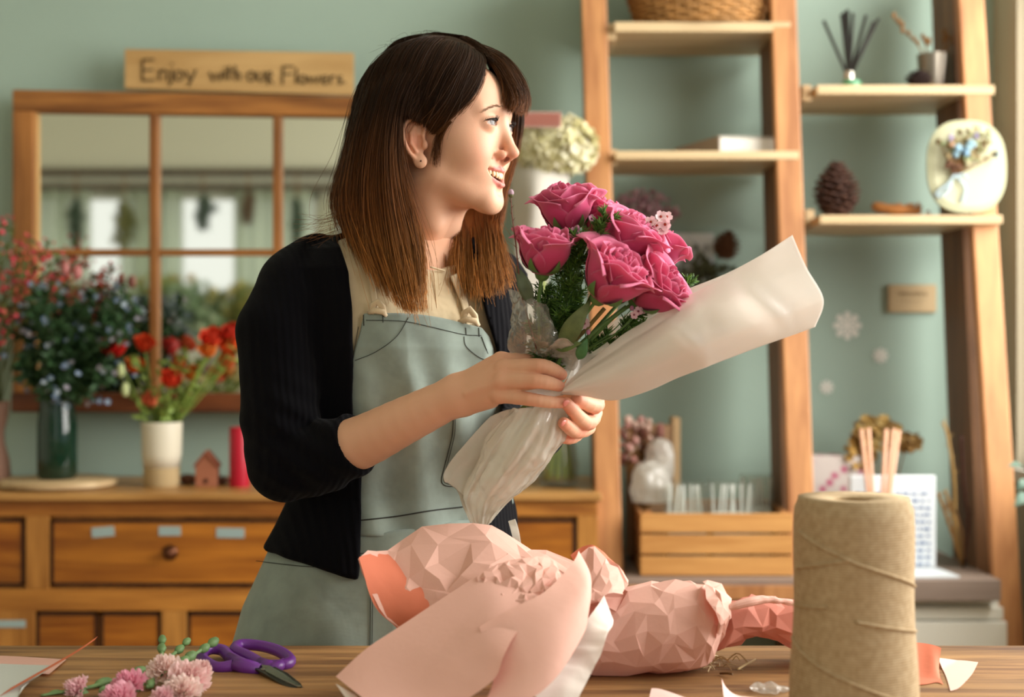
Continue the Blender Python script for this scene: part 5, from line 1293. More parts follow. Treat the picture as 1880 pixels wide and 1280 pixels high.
def creased(name, G, n1, n2, amp, m, parent, seed, closed=False):
    # paper broken into flat facets along random creases
    r = np.random.RandomState(seed); a, b_ = G.shape[:2]; N_ = grid_normals(G)
    U = np.linspace(0, a-1, n1)[:, None]*np.ones((1, n2)); V = (np.linspace(0, b_-1, n2) if not closed else np.arange(n2)*b_/n2)[None]*np.ones((n1, 1))
    ju, jv = (a-1)/(n1-1)*0.46, b_/n2*0.46
    du = r.uniform(-ju, ju, U.shape); dv = r.uniform(-jv, jv, U.shape); du[0] = du[-1] = 0; fade = (np.sin(np.pi*np.linspace(0,1,n1))[:,None]*np.sin(np.pi*np.linspace(0,1,n2))[None])**0.3 if name == 'crumpled_centre' else 1
    if not closed: dv[:, 0] = dv[:, -1] = 0
    U = np.clip(U+du, 0, a-1); V = V+dv if closed else np.clip(V+dv, 0, b_-1)
    i0 = np.minimum(U.astype(int), a-2); fu = (U-i0)[..., None]; j0 = np.floor(V).astype(int); fv = (V-j0)[..., None]
    jm = (lambda j: j % b_) if closed else (lambda j: np.clip(j, 0, b_-1))
    S = lambda A: (A[i0, jm(j0)]*(1-fu)*(1-fv)+A[i0+1, jm(j0)]*fu*(1-fv)+A[i0, jm(j0+1)]*(1-fu)*fv+A[i0+1, jm(j0+1)]*fu*fv)
    P_ = S(G); n_ = S(N_); w = r.randn(*U.shape)*0.5+0.6*np.where(r.rand(*U.shape) > 0.6, 1, -0.4)
    P_ = P_ + n_*(w*amp*fade)[..., None]; P_[..., 2] = np.maximum(P_[..., 2], TZ+0.0012)
    fs = []; nn = n2 if closed else n2-1
    for i in range(n1-1):
        for j in range(nn):
            q = [i*n2+j, i*n2+(j+1) % n2, (i+1)*n2+(j+1) % n2, (i+1)*n2+j]
            fs += [(q[0], q[1], q[2]), (q[0], q[2], q[3])] if r.rand() < 0.5 else [(q[0], q[1], q[3]), (q[1], q[2], q[3])]
    o = obj(name, MB().add(P_.reshape(-1, 3), fs), m, parent, smooth=False)
    md = o.modifiers.new('soft_creases', 'BEVEL'); md.width = 0.0012; md.segments = 2; md.limit_method = 'NONE'; md.use_clamp_overlap = True; md.harden_normals = False
    o.data.polygons.foreach_set('use_smooth', [True]*len(o.data.polygons)); o.data.update()
    wn = o.modifiers.new('flat_facets', 'WEIGHTED_NORMAL'); wn.keep_sharp = True; wn.weight = 100
    return o
def sheet(name, ctrl, nu, nv, m, parent, sc=0, amp=0, seed=1, k=3, extra=None, autos=0, mask=None, thick=0.0004, fac=None):
    G = resample(Pg(ctrl), nu, nv)
    if amp:
        d = facets(G, sc, amp, seed, k)
        if mask is not None: d = d*mask(np.linspace(0,1,nu)[:,None], np.linspace(0,1,nv)[None])
        G = G + grid_normals(G)*d[..., None]
    if extra is not None: G = G + extra(G, np.linspace(0,1,nu)[:,None], np.linspace(0,1,nv)[None])
    if fac: return creased(name, G, *fac, m, parent, seed)
    G[..., 2] = np.maximum(G[..., 2], TZ+0.0012)
    return obj(name, MB().grid(G), m, parent, smooth=True, autos=autos, solid=0)
# -- near paper-wrapped bundle
bA = thing('paper_bundle', 'big open bundle of pale pink wrapping paper lying nearest the woman on the table', 'wrapping paper', (P(900,1200,1.5)[0], 1.5, TZ), 'pink paper bundles')
sheet('back_flap', [[(658,1025,1.60),(690,1110,1.58),(735,1150,1.57),(800,1160,1.56)],
  [(702,1012,1.64),(738,1080,1.60),(790,1120,1.575),(860,1130,1.56)],
  [(748,984,1.665),(800,1050,1.61),(850,1090,1.575),(900,1110,1.56)],
  [(846,955,1.675),(885,1020,1.62),(910,1070,1.58),(935,1100,1.56)],
  [(925,982,1.68),(950,1025,1.63),(965,1070,1.59),(975,1100,1.565)],
  [(1000,1008,1.675),(1012,1040,1.63),(1015,1070,1.60),(1015,1100,1.57)],
  [(1068,1040,1.65),(1072,1060,1.62),(1078,1090,1.60),(1076,1115,1.575)]], 100, 60, m_pink, bA, 20, 0, 4, fac=(14, 9, 0.0030), extra=lambda G,u,v: V3(0,0,1)*(0.004*np.sin(u*22+v*6)*(1-v))[...,None])
sheet('coral_lining', [[(657,1024,1.603),(688,1110,1.583),(728,1152,1.575),(760,1190,1.57)],[(668,1021,1.612),(715,1090,1.592),(762,1130,1.573),(800,1165,1.56)],[(690,1016,1.632),(735,1070,1.605),(790,1110,1.578),(840,1140,1.56)],[(708,1012,1.65),(768,1060,1.622),(830,1086,1.59),(890,1115,1.57)]], 40, 40, m_coral, bA, 20, 0.003, 7, extra=lambda G,u,v: V3(0,-1,0)*(0.006*(1-u))*np.ones_like(v)[...,None])
sheet('front_flap', [[(617,1243,1.46),(650,1270,1.43),(690,1300,1.40),(740,1330,1.37)],
  [(672,1192,1.48),(715,1230,1.445),(765,1270,1.41),(830,1300,1.38)],
  [(735,1150,1.50),(785,1180,1.46),(840,1215,1.42),(905,1250,1.385)],
  [(812,1098,1.53),(855,1125,1.485),(890,1160,1.44),(925,1205,1.40)],
  [(880,1054,1.56),(905,1080,1.52),(925,1115,1.475),(950,1160,1.43)],
  [(925,1040,1.58),(950,1062,1.55),(970,1090,1.51),(985,1130,1.46)]], 90, 70, m_pink, bA, 9, 0.0012, 9)
sheet('top_flap', [[(880,1150,1.445),(895,1205,1.42),(905,1250,1.40),(880,1310,1.37)],
  [(935,1118,1.455),(955,1175,1.42),(970,1225,1.395),(960,1290,1.365)],
  [(1000,1085,1.475),(1022,1130,1.44),(1030,1180,1.415),(1025,1240,1.39)],
  [(1050,1035,1.53),(1075,1075,1.49),(1080,1110,1.47),(1075,1160,1.45)],
  [(1062,1012,1.57),(1082,1050,1.54),(1086,1085,1.52),(1080,1120,1.50)]], 80, 60, m_pink, bA, 10, 0.0016, 15)
def crinkle(name, c, r3, m, parent, sc, amp, seed, M=None, squash=None):
    n1, n2 = 70, 50; th = np.linspace(0, 2*np.pi, n1, endpoint=False)[None]; ph = np.linspace(0.02, np.pi-0.02, n2)[:, None]
    U = np.stack([np.sin(ph)*np.cos(th), np.sin(ph)*np.sin(th), np.cos(ph)*np.ones_like(th)], -1)
    G = U*V3(*r3); 
    d = facets(G+V3(seed,0,0), sc, amp, seed)
    G = G + U*d[..., None]
    if M is not None: G = G @ np.array(M.to_3x3()).T
    G = G+V3(*c); G[..., 2] = np.maximum(G[..., 2], TZ+0.001)
    return obj(name, MB().grid(G[:, ::-1], closed=True), m, parent, smooth=True, autos=30)
sheet('crumpled_centre', [[(876,1058,1.55),(885,1100,1.52),(905,1150,1.47)],[(905,1040,1.56),(925,1090,1.515),(935,1138,1.465)],[(950,1026,1.57),(965,1080,1.515),(975,1118,1.47)],[(990,1022,1.58),(1005,1070,1.53),(1010,1100,1.49)],[(1020,1030,1.59),(1030,1060,1.56),(1035,1085,1.53)]], 90, 90, m_pink, bA, 55, 0, 5, fac=(15, 12, 0.0042))
sheet('collar_flap', [[(1052,1050,1.60),(1058,1080,1.575),(1060,1110,1.555)],[(1070,1018,1.61),(1085,1060,1.575),(1085,1105,1.55)],[(1088,1002,1.615),(1115,1050,1.58),(1110,1095,1.555)],[(1122,1030,1.61),(1138,1060,1.59),(1125,1088,1.56)],[(1156,1062,1.60),(1150,1080,1.59),(1140,1092,1.575)]], 50, 50, m_pink, bA, 36, 0, 18, fac=(8, 7, 0.0030))
sheet('coral_lining', [[(1047,1020,1.625),(1055,1035,1.62)],[(1068,1006,1.63),(1072,1030,1.62)],[(1090,1003,1.625),(1100,1022,1.612)],[(1120,1026,1.622),(1125,1036,1.61)],[(1145,1048,1.61),(1150,1060,1.60)]], 30, 8, m_coral, bA, 30, 0.002, 6)
sheet('tissue', [[(1108,1095,1.54),(1120,1120,1.53),(1126,1140,1.52)],[(1072,1150,1.50),(1095,1175,1.48),(1108,1185,1.47)],[(1020,1200,1.47),(1050,1235,1.44),(1075,1255,1.43)],[(960,1260,1.42),(1000,1290,1.40),(1040,1320,1.38)]], 60, 40, m_tissue, bA, 24, 0.006, 10)
sheet('tissue', [[(616,1255,1.455),(640,1290,1.43)],[(650,1275,1.44),(690,1310,1.41)]], 12, 12, m_tissue, bA)
# -- second bundle, lying behind
bB = thing('paper_bundle', 'closed crumpled bundle of pink paper lying behind the open one, tapering toward the twine', 'wrapping paper', (P(1200,1240,1.6)[0], 1.62, TZ), 'pink paper bundles')
def tubeform(name, secs, m, parent, sc, amp, seed, nu=110, nv=90, autos=28, fac=None):
    # secs: (px, py_top, py_bottom, D, depth) along the bundle
    S = catmull(np.array(secs, float), nu); G = np.zeros((nu, nv, 3)); a = np.linspace(0, 2*np.pi, nv, endpoint=False)
    for i, (px, pt, pb, D, dp, sh) in enumerate(S):
        tp, bt = V3(*P(px, pt, D)), V3(*P(px+sh, pb, D)); c = (tp+bt)/2; hz = (tp-bt)/2
        G[i] = c + np.cos(a)[:, None]*hz + np.sin(a)[:, None]*V3(0, -dp, 0)
    if fac: return creased(name, G, *fac, m, parent, seed, True)
    ax = np.gradient(G, axis=0); ta = np.gradient(G, axis=1); nn = np.cross(ta, ax); nn /= np.linalg.norm(nn, axis=2, keepdims=True)+1e-9
    G = G + nn*facets(G, sc, amp, seed)[..., None]; G[..., 2] = np.maximum(G[..., 2], TZ+0.0012)
    return obj(name, MB().grid(G, closed=True), m, parent, smooth=True, autos=autos)
tubeform('paper_body', [(1050,1110,1235,1.62,.035,-10),(1085,1098,1246,1.62,.05,-10),(1150,1080,1247,1.62,.055,-10),(1215,1068,1240,1.62,.058,-5),(1275,1068,1230,1.62,.055,-5),(1312,1080,1217,1.62,.05,-15),(1338,1100,1200,1.62,.04,-35)], m_pink, bB, 30, 0.012, 33, fac=(15, 18, 0.0022))
sheet('paper_fold', [[(1290,1066,1.60),(1302,1100,1.565),(1318,1145,1.56),(1300,1215,1.60)],[(1318,1072,1.60),(1330,1105,1.57),(1326,1150,1.565),(1305,1212,1.60)],[(1345,1098,1.61),(1342,1120,1.585),(1330,1160,1.58),(1308,1200,1.61)]], 40, 50, m_pink, bB, 44, 0, 12, fac=(5, 10, 0.0030))
tubeform('paper_neck', [(1300,1125,1205,1.62,.03,0),(1335,1108,1190,1.62,.032,0),(1375,1098,1172,1.63,.03,0),(1410,1096,1172,1.64,.032,0),(1450,1100,1192,1.65,.04,0),(1500,1100,1200,1.66,.045,0),(1540,1105,1215,1.66,.045,0)], m_rose, bB, 40, 0.012, 41, fac=(12, 12, 0.0035))
tubeform('paper_trim', [(1338,1110,1122,1.58,.004,0),(1375,1100,1112,1.585,.004,0),(1410,1096,1106,1.595,.004,0),(1455,1102,1112,1.60,.004,0)], m_pink, bB, 40, 0.003, 14, 40, 12)
# -- coral sheet curling up behind the twine
sheet_c = thing('paper_curl', 'coral sheet of paper curling up at the right behind the spool of twine', 'paper', on_table(1700,1255))
sheet('curl', [[(1640,1178,1.66),(1650,1230,1.60),(1660,1268,1.55)],[(1685,1180,1.66),(1690,1230,1.60),(1695,1268,1.55)],[(1712,1184,1.65),(1715,1225,1.60),(1720,1262,1.56)],[(1728,1190,1.64),(1724,1230,1.60),(1732,1268,1.55)]], 40, 30, m_coral, sheet_c)
sheet('flat_end', [[(1722,1208,1.66),(1735,1240,1.60),(1745,1272,1.52)],[(1760,1213,1.67),(1762,1240,1.61),(1758,1270,1.53)],[(1796,1222,1.66),(1785,1242,1.60),(1768,1262,1.55)]], 30, 24, papermat('pale_pink_paper', 'f3cdbd', 'f0b8a2'), sheet_c, 14, 0.002, 3)
# -- scraps
for lab, ctrl in (('pale pink scrap of paper at the table edge between bundle and twine', [[(1196,1264,1.50),(1190,1290,1.47)],[(1215,1266,1.50),(1235,1292,1.47)],[(1262,1282,1.49),(1262,1300,1.46)]]), ('curled pale pink scrap with a pointed tip left of the twine', [[(1325,1246,1.49),(1330,1290,1.46)],[(1333,1262,1.50),(1345,1292,1.46)],[(1352,1276,1.50),(1372,1296,1.46)],[(1395,1284,1.49),(1400,1300,1.46)]])):
    o_ = sheet('paper_scrap', ctrl, 24, 16, papermat('scrap_'+lab[:4], 'f2cfc6', 'f2cfc6'), None); tag(o_, lab, 'paper scrap', 'paper scraps on the table')
# -- sheet at the left edge, pink outside, grey inside, one corner lifted
lp = thing('folded_paper', 'pink and grey folded paper sheet with a lifted corner at the left end of table', 'paper', on_table(60,1240))
sheet('grey_face', [[(-60,1216,1.60),(-60,1290,1.44)],[(30,1220,1.60),(20,1290,1.45)],[(100,1222,1.59),(40,1262,1.50)]], 20, 16, mat('grey_paper', 'b5b9b0', 0.8), lp)
sheet('pink_face', [[(-60,1203,1.70),(-60,1240,1.60)],[(40,1206,1.69),(40,1236,1.60)],[(122,1211,1.67),(90,1238,1.59)]], 20, 10, m_pink, lp)
sheet('lifted_edge', [[(180,1168,1.62),(174,1175,1.61)],[(160,1182,1.60),(144,1196,1.58)],[(126,1203,1.58),(104,1220,1.55)],[(64,1238,1.54),(44,1254,1.50)],[(0,1274,1.49),(-14,1286,1.46)]], 40, 8, m_pink, lp)
# -- scissors
m_purple = mat('purple_plastic', '6b2f8a', 0.38, spec=0.5); m_steel = mat('dark_steel', '4a4842', 0.28, metal=0.9); m_steel2 = mat('brushed_steel', '8a8a80', 0.25, metal=1.0)
sc = thing('scissors', 'scissors with purple plastic handles and dark blades lying open-mouthed toward the right', 'scissors', on_table(470,1225))
def loop(pts, r_, D, lift=0.0):
    c = catmull(np.array([(*p,) for p in pts]+[pts[0]], float), 60); return [P(x, y, d) for x, y, d in c]
h1 = [(470,1197,1.66),(430,1189,1.68),(392,1187,1.69),(366,1197,1.67),(362,1212,1.64),(380,1230,1.61),(410,1237,1.60),(450,1236,1.60),(472,1226,1.61),(452,1214,1.63)]
h1 = [(428,1222,1.62),(400,1226,1.62),(378,1216,1.64),(370,1203,1.66),(385,1192,1.68),(408,1194,1.68),(421,1206,1.66),(440,1218,1.63)]
h2 = [(484,1222,1.63),(455,1205,1.66),(432,1194,1.68),(442,1184,1.70),(478,1186,1.70),(512,1196,1.68),(533,1212,1.65),(520,1221,1.63)]
ha = MB(); ha.tube(loop(h1, 0, 0), 0.0068, 10, caps=False); ha.tube([P(430,1221,1.62), P(452,1226,1.615), P(478,1230,1.61)], [0.0075,0.0080,0.0070], 10)
ha.tube([P(422,1207,1.65), P(445,1220,1.62), P(470,1226,1.612)], [0.006,0.0075,0.0065], 10)
hb = MB(); hb.tube(loop(h2, 0, 0), 0.0068, 10, caps=False); hb.tube([P(478,1218,1.635), P(492,1224,1.62), P(498,1230,1.61)], [0.0070,0.0080,0.0060], 10)
hb.tube([P(520,1219,1.635), P(510,1224,1.62), P(496,1228,1.61)], [0.0065,0.0065,0.0060], 10)
obj('handle', ha, m_purple, sc, smooth=True); obj('handle', hb, m_purple, sc, smooth=True)
def blade(pts, th, m, nm='blade'):
    lo_ = [V3(*P(*q)) for q in pts]; n = len(lo_); vs = [p for p in lo_]+[p+V3(0,-0.15,0.9)*th for p in lo_]
    f = [tuple(range(n-1,-1,-1)), tuple(range(n, 2*n))]+[(i, (i+1)%n, n+(i+1)%n, n+i) for i in range(n)]
    return obj(nm, MB().add(vs, f), m, sc, bevel=0.0008)
blade([(468,1232,1.605),(476,1224,1.62),(500,1226,1.615),(528,1240,1.59),(552,1259,1.555),(561,1274,1.53),(552,1276,1.528),(520,1262,1.55),(490,1244,1.58)], 0.0035, m_steel)
blade([(478,1228,1.612),(496,1230,1.605),(524,1246,1.575),(554,1268,1.538),(545,1268,1.54),(515,1254,1.565),(488,1240,1.59)], 0.0060, m_steel2)
obj('screw', MB().lathe([(0.0055,0),(0.0055,0.0025),(0.003,0.0035),(0,0.0036)], P(487,1231,1.60), 16), m_steel2, sc, smooth=True)
# -- carnations
m_carn = vcmat('carnation_petal', 0.7, transl=0.3, sheen=0.2); m_green = mat('carnation_green', '6f8f5c', 0.5, var=0.25, vscale=50)
def carn(px, py, D, s, axis, seed, cin, cout, lab):
    r = random.Random(seed); c = V3(*P(px, py, D)); X_, Y_, Z_ = frame(axis); t_ = thing('carnation', lab, 'flower', tuple(c), 'pink carnations on the table'); mb = MB()
    ci, co = V3(*lin(cin)), V3(*lin(cout))
    for k in range(30):
        t = (k+0.5)/30; ph = k*2.39996; sp = R(34+14*(1-t)); h0 = s*(0.95-0.75*t); tilt = 0.25+1.25*t; f1 = r.uniform(0, 6); nv, nu = 7, 13; vs = []; cs = []
        for j in range(nv):
            v = j/(nv-1)
            for i in range(nu):
                u_ = 2*i/(nu-1)-1; a = ph+u_*sp*(0.3+0.7*v)
                zig = 0.02*s*((i % 2)*2-1)*(v > 0.95)
                rad = s*(0.08+(0.30+0.62*t)*v*math.sin(min(1.5, tilt))*1.0)+zig*0.5; hh = h0*(0.35+0.65*v)*(1-0.1*u_*u_)+0.16*s*v*v*math.sin(u_*7+f1)+zig+s*0.15*(1-t)*v
                vs.append(c+(X_*math.cos(a)+Y_*math.sin(a))*(rad+0.05*s*math.sin(u_*9+f1)*v)+Z_*(hh-0.45*s)); cs.append(tuple(ci+(co-ci)*(v**2)))
        mb.grid(np.array(vs).reshape(nv, nu, 3)); mb.c.extend(cs)
    obj('bloom', mb, m_carn, t_, smooth=True)
    g = MB(); b0 = c-Z_*s*0.35; g.tube([b0, b0-Z_*s*0.8, b0-Z_*s*1.1], [s*0.32, s*0.24, s*0.10], 10); e = b0-Z_*s*1.1
    e2 = e-Z_*s*1.2; e2[2] = max(TZ+0.004, e2[2]-0.01); g.tube([e, (e+e2)/2, e2], 0.0018, 6)
    obj('calyx', g, m_green, t_, smooth=True)
CA = [(300,1224,1.555,.0185,(-.1,-.5,.8),'f0c9bd','fbe6df','palest pink carnation highest in the bunch beside the scissors'),
 (352,1243,1.53,.0215,(.5,-.5,.7),'f0b9b8','fbdcd8','pale pink carnation just below the purple handle'),
 (335,1268,1.50,.0195,(.1,-.7,.6),'f3c5c0','fce8e0','pale carnation in the middle at the bottom edge of the picture'),
 (233,1254,1.52,.0190,(-.2,-.6,.8),'e88aa6','f5b2c4','stronger pink carnation on the left side of the bunch'),
 (212,1283,1.48,.0200,(-.2,-.7,.6),'ea94ad','f6bccb','strong pink carnation cut by the bottom edge of the picture'),
 (137,1264,1.51,.0150,(-.6,-.5,.6),'eeaebb','f8d3d6','small pale pink carnation farthest left on the table'),
 (373,1226,1.56,.0120,(.6,-.3,.8),'f2c0bf','fbdfda','small half-open carnation touching the purple handle'),
 (296,1278,1.485,.0120,(-.1,-.7,.6),'f0b0bd','f9d6da','narrow half-open carnation between the pale and strong pink ones')]
for k, a in enumerate(CA): carn(a[0], a[1], a[2], a[3]*1.18, a[4], 60+k, a[5], a[6], a[7])
for lab, pts, buds in (('upright green carnation stem with a bud left of the scissors', [(300,1215,1.60),(297,1200,1.62),(298,1186,1.64)], [(298,1174,1.65,.0055),(297,1190,1.63,.006)]),
 ('slanting green carnation stem with two buds behind the palest bloom', [(305,1212,1.60),(325,1196,1.63),(338,1184,1.65)], [(343,1178,1.65,.005),(330,1192,1.635,.0058)]),
 ('long green carnation stem with buds reaching the purple handles', [(300,1240,1.58),(340,1212,1.61),(372,1192,1.64),(388,1180,1.66)], [(392,1179,1.66,.0065),(376,1190,1.645,.006),(350,1205,1.62,.0068),(338,1213,1.605,.006)]),
 ('green carnation stem running left under the strong pink bloom', [(75,1279,1.50),(110,1272,1.51),(165,1262,1.53),(210,1248,1.55),(262,1230,1.58)], [(190,1254,1.545,.0068),(255,1232,1.58,.006),(100,1274,1.51,.005)]),
 ('short green stem with leaves between the pink blooms', [(270,1262,1.52),(280,1250,1.54),(282,1242,1.56)], [(276,1256,1.53,.006),(190,1268,1.50,.0055)])):
    mb = MB(); mb.tube(catmull([P(*q) for q in pts], 14), 0.0022, 7)
    e = V3(*P(*pts[-1])); d_ = e-V3(*P(*pts[-2])); d_ /= np.linalg.norm(d_)
    for q in buds:
        c_ = V3(*P(*q[:3])); mb.tube([c_-d_*q[3]*1.6, c_-d_*q[3]*.8, c_, c_+d_*q[3]*1.0, c_+d_*q[3]*1.6], [q[3]*.35, q[3]*.8, q[3]*.9, q[3]*.65, q[3]*.25], 8)
    for v in mb.v: pass
    mb.v = [(x, y, max(z, TZ+0.001)) for x, y, z in [tuple(v) for v in mb.v]]
    tag(obj('green_sprig', mb, m_green, smooth=True), lab, 'stem', 'loose carnation stems on the table')
# -- spool of twine
def twinemat():
    m, N, L, b = newmat('jute_twine'); b.inputs['Roughness'].default_value = 0.9; b.inputs['Specular IOR Level'].default_value = 0.1
    tc = N.new('ShaderNodeTexCoord'); mp = N.new('ShaderNodeMapping'); mp.inputs['Scale'].default_value = (1, 1, 1); L.new(tc.outputs['Object'], mp.inputs[0])
    n = N.new('ShaderNodeTexNoise'); n.inputs['Scale'].default_value = 160; n.inputs['Detail'].default_value = 8; L.new(mp.outputs[0], n.inputs[0])
    r = N.new('ShaderNodeValToRGB'); r.color_ramp.elements[0].color = (*lin('a48c69'), 1); r.color_ramp.elements[1].color = (*lin('c6b292'), 1); r.color_ramp.elements[0].position = .15; r.color_ramp.elements[1].position = .85
    L.new(n.outputs[0], r.inputs[0]); L.new(r.outputs[0], b.inputs['Base Color'])
    w = N.new('ShaderNodeTexWave'); w.bands_direction = 'Z'; w.inputs['Scale'].default_value = 130; w.inputs['Distortion'].default_value = 0.8; L.new(tc.outputs['Object'], w.inputs[0])
    bp = N.new('ShaderNodeBump'); bp.inputs['Strength'].default_value = 0.3; bp.inputs['Distance'].default_value = 0.0015; L.new(w.outputs[1], bp.inputs['Height']); L.new(bp.outputs[0], b.inputs['Normal']); return m
m_tw = twinemat(); TD = 1.37
tc0 = V3(*P(1567, 914, TD)); 
spx, spy, sh_ = tc0[0], TD, tc0[2]-TZ
tw = thing('twine_spool', 'tall spool of tan jute twine standing at the front right of the table', 'twine', (spx, spy, TZ+0.001))
def rad_at(v): return 0.0610-0.0058*v+0.0012*math.sin(v*9)
prof = [(0.018, 0.0)]+[(rad_at(v)-0.003*(v > .97), v*sh_) for v in np.linspace(0, 0.985, 30)]+[(0.0525, sh_), (0.020, sh_-0.002), (0.019, sh_-0.004), (0.019, sh_*0.5), (0.018, 0.0)]
obj('twine_winding', MB().lathe(prof, (spx, spy, TZ+0.001), 72), m_tw, tw, smooth=True)
cross = MB()
TH = lambda x: -math.degrees(math.acos(max(-1, min(1, (x-1567)/109.0)))); TVv = lambda y: (TZ_SP(y)-TZ)/sh_
def TZ_SP(y): return ZC-(y-640)/F*(TD-0.05)
for x0_, y0_, x1_, y1_ in ((1462,985,1540,1032), (1535,1032,1668,1088), (1459,1058,1535,1030), (1545,1142,1668,1172), (1456,1192,1520,1246), (1515,1243,1620,1288), (1458,1130,1500,1120)):
    pts = []
    for i in range(24):
        t = i/23; a = R(TH(x0_)+(TH(x1_)-TH(x0_))*t); v = TVv(y0_+(y1_-y0_)*t); r_ = rad_at(v)+0.0006; pts.append((spx+r_*math.cos(a), spy+r_*math.sin(a), TZ+0.001+v*sh_))
    cross.tube(pts, 0.0016, 6)
obj('loose_turn', cross, m_tw, tw, smooth=True)
obj('cardboard_core', MB().lathe([(0.0165,0.0),(0.0185,0.0),(0.0185,sh_-0.003),(0.0165,sh_-0.003),(0.0165,0.0)], (spx, spy, TZ+0.001), 24), mat('cardboard', 'a5895f', 0.8), tw, smooth=False)
# -- bits of raffia, a clear plastic scrap and a cellophane strip
rf = MB(); rr = random.Random(8)
for k in range(26):
    a = on_table(rr.uniform(1282,1345), rr.uniform(1210,1232)); b_ = V3(*a)+V3(rr.uniform(-.03,.03), rr.uniform(-.02,.02), 0); c_ = (V3(*a)+b_)/2+V3(0,0,rr.uniform(.002,.012)); rf.tube(catmull([V3(*a)+V3(0,0,.001), c_, b_+V3(0,0,.001)], 8), rr.uniform(.0004,.0010), 4)
tag(obj('raffia_shreds', rf, mat('raffia', 'cdb78c', 0.6, transl=0.2)), 'little nest of dry raffia shreds at the end of the rear pink bundle', 'raffia', kind='stuff')
for lab, a, b_ in (('short pale straw standing clear of the raffia shreds', (1355,1232), (1387,1219)), ('thin dark twig scrap beside the raffia', (1322,1240), (1345,1246))):
    p0, p1 = V3(*on_table(*a)), V3(*on_table(*b_)); tag(obj('straw_scrap', MB().tube([p0+V3(0,0,.002), (p0+p1)/2+V3(0,0,.004), p1+V3(0,0,.005)], 0.0013, 6), mat('straw_'+lab[:5], 'd5c08f' if 'pale' in lab else '6a5030', 0.6)), lab, 'straw')
crs = crinkle('plastic_scrap', V3(*on_table(1412,1272))+V3(0,0,.004), (0.020,0.014,0.005), filmmat('plastic_scrap', 'efe9dc', 0.15, 0.35, 0.4, 0.6), None, 90, 0.006, 31); tag(crs, 'crumpled clear plastic scrap on the table left of the twine', 'plastic')
G = resample(Pg([[(933,957,1.70),(946,953,1.70)],[(938,975,1.695),(952,972,1.69)],[(944,1000,1.69),(957,1000,1.69)],[(948,1024,1.685),(960,1026,1.685)]]), 20, 6)
tag(obj('cellophane_strip', MB().grid(G), m_wrap2, smooth=True, solid=0.0004), 'narrow clear strip sticking up behind the open pink bundle', 'cellophane')
# ---------------------------------------------------------------- things on the sideboard, the shelves and the wall
def cyl_thing(name, lab, cat, prof, c, m, n=40, part='body', grp=None):
    t = thing(name, lab, cat, c, grp); obj(part, MB().lathe(prof, c, n), m, t, smooth=True, autos=50); return t
m_glass = filmmat('clear_glass', 'e6f0ea', 0.03, 0.06, 0.35, 0.0)
m_darkglass = filmmat('bottle_green_glass', '1d4a34', 0.05, 0.72, 0.4, 0.0)
SBZ = ztop
def sd(px, py, D): return P(px, py, D)
# round wooden board under the green vase
c = (P(108, 0, 3.45)[0], 3.45, SBZ)
tg = thing('round_board', 'thin round pale wooden board under the dark green glass vase', 'board', c)
obj('board', MB().lathe([(0.0,0),(0.125,0),(0.138,0.006),(0.138,0.016),(0.134,0.019),(0,0.019)], c, 56), m_shelf, tg, smooth=True, autos=40)
# green glass vase
gv = (P(105, 0, 3.45)[0], 3.45, SBZ+0.0195); Hv = 0.225
tg = thing('glass_vase', 'tall dark green glass vase with blue flowers on the sideboard', 'vase', gv)
k_ = 3.45/F
obj('vase_glass', MB().lathe([(0.0,0),(0.040,0),(0.047,0.010),(0.0475,0.05),(0.047,0.13),(0.043,0.165),(0.041,0.20),(0.0415,0.222),(0.0425,0.225),(0.040,0.225),(0.0385,0.20),(0.0405,0.165),(0.0445,0.13),(0.045,0.05),(0.044,0.014),(0,0.012)], gv, 44), m_darkglass, tg, smooth=True)
st = MB(); rr = random.Random(4)
for i in range(16):
    a = rr.uniform(0, 6.28); st.tube([(gv[0]+.02*math.cos(a), gv[1]+.02*math.sin(a), gv[2]+.02), (gv[0]-.02*math.cos(a), gv[1]-.02*math.sin(a), gv[2]+.21)], .0022, 5)
obj('stems_inside', st, m_stem, tg, smooth=True)
# blue flowers: many leafy stems
m_dkleaf = mat('dark_foliage', '33502f', 0.55, var=0.35, vscale=40, transl=0.2); m_bluefl = vcmat('blue_florets', 0.7, transl=0.2)
def leafy(root, tip, seed, nleaf, ls, w, parent, nm='leafy_stem', m=None, bend=0.02):
    r = random.Random(seed); mb = MB(); a, b_ = V3(*root), V3(*tip); c_ = catmull([a, (a+b_)/2+V3(r.uniform(-bend,bend), r.uniform(-bend,bend), 0), b_], 12); mb.tube(c_, np.linspace(.0026,.001,12), 5)
    for i in range(nleaf):
        t = 0.25+0.75*r.random(); p = c_[int(t*11)]; d = V3(r.gauss(0,1), r.gauss(0,1), r.gauss(0.3,0.7)); d /= np.linalg.norm(d)
        leaf(mb, p, p+d*ls*r.uniform(.6,1.2), w*r.uniform(.7,1.2), nrm=(r.gauss(0,1), -1, r.gauss(0,1)), n=5)
    return obj(nm, mb, m or m_dkleaf, parent, smooth=True)
BL = [(50,565),(75,530),(100,590),(120,535),(150,560),(178,530),(205,570),(232,540),(255,585),(60,640),(95,650),(140,620),(190,640),(225,610),(160,680),(110,700),(40,600),(255,555),(215,660),(130,590),(80,600),(175,600),(60,690),(195,690),(150,720),(85,720),(240,660),(110,660),(175,650),(65,560),(225,570)]
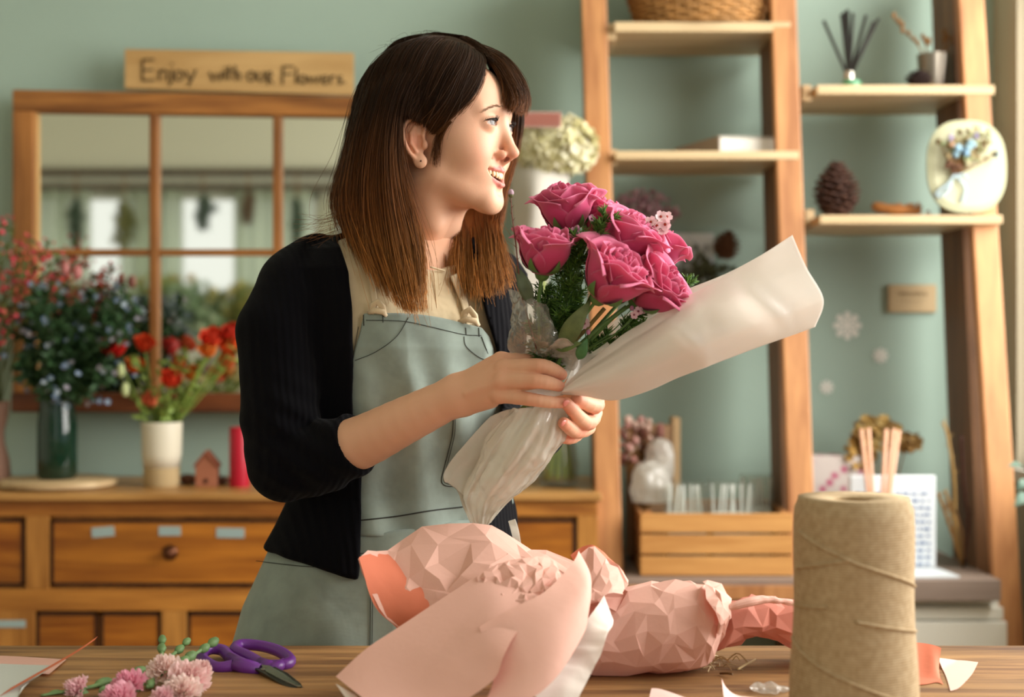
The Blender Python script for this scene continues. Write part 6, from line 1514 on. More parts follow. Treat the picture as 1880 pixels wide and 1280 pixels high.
for i, (px, py) in enumerate(BL):
    D = 3.45+rr.uniform(-.10,.07); tip = P(px, py, D); root = (gv[0]+rr.uniform(-.015,.015), gv[1]+rr.uniform(-.015,.015), gv[2]+.20)
    where = 'topmost' if py < 545 else 'middle' if py < 620 else 'low'
    tf_ = thing('blue_flower', 'dark leafy stem with pale blue florets in the green glass vase', 'flower', root, 'blue flower stems in the green glass vase')
    leafy(root, tip, 300+i, 56, .038, .009, tf_, bend=.03)
    fb = MB()
    for j in range(6):
        q = V3(*tip)+V3(rr.gauss(0,.022), rr.gauss(0,.02), rr.gauss(-.01,.022)); col = rr.choice(['8296b0','6a7f9c','9aa8b6','5f7488','a09aa8'])
        blossom(fb, q, (rr.gauss(0,.5), -1, rr.gauss(.3,.5)), .0075, col, 'd8dcc0', rr.random())
    obj('florets', fb, m_bluefl, tf_, smooth=True)
# berry branches at the far left
pot = (P(-8, 0, 3.50)[0], 3.50, SBZ)
tg = thing('stoneware_vase', 'pinkish stoneware vase cut off by the left edge of the picture', 'vase', pot)
obj('vase_body', MB().lathe([(0,0),(0.03,0),(0.036,0.02),(0.033,0.06),(0.022,0.10),(0.020,0.13),(0.030,0.17),(0.034,0.205),(0.031,0.205),(0.026,0.17),(0.017,0.13),(0,0.12)], pot, 32), mat('pink_stoneware', 'a98372', 0.8, var=0.1), tg, smooth=True)
m_berry = vcmat('red_berries', 0.4)
BR = [(-40,420),(10,402),(30,410),(62,425),(95,440),(118,455),(140,475),(150,498),(20,450),(60,470),(95,490),(5,480),(40,500),(75,515),(115,500),(-20,500),(20,530),(50,440),(130,505),(85,460),(12,560),(28,590)]
for i, (px, py) in enumerate(BR):
    D = 3.46+rr.uniform(-.08,.08); tip = V3(*P(px, py, D)); root = V3(pot[0]+rr.uniform(-.01,.01), pot[1], pot[2]+.19)
    tf_ = thing('berry_branch', 'thin branch of small red berries in the vase at the left edge', 'branch', tuple(root), 'red berry branches at the left edge')
    mid_ = (root*0.45+tip*0.55)+V3(-.04, 0, 0); c_ = catmull([root, mid_, tip], 14); br = MB(); br.tube(c_, np.linspace(.0022,.0008,14), 5)
    be = MB(); cc = ['c03340','d8485a','a8283a','cf5a50','b8402f']
    for j in range(15):
        t = .62+.38*rr.random(); b0 = c_[int(t*13)]; q = b0+V3(rr.gauss(0,.016), rr.gauss(0,.014), rr.gauss(0,.014)); br.tube([b0, q], .0006, 3); be.ball(q, rr.uniform(.0028,.0062), 7, 5, col=lin(rr.choice(cc)))
    for j in range(14):
        t = .45+.55*rr.random(); b0 = c_[int(t*13)]; d = V3(rr.gauss(0,1), rr.gauss(0,1), rr.gauss(0,1)); d /= np.linalg.norm(d); leaf(br, b0, b0+d*.02, .005, n=4)
    obj('branch', br, mat('olive_twig', '5b6434', 0.6, var=0.2) if i == 0 else bpy.data.materials['olive_twig'], tf_, smooth=True); obj('berries', be, m_berry, tf_, smooth=True)
tg = thing('drooping_flower', 'dusky pink drooping flower head above the blue flowers', 'flower', P(122,490,3.42)); mb = MB()
for a in ((120,494,.011),(142,500,.012)):
    mb.ball(P(a[0],a[1],3.42), (a[2],a[2],a[2]*1.6), 10, 8, col=lin('b06a66'))
obj('blooms', mb, m_berry, tg, smooth=True)
# white ceramic vase, lower band bare clay
wv = (P(297, 0, 3.46)[0], 3.46, SBZ); r_ = 37/F*3.46; hw = (880-762)/F*3.46
tg = thing('ceramic_vase', 'cream ceramic vase with a bare tan base band holding bright ranunculus', 'vase', wv)
obj('vase_body', MB().lathe([(0.0,hw*.3),(r_*.88,hw*.3),(r_*.97,hw*.5),(r_*1.0,hw*.97),(r_*.99,hw),(r_*.92,hw),(r_*.92,hw*.9),(r_*.88,hw*.35),(0,hw*.34)], wv, 44), mat('cream_glaze', 'dcd5bf', 0.35), tg, smooth=True)
obj('clay_base', MB().lathe([(0,0),(r_*.82,0),(r_*.90,0.01),(r_*.885,hw*.3),(0,hw*.3)], wv, 44), mat('bare_clay', 'b69f76', 0.85), tg, smooth=True, autos=50)
m_ran = vcmat('ranunculus_petal', 0.5, transl=0.2); m_lstem = mat('light_green_stem', '7d9444', 0.5, var=0.2)
def ranun(px, py, D, s, col, lab, ax=(0,-.7,.7), grp='ranunculus in the cream vase', root=None):
    c_ = V3(*P(px, py, D)); t = thing('ranunculus', lab, 'flower', tuple(c_), grp); mb = MB(); dk = '%02x%02x%02x' % tuple(int(int(col[i:i+2],16)*.86) for i in (0,2,4))
    rose_bloom(mb, c_, ax, s, int(px+py), n=18, op=.5, c_in=dk, c_mid_=col, c_rim=col, nu=7, nv=6); obj('bloom', mb, m_ran, t, smooth=True)
    rt = V3(*(root or (wv[0]+(px-297)*.0002, wv[1], wv[2]+hw*.9))); s_ = MB(); s_.tube(catmull([rt, rt*.5+c_*.5+V3(0,0,-.01), c_-V3(0,0,s*.5)], 10), .0022, 6); obj('stem', s_, m_lstem, t, smooth=True)
for px, py, s, col, lab in ((211,638,.024,'c8201c','deep red ranunculus at the left of the cream vase bouquet'),(265,632,.020,'d8502a','red-orange ranunculus against the mirror muntin'),(247,672,.019,'e87a34','orange ranunculus left of centre above the cream vase'),(314,697,.021,'e04a2c','vermilion ranunculus in the middle of the cream vase'),(354,687,.018,'f09a3c','light orange ranunculus right of the middle one'),(279,734,.018,'f08058','coral ranunculus hanging over the front of the cream vase'),
 (388,622,.022,'e85034','red ranunculus at the upper right of the cream vase bouquet'),(421,634,.024,'ee6a30','orange-red ranunculus nearest the black sleeve'),(383,643,.018,'ee8a3a','orange ranunculus under the upper right red one'),(418,662,.018,'ea6a34','orange ranunculus low beside the black sleeve'),(424,610,.018,'d8402c','dark red ranunculus topmost beside the sleeve')):
    ranun(px, py, 3.42+rr.uniform(-.03,.04), s*1.25, col, lab, (rr.uniform(-.4,.4), -.7, .6))
for k, (px, py) in enumerate(((215,690),(225,720),(250,650),(345,640),(300,660),(400,690),(330,700),(375,660),(268,700),(445,640),(300,720),(320,740),(260,745))):
    t = thing('greenery_stem', 'light green leafy stem among the ranunculus', 'foliage', (wv[0], wv[1], wv[2]+hw), 'light green leafy stems in the cream vase')
    leafy((wv[0]+rr.uniform(-.02,.02), wv[1], wv[2]+hw*.9), P(px, py, 3.43+rr.uniform(-.05,.05)), 500+k, 12, .030, .007, t, m=m_lstem)
for px, py in ((230,715),(222,680)):
    tag(obj('pale_bud', MB().ball(P(px,py,3.40), (.010,.010,.018), 10, 8), mat('pale_green_bud', 'b5c08a', 0.6) if px == 230 else bpy.data.materials['pale_green_bud'], smooth=True), 'pale green closed bud hanging at the '+('lower left' if px == 230 else 'far left')+' of the ranunculus', 'bud', 'pale buds')
# red candle, little clay house, small things
cc_ = (P(440,0,3.45)[0], 3.45, SBZ)
tg = thing('pillar_candle', 'red pillar candle half hidden by the black sleeve', 'candle', cc_)
obj('wax', MB().lathe([(0,0),(.024,0),(.0245,.004),(.0245,.140),(.022,.144),(.010,.142),(0,.140)], cc_, 36), mat('red_wax', 'b0142c', 0.4, sss=.15), tg, smooth=True, autos=50)
obj('wick', MB().tube([(cc_[0],cc_[1],cc_[2]+.138),(cc_[0]+.002,cc_[1],cc_[2]+.150)], .0012, 5), mat('wick', '2a2220', .8), tg)
hc = P(381, 0, 3.46); hx = hc[0]
tg = thing('clay_house', 'tiny terracotta house ornament between cream vase and red candle', 'ornament', (hx, 3.46, SBZ)); w_ = .026
obj('house_walls', MB().prism([(hx-w_,SBZ),(hx+w_,SBZ),(hx+w_,SBZ+.05),(hx,SBZ+.080),(hx-w_,SBZ+.05)], 3.44, 3.48), mat('terracotta', 'a5694e', .85, var=.1), tg, bevel=.002)
obj('roof', MB().prism([(hx-w_-.004,SBZ+.048),(hx,SBZ+.080),(hx+w_+.004,SBZ+.048),(hx+w_+.002,SBZ+.054),(hx,SBZ+.088),(hx-w_-.002,SBZ+.054)], 3.436, 3.484), mat('dark_terracotta', '8e523c', .85), tg)
obj('doorway', MB().lathe([(0,0),(.006,0),(.006,.002),(0,.002)], (hx, 3.4405, SBZ+.014), 14, Matrix.Rotation(R(90), 4, 'X')), m_groove, tg)
for k, (px, col, s) in enumerate(((345,'6b4632',.022),(408,'5a3a2a',.018))):
    mb = MB(); mb.ball((P(px,0,3.50)[0], 3.50, SBZ+s*.6), (s*1.1,s*.8,s*.6), 12, 8); tag(obj('brown_pebble', mb, mat('brown_pebble'+str(k), col, .7, var=.2), smooth=True), 'brown rounded ornament '+('beside the cream vase' if k == 0 else 'between the clay house and the red candle'), 'ornament')
# vase of thick stems behind the hands
sv = (P(1026, 0, 3.46)[0], 3.46, SBZ)
tg = thing('stem_vase', 'clear glass vase full of thick pale green stems at the right end of the sideboard', 'vase', sv)
obj('vase_glass', MB().lathe([(0,0),(.040,0),(.048,.012),(.050,.05),(.042,.10),(.026,.14),(.024,.20),(.027,.205),(.024,.205),(.022,.14),(.038,.10),(.046,.05),(.044,.014),(0,.010)], sv, 36), m_glass, tg, smooth=True)
sm_ = mat('pale_green_stem', '9fb45a', .45, var=.15)
for i in range(11):
    a = i*.571; q0 = (sv[0]+.034*math.cos(a), sv[1]+.034*math.sin(a), sv[2]+.016); q1 = (sv[0]+.014*math.cos(a+.4), sv[1]+.014*math.sin(a+.4), sv[2]+.15); q2 = (sv[0]-.012*math.cos(a), sv[1]-.01*math.sin(a), sv[2]+.30)
    tag(obj('thick_stem', MB().tube(catmull([q0, q1, q2], 12), .0055, 7), sm_, smooth=True), 'thick pale green stem standing in the clear glass vase', 'stem', 'thick stems in the clear vase')
# cream hydrangea in a white paper sleeve behind the face
hyd = V3(*P(1018, 272, 3.40))
tg = thing('hydrangea', 'large cream hydrangea head between the face and the ladder shelf', 'flower', tuple(hyd)); mb = MB(); rq = np.random.RandomState(2)
for i in range(650):
    z = rq.uniform(-.95, 1); a = rq.rand()*6.28; q = V3(math.sqrt(max(0,1-z*z))*math.cos(a), math.sqrt(max(0,1-z*z))*math.sin(a), z)
    p = hyd+q*V3(.094,.075,.070)*(0.90+.14*rq.rand())*(1-.18*vnoise((q*2.2)[None], 5)[0]); blossom(mb, p, q+rq.randn(3)*.3, .0135, rq.choice(['f0ebcb','e8e2b8','f5f1d8','e2dcac']), 'd6d29a', rq.rand(), 4)
obj('petals', mb, m_vcf, tg, smooth=True); obj('inner_head', MB().ball(hyd, (.084,.066,.062), 20, 14), mat('hydrangea_cream', 'e0dcb0', .8), tg, smooth=True)
obj('stem', MB().tube([hyd-V3(0,0,.05), hyd+V3(-.03,.02,-.30), (sv[0],sv[1],sv[2]+.28)], .006, 8), sm_, tg, smooth=True)
pc_ = thing('paper_sleeve', 'white paper sleeve with a red striped top edge around the hydrangea', 'wrapping paper', P(985, 330, 3.46))
obj('sleeve', MB().grid(resample(Pg([[(940,216,3.46),(985,210,3.50),(1040,214,3.48)],[(938,330,3.40),(985,338,3.34),(1045,325,3.40)],[(946,470,3.40),(975,480,3.40),(1010,470,3.42)],[(955,640,3.42),(980,650,3.45),(1005,640,3.44)]]), 24, 16)), mat('sleeve_paper', 'ddd8cc', .8, transl=.3), pc_, smooth=True, solid=.0008)
stp = MB()
for i in range(9):
    x0 = 952+i*9; stp.box(P(x0, 232, 3.300), P(x0+4.5, 207, 3.303))
obj('striped_edge', stp, mat('brick_red_print', 'a8584a', .7), pc_)
obj('striped_backing', MB().box(P(946, 234, 3.304), P(1030, 206, 3.306)), mat('pale_pink_card', 'd8c0b4', .8), pc_)
# small framed picture / shelf end behind the roses
tg = thing('wood_frame', 'small orange wooden frame with a dark picture behind the topmost rose', 'picture', P(985, 440, 3.74))
obj('frame', MB().box(P(957,440,3.749), P(1008,430,3.72)).box(P(957,380,3.749), P(1008,366,3.72)).box(P(957,440,3.749), P(966,366,3.72)), m_frame, tg); obj('picture', MB().box(P(963,432,3.745), P(1008,378,3.74)), mat('dark_picture', '5a5a4c', .7, var=.3, vscale=30), tg)
# --- shelves
def basket():
    c = (P(1285,0,3.52)[0], 3.52, ZS1+.001); t = thing('wicker_basket', 'round tan wicker basket on the top left shelf', 'basket', c); H = .20
    mw = mat('wicker', 'a87a44', .6, var=.25, vscale=30); rows = 22; n = 36
    for j in range(rows):                    # one mesh for the weave
        pass
    mb = MB()
    for j in range(rows):
        v = j/(rows-1); rad = .148+.045*math.sin(v*1.5); z = c[2]+.006+H*v; pts = []
        for i in range(n*3+1):
            a = 2*math.pi*i/(n*3); o_ = .0045*math.sin(a*n/2+math.pi*j); pts.append((c[0]+(rad+o_)*1.02*math.cos(a), c[1]+(rad+o_)*.80*math.sin(a), z+.001*math.sin(a*5+j)))
        mb.tube(pts, .0052, 5, flat=1, caps=False)
    obj('weave', mb, mw, t, smooth=True); sp_ = MB()
    for i in range(n):
        a = 2*math.pi*(i+.5)/n; sp_.tube([(c[0]+(.148+.045*math.sin(v*1.5))*1.02*math.cos(a), c[1]+(.148+.045*math.sin(v*1.5))*.8*math.sin(a), c[2]+.004+H*v) for v in (0,.3,.6,1)], .0032, 5)
    obj('stakes', sp_, mat('wicker_stake', 'b98b55', .6), t, smooth=True)
    obj('basket_base', MB().lathe([(0,0.001),(.148,0.001),(.148,.008),(0,.008)], c, 36, Matrix.Diagonal((1.0,.78,1,1))), mw, t)
basket()
# book lying on the second shelf
a_ = [P(1245,274,3.62), P(1330,274,3.42), P(1440,276,3.40)]
tg = thing('book', 'thick book with white pages and grey-brown cover lying on the second left shelf', 'book', P(1340,276,3.5)); z0 = ZS2+.001
B0 = V3(P(1322,0,3.42)[0], 3.42, z0); ex = V3(P(1440,0,3.43)[0]-B0[0], 0.02, 0); ey = V3(P(1240,0,3.64)[0]-B0[0], .22, 0)
def qbox(o, x, y, h, z=0): o = o+V3(0,0,z); return MB().hexa([tuple(o), tuple(o+V3(0,0,h)), tuple(o+y), tuple(o+y+V3(0,0,h)), tuple(o+x), tuple(o+x+V3(0,0,h)), tuple(o+x+y), tuple(o+x+y+V3(0,0,h))])
obj('pages', qbox(B0+ex*.01+ey*.01, ex*.98, ey*.97, .033, .004), mat('book_pages', 'e8e6dc', .8), tg); cv = mat('book_cover', 'a39484', .6)
obj('back_cover', qbox(B0, ex, ey, .004), cv, tg); obj('front_cover', qbox(B0, ex, ey, .0045, .037), mat('grey_cover', 'a8a69c', .6), tg); obj('spine', qbox(B0-ex*.015, ex*.02, ey, .041), cv, tg)
# diffuser
dc = (P(1568,0,3.48)[0], 3.48, ZS3)
tg = thing('reed_diffuser', 'green glass reed diffuser with silver cap on the upper right shelf', 'diffuser', (dc[0], dc[1], dc[2]+.001))
s_ = 3.48/F
obj('bottle', MB().lathe([(0,0),(.021,0),(.0235,.003),(.0235,.020),(.020,.025),(.010,.027),(0,.027)], (dc[0]-.006,dc[1],dc[2]+.001), 28), mat('green_glass', '6fb98a', .1, spec=.6, transl=.3, coat=.5), tg, smooth=True, autos=50)
obj('cap', MB().lathe([(.012,.026),(.0135,.027),(.0135,.044),(.011,.048),(.005,.048)], (dc[0]-.012,dc[1],dc[2]+.001), 24), mat('silver_cap', 'c9c4b8', .25, metal=.9), tg, smooth=True, autos=50)
for k, (x, y) in enumerate(((1512,38),(1550,22),(1556,18),(1566,24),(1590,28),(1613,34),(1604,40),(1545,26))):
    b0 = V3(dc[0]-.012, dc[1], dc[2]+.03); tp = V3(*P(x, y, 3.48+.01*(k % 3))); o_ = obj('reed', MB().tube([b0, tp], .0042, 6), mat('black_reed', '26241f', .7) if k == 0 else bpy.data.materials['black_reed'], smooth=True)
    tag(o_, 'thin black reed standing in the green diffuser', 'reed', 'black reeds in the diffuser')
# metal cup with dried twigs
mc = (P(1712,0,3.50)[0], 3.50, ZS3+.001)
cyl_thing('metal_cup', 'dull grey metal cup holding dried twigs on the upper right shelf', 'cup', [(0,0),(.030,0),(.0315,.003),(.0375,.093),(.035,.093),(.029,.006),(0,.005)], mc, mat('zinc', '8d8578', .35, metal=.8))
m_dry = mat('dried_twig', '8a6236', .7, var=.25)
for lab, pts in (('dried twig with tan pods leaning left from the metal cup', [(1690,90),(1665,62),(1640,32)]), ('dried twig with pods leaning right from the metal cup', [(1738,88),(1758,62),(1778,48)]), ('short dried twig standing over the rim of the metal cup', [(1700,85),(1702,76),(1697,70)]), ('short dried twig with a round pod at the right of the cup', [(1733,85),(1735,72),(1736,62)])):
    mb = MB(); c_ = catmull([V3(mc[0],mc[1],mc[2]+.02)]+[V3(*P(x,y,3.49)) for x,y in pts], 12); mb.tube(c_, .0022, 5)
    for i in range(5, 12): p = V3(*c_[i])+V3(rr.uniform(-.006,.006), -.003, rr.uniform(-.004,.006)); mb.ball(p, (.005,.005,.0075), 7, 5)
    tag(obj('dried_twig', mb, m_dry, smooth=True), lab, 'twig')
def cone(name, lab, c, h, r_, m, up=(0,0,1), n=90, sd_=1, sc=.28):
    X_, Y_, Z_ = frame(up); c = V3(*c); t = thing(name, lab, 'pinecone', tuple(c)); mb = MB(); rz = random.Random(sd_)
    for k in range(n):
        v = (k+.5)/n; a = k*2.39996; rad = r_*math.sin(math.pi*(0.10+.86*v))**.75*(1-.28*v); d = X_*math.cos(a)+Y_*math.sin(a); s_ = r_*sc*(1.15-.5*v)*rz.uniform(.85,1.15); tt = np.cross(Z_, d)
        b0 = c+Z_*h*v*.94+d*rad*.35; e = c+Z_*(h*v*.94+s_*.55)+d*rad; G = [[b0-tt*s_*.3, b0+Z_*s_*.12, b0+tt*s_*.3],[b0*.5+e*.5-tt*s_*.75, b0*.5+e*.5+Z_*s_*.2, b0*.5+e*.5+tt*s_*.75],[e-tt*s_*.6, e+Z_*s_*.22, e+tt*s_*.6],[e-tt*s_*.12+d*s_*.12, e+d*s_*.22, e+tt*s_*.12+d*s_*.12]]
        mb.grid(np.array(G))
    obj('scales', mb, m, t, smooth=True, solid=r_*.05); obj('core', MB().ball(c+Z_*h*.48, (r_*.5,r_*.5,h*.46), 12, 8, Matrix((tuple(X_), tuple(Y_), tuple(Z_))).transposed().to_4x4() if True else None), m, t, smooth=True)
m_cone = mat('pinecone_brown', '5e4032', .75, var=.35, vscale=60, col2='3a2620')
cone('pinecone', 'tall dark brown pinecone standing on the lower right shelf', (P(1536,0,3.46)[0], 3.46, ZS4+.002), .142, .062, m_cone)
cone('pinecone', 'small dark pinecone lying beside the metal cup on the upper right shelf', (P(1686,0,3.44)[0], 3.44, ZS3+.002), .042, .036, mat('dark_pinecone', '33231f', .8), n=40, sd_=3)
cone('pinecone', 'brown pinecone tucked behind the raised end of the white wrap', P(1330,476,3.70), .080, .040, mat('tan_pinecone', '6e4b34', .75, var=.3), (0.1,-.5,1), n=60, sd_=5)
# dried wood piece and tiny white tag
wd = MB(); wc = P(1645,388,3.44); wd.tube(catmull([P(1602,378,3.46), P(1630,384,3.44), P(1660,386,3.43), P(1692,390,3.43)], 12), [.008,.012,.013,.012,.012,.014,.013,.012,.010,.009,.007,.004], 8)
for i in range(10): wd.tube([P(1640+i*5,388,3.43), P(1645+i*5+rr.uniform(-4,8),380-rr.uniform(0,8),3.42)], .004, 5)
wd.v = [(x,y,max(z,ZS4+.001)) for x,y,z in [tuple(v) for v in wd.v]]
tag(obj('dried_pod', wd, mat('orange_pod', 'b0743e', .6, var=.3), smooth=True), 'curled orange-brown dried seed pod on the lower right shelf', 'seed pod')
tag(obj('white_peg', MB().lathe([(0,0),(.007,0),(.007,.010),(.004,.013),(.003,.020),(0,.022)], (P(1704,0,3.42)[0],3.42,ZS4+.001), 14), mat('white_glaze', 'd8dcd8', .3), smooth=True), 'tiny white peg at the foot of the oval board', 'peg')
# oval board with dried posy
oc = P(1774,306,3.357); ow, oh = (1848-1700)/2/F*3.357, (393-221)/2/F*3.357; M_o = Matrix.Translation(oc) @ Matrix.Rotation(R(-4), 4, 'X')
tg = thing('oval_board', 'pale green oval board with cut corners leaning on the lower right shelf', 'plaque', oc); poly = []
for i in range(44):
    a = 2*math.pi*i/44; x, z = math.cos(a), math.sin(a); e = (abs(x)**2.6+abs(z)**2.6)**(-1/2.6); poly.append((ow*x*e*.98, oh*z*e))
obj('board', MB().prism(poly, -.006, .006, M_o), mat('pale_sage', 'b7b795', .7), tg, bevel=.002, autos=50)
inner = [(x*.88, z*.90) for x, z in poly]; obj('inset_panel', MB().prism(inner, -.009, -.0062, M_o), mat('pale_sage_in', 'c3c2a2', .75), tg, bevel=.002)
ps = thing('dried_posy', 'small dried posy with blue flowers and a blue ribbon fixed on the oval board', 'dried flowers', P(1765,290,3.33)); fb = MB(); gb = MB()
for i in range(90):
    x, y = rq.normal(1778, 30), rq.normal(268, 16); 
    if ((x-1776)/66)**2+((y-270)/40)**2 > 1: continue
    gb.tube([P(1748,325,3.338), P((x+1748)/2+3, (y+325)/2, 3.33), P(x, y, 3.325)], .0008, 3)
    col = rq.choice(['a8a878','8c8a5a','c0b890','75603c','9aa878','b09a70']); fb.ball(P(x,y,3.322+rq.rand()*.012), rq.uniform(.004,.008), 6, 4, col=lin(col))
for x, y, s, col in ((1760,272,.014,'9fc4d6'),(1782,268,.013,'a9ccd9'),(1770,284,.012,'8fb4cc'),(1746,266,.008,'d8b090'),(1744,252,.007,'b0a4c0'),(1790,250,.008,'a89cc0'),(1832,284,.009,'c4d4d4'),(1740,300,.010,'6a4630'),(1752,310,.011,'75503a')):
    for j in range(5): fb.ball(V3(*P(x,y,3.318))+rq.randn(3)*s*.35, s*.6, 8, 6, col=lin(col))
obj('flower_heads', fb, m_bluefl, ps, smooth=True); obj('dry_stems', gb, m_dry, ps, smooth=True)
rb = MB(); 
for pts in ([(1752,320),(1766,335),(1772,350),(1765,372)],[(1752,322),(1740,338),(1722,352),(1718,362),(1735,355),(1748,335)],[(1755,322),(1770,322),(1774,328)]): 
    rb.tube(catmull([P(x,y,3.335) for x,y in pts], 14), .0045, 5, flat=.4)
obj('ribbon', rb, mat('blue_grey_ribbon', '9fb0b4', .5), ps, smooth=True)
# --- on the wall: snowflakes and a little plaque
m_snow = mat('white_paper', 'e6e6dc', .7)
def flake(px, py, r_px, lab, arms=8):
    D = YW-.004; c = V3(*P(px,py,D)); r_ = r_px/F*D; mb = MB()
    for k in range(arms):
        a = 2*math.pi*k/arms; d = V3(math.cos(a),0,math.sin(a)); nrm = V3(-math.sin(a),0,math.cos(a)); mb.tube([c, c+d*r_], r_*.11, 5)
        for v in (.45, .7):
            for s in (-1,1): mb.tube([c+d*r_*v, c+d*r_*(v+.2)+nrm*s*r_*.2], r_*.09, 4)
    mb.v = [(x, YW-.0035+(y-D)*.15, z) for x,y,z in [tuple(v) for v in mb.v]]
    tag(obj('paper_snowflake', mb, m_snow), lab, 'snowflake', 'paper snowflakes on the wall')
flake(1556,598,26,'largest paper snowflake on the green wall'); flake(1617,653,14,'small paper snowflake lower right of the largest one'); flake(1518,711,13,'small paper snowflake lowest on the wall beside the middle ladder leg')
tg = thing('wall_plaque', 'small tan wooden plaque with faint writing on the green wall', 'plaque', P(1674,549,YW-.01))
obj('plaque_board', MB().box(P(1631,574,YW-.014), P(1717,523,YW-.001)), mat('tan_plaque', 'b8a07a', .7), tg, bevel=.003)
wt = MB()
for k, x in enumerate(range(1652,1700,9)): wt.tube([P(x,536,YW-.016), P(x+3,543,YW-.016), P(x+6,536+(k % 3)*2,YW-.016)], .0012, 4)
for k, x in enumerate(range(1656,1696,8)): wt.tube([P(x,553,YW-.016), P(x+5,551+(k % 2)*2,YW-.016)], .0008, 4)
obj('faint_lettering', wt, mat('faded_ink', '8d7654', .8), tg)
# --- wooden crate with packages
cz = bz+.001; CD0, CD1 = 3.27, 3.60
tg = thing('wooden_crate', 'slatted orange wooden crate on the bench board under the ladder shelf', 'crate', ((X(1165,CD0)+X(1452,CD0))/2, CD0, cz))
cx0, cx1 = X(1176,CD0), X(1456,CD0)
m_cr = wood('crate_pine', 'b87f40', 'd7a05c', 'X', .8, .55, .06); m_crd = wood('crate_pine_side', '8f5a2c', 'b07a44', 'Y', .8, .6, .06)
ch = 0.148
for k in range(3):
    z0 = cz+k*(ch/3)+.001; z1 = z0+ch/3-.006
    obj('slat', MB().box((cx0, CD0, z0), (cx1, CD0+.010, z1)), m_cr, tg, bevel=.0015); obj('slat', MB().box((cx0, CD1-.010, z0), (cx1, CD1, z1)), m_cr, tg, bevel=.0015)
    for x in (cx0, cx1-.010): obj('slat', MB().box((x, CD0+.0105, z0), (x+.010, CD1-.0105, z1)), m_crd, tg, bevel=.0015)
for x in (cx0+.011, cx1-.026):
    for y in (CD0+.011, CD1-.026): obj('corner_post', MB().box((x,y,cz), (x+.015,y+.015,cz+ch)), m_crd, tg)
obj('crate_floor', MB().box((cx0+.010,CD0+.0105,cz), (cx1-.010,CD1-.0105,cz+.006)), m_crd, tg)
# things inside
def at(px, D, z): return (X(px,D), D, z)
zi = cz+.009
def glassbox(px, D, w, h, lab, name='glass_tumbler'):
    x = X(px,D); t = thing(name, lab, 'glass', (x, D, zi), 'clear boxes in the crate'); mb = MB(); th = .0025
    zb = zi
    mb.box((x-w/2,D,zb),(x+w/2,D+th,zb+h)).box((x-w/2,D+w-th,zb),(x+w/2,D+w,zb+h)).box((x-w/2,D+th,zb),(x-w/2+th,D+w-th,zb+h)).box((x+w/2-th,D+th,zb),(x+w/2,D+w-th,zb+h))
    obj('clear_walls', mb, m_glass, t); obj('white_filling', MB().box((x-w/2+.004,D+.004,zb),(x+w/2-.004,D+w-.004,zb+h*.62)), mat('white_filling', 'e6eae8', .7) if 'white_filling' not in bpy.data.materials else bpy.data.materials['white_filling'], t, bevel=.003)
    for i in range(7):
        xx = x-w/2+.008+i*(w-.016)/6; obj('white_tie', MB().tube([(xx,D+w*.4,zb+h*.55),(xx+rr.uniform(-.012,.012),D+w*.4,zb+h*.97)], .0030, 5), bpy.data.materials['white_filling'], t)
glassbox(1262, 3.31, .095, .198, 'clear box with pale contents at the left in the crate'); glassbox(1345, 3.31, .095, .200, 'clear box with white sticks in the middle of the crate'); glassbox(1393, 3.43, .07, .205, 'smaller clear box at the back of the crate')
m_bag = filmmat('white_film_bag', 'eeeae0', .3, .75, .5, .6)
def bag(c, r3, lab, seed, m, name='film_bag', amp=.02):
    t = crinkle(name, c, r3, m, None, 26, amp, seed); tag(t, lab, 'bag'); return t
bag(P(1195,905,3.40), (.052,.045,.075), 'bulging white film bag at the left end of the crate', 5, m_bag, amp=.014); bag(P(1212,850,3.46), (.038,.03,.055), 'small white film bag standing above the bulging one', 9, m_bag, amp=.012)
kb = P(1225,810,3.55); tg = thing('kraft_box', 'brown kraft gift box standing at the back of the crate', 'box', kb)
obj('box_body', MB().box((X(1150,3.55),3.52,zi), (X(1236,3.55),3.585,Z(780,3.55))), mat('kraft_card', '9c7a5a', .8), tg, bevel=.002); obj('box_flap', MB().box((X(1232,3.55),3.515,zi), (X(1246,3.55),3.588,Z(766,3.55))), mat('tan_card', 'b89a72', .8), tg, bevel=.002)
pf = thing('dried_bunch', 'bunch of dusky pink dried flowers behind the white bags', 'dried flowers', P(1180,820,3.5)); mb = MB(); st = MB()
for i in range(60):
    p = P(rq.uniform(1142,1215), rq.uniform(770,860), rq.uniform(3.46,3.515)); st.tube([at(1180,3.50,zi+.05), p], .001, 3); mb.ball(p, rq.uniform(.006,.012), 6, 5, col=lin(rq.choice(['b98a80','a8746a','c9a898','8a5a50','d8c4b4'])))
obj('flower_heads', mb, m_bluefl, pf, smooth=True); obj('dry_stems', st, m_dry, pf)
tgl = thing('dried_sprig', 'dark twiggy dried sprig leaning at the right end of the crate', 'twig', at(1425,3.5,zi)); st = MB()
for i in range(22): st.tube([at(1412+rq.uniform(-6,6),3.5,zi+.02), P(rq.uniform(1405,1450), rq.uniform(850,930), 3.5)], .0014, 4)
obj('twigs', st, mat('dark_twig', '6b4a38', .7), tgl)
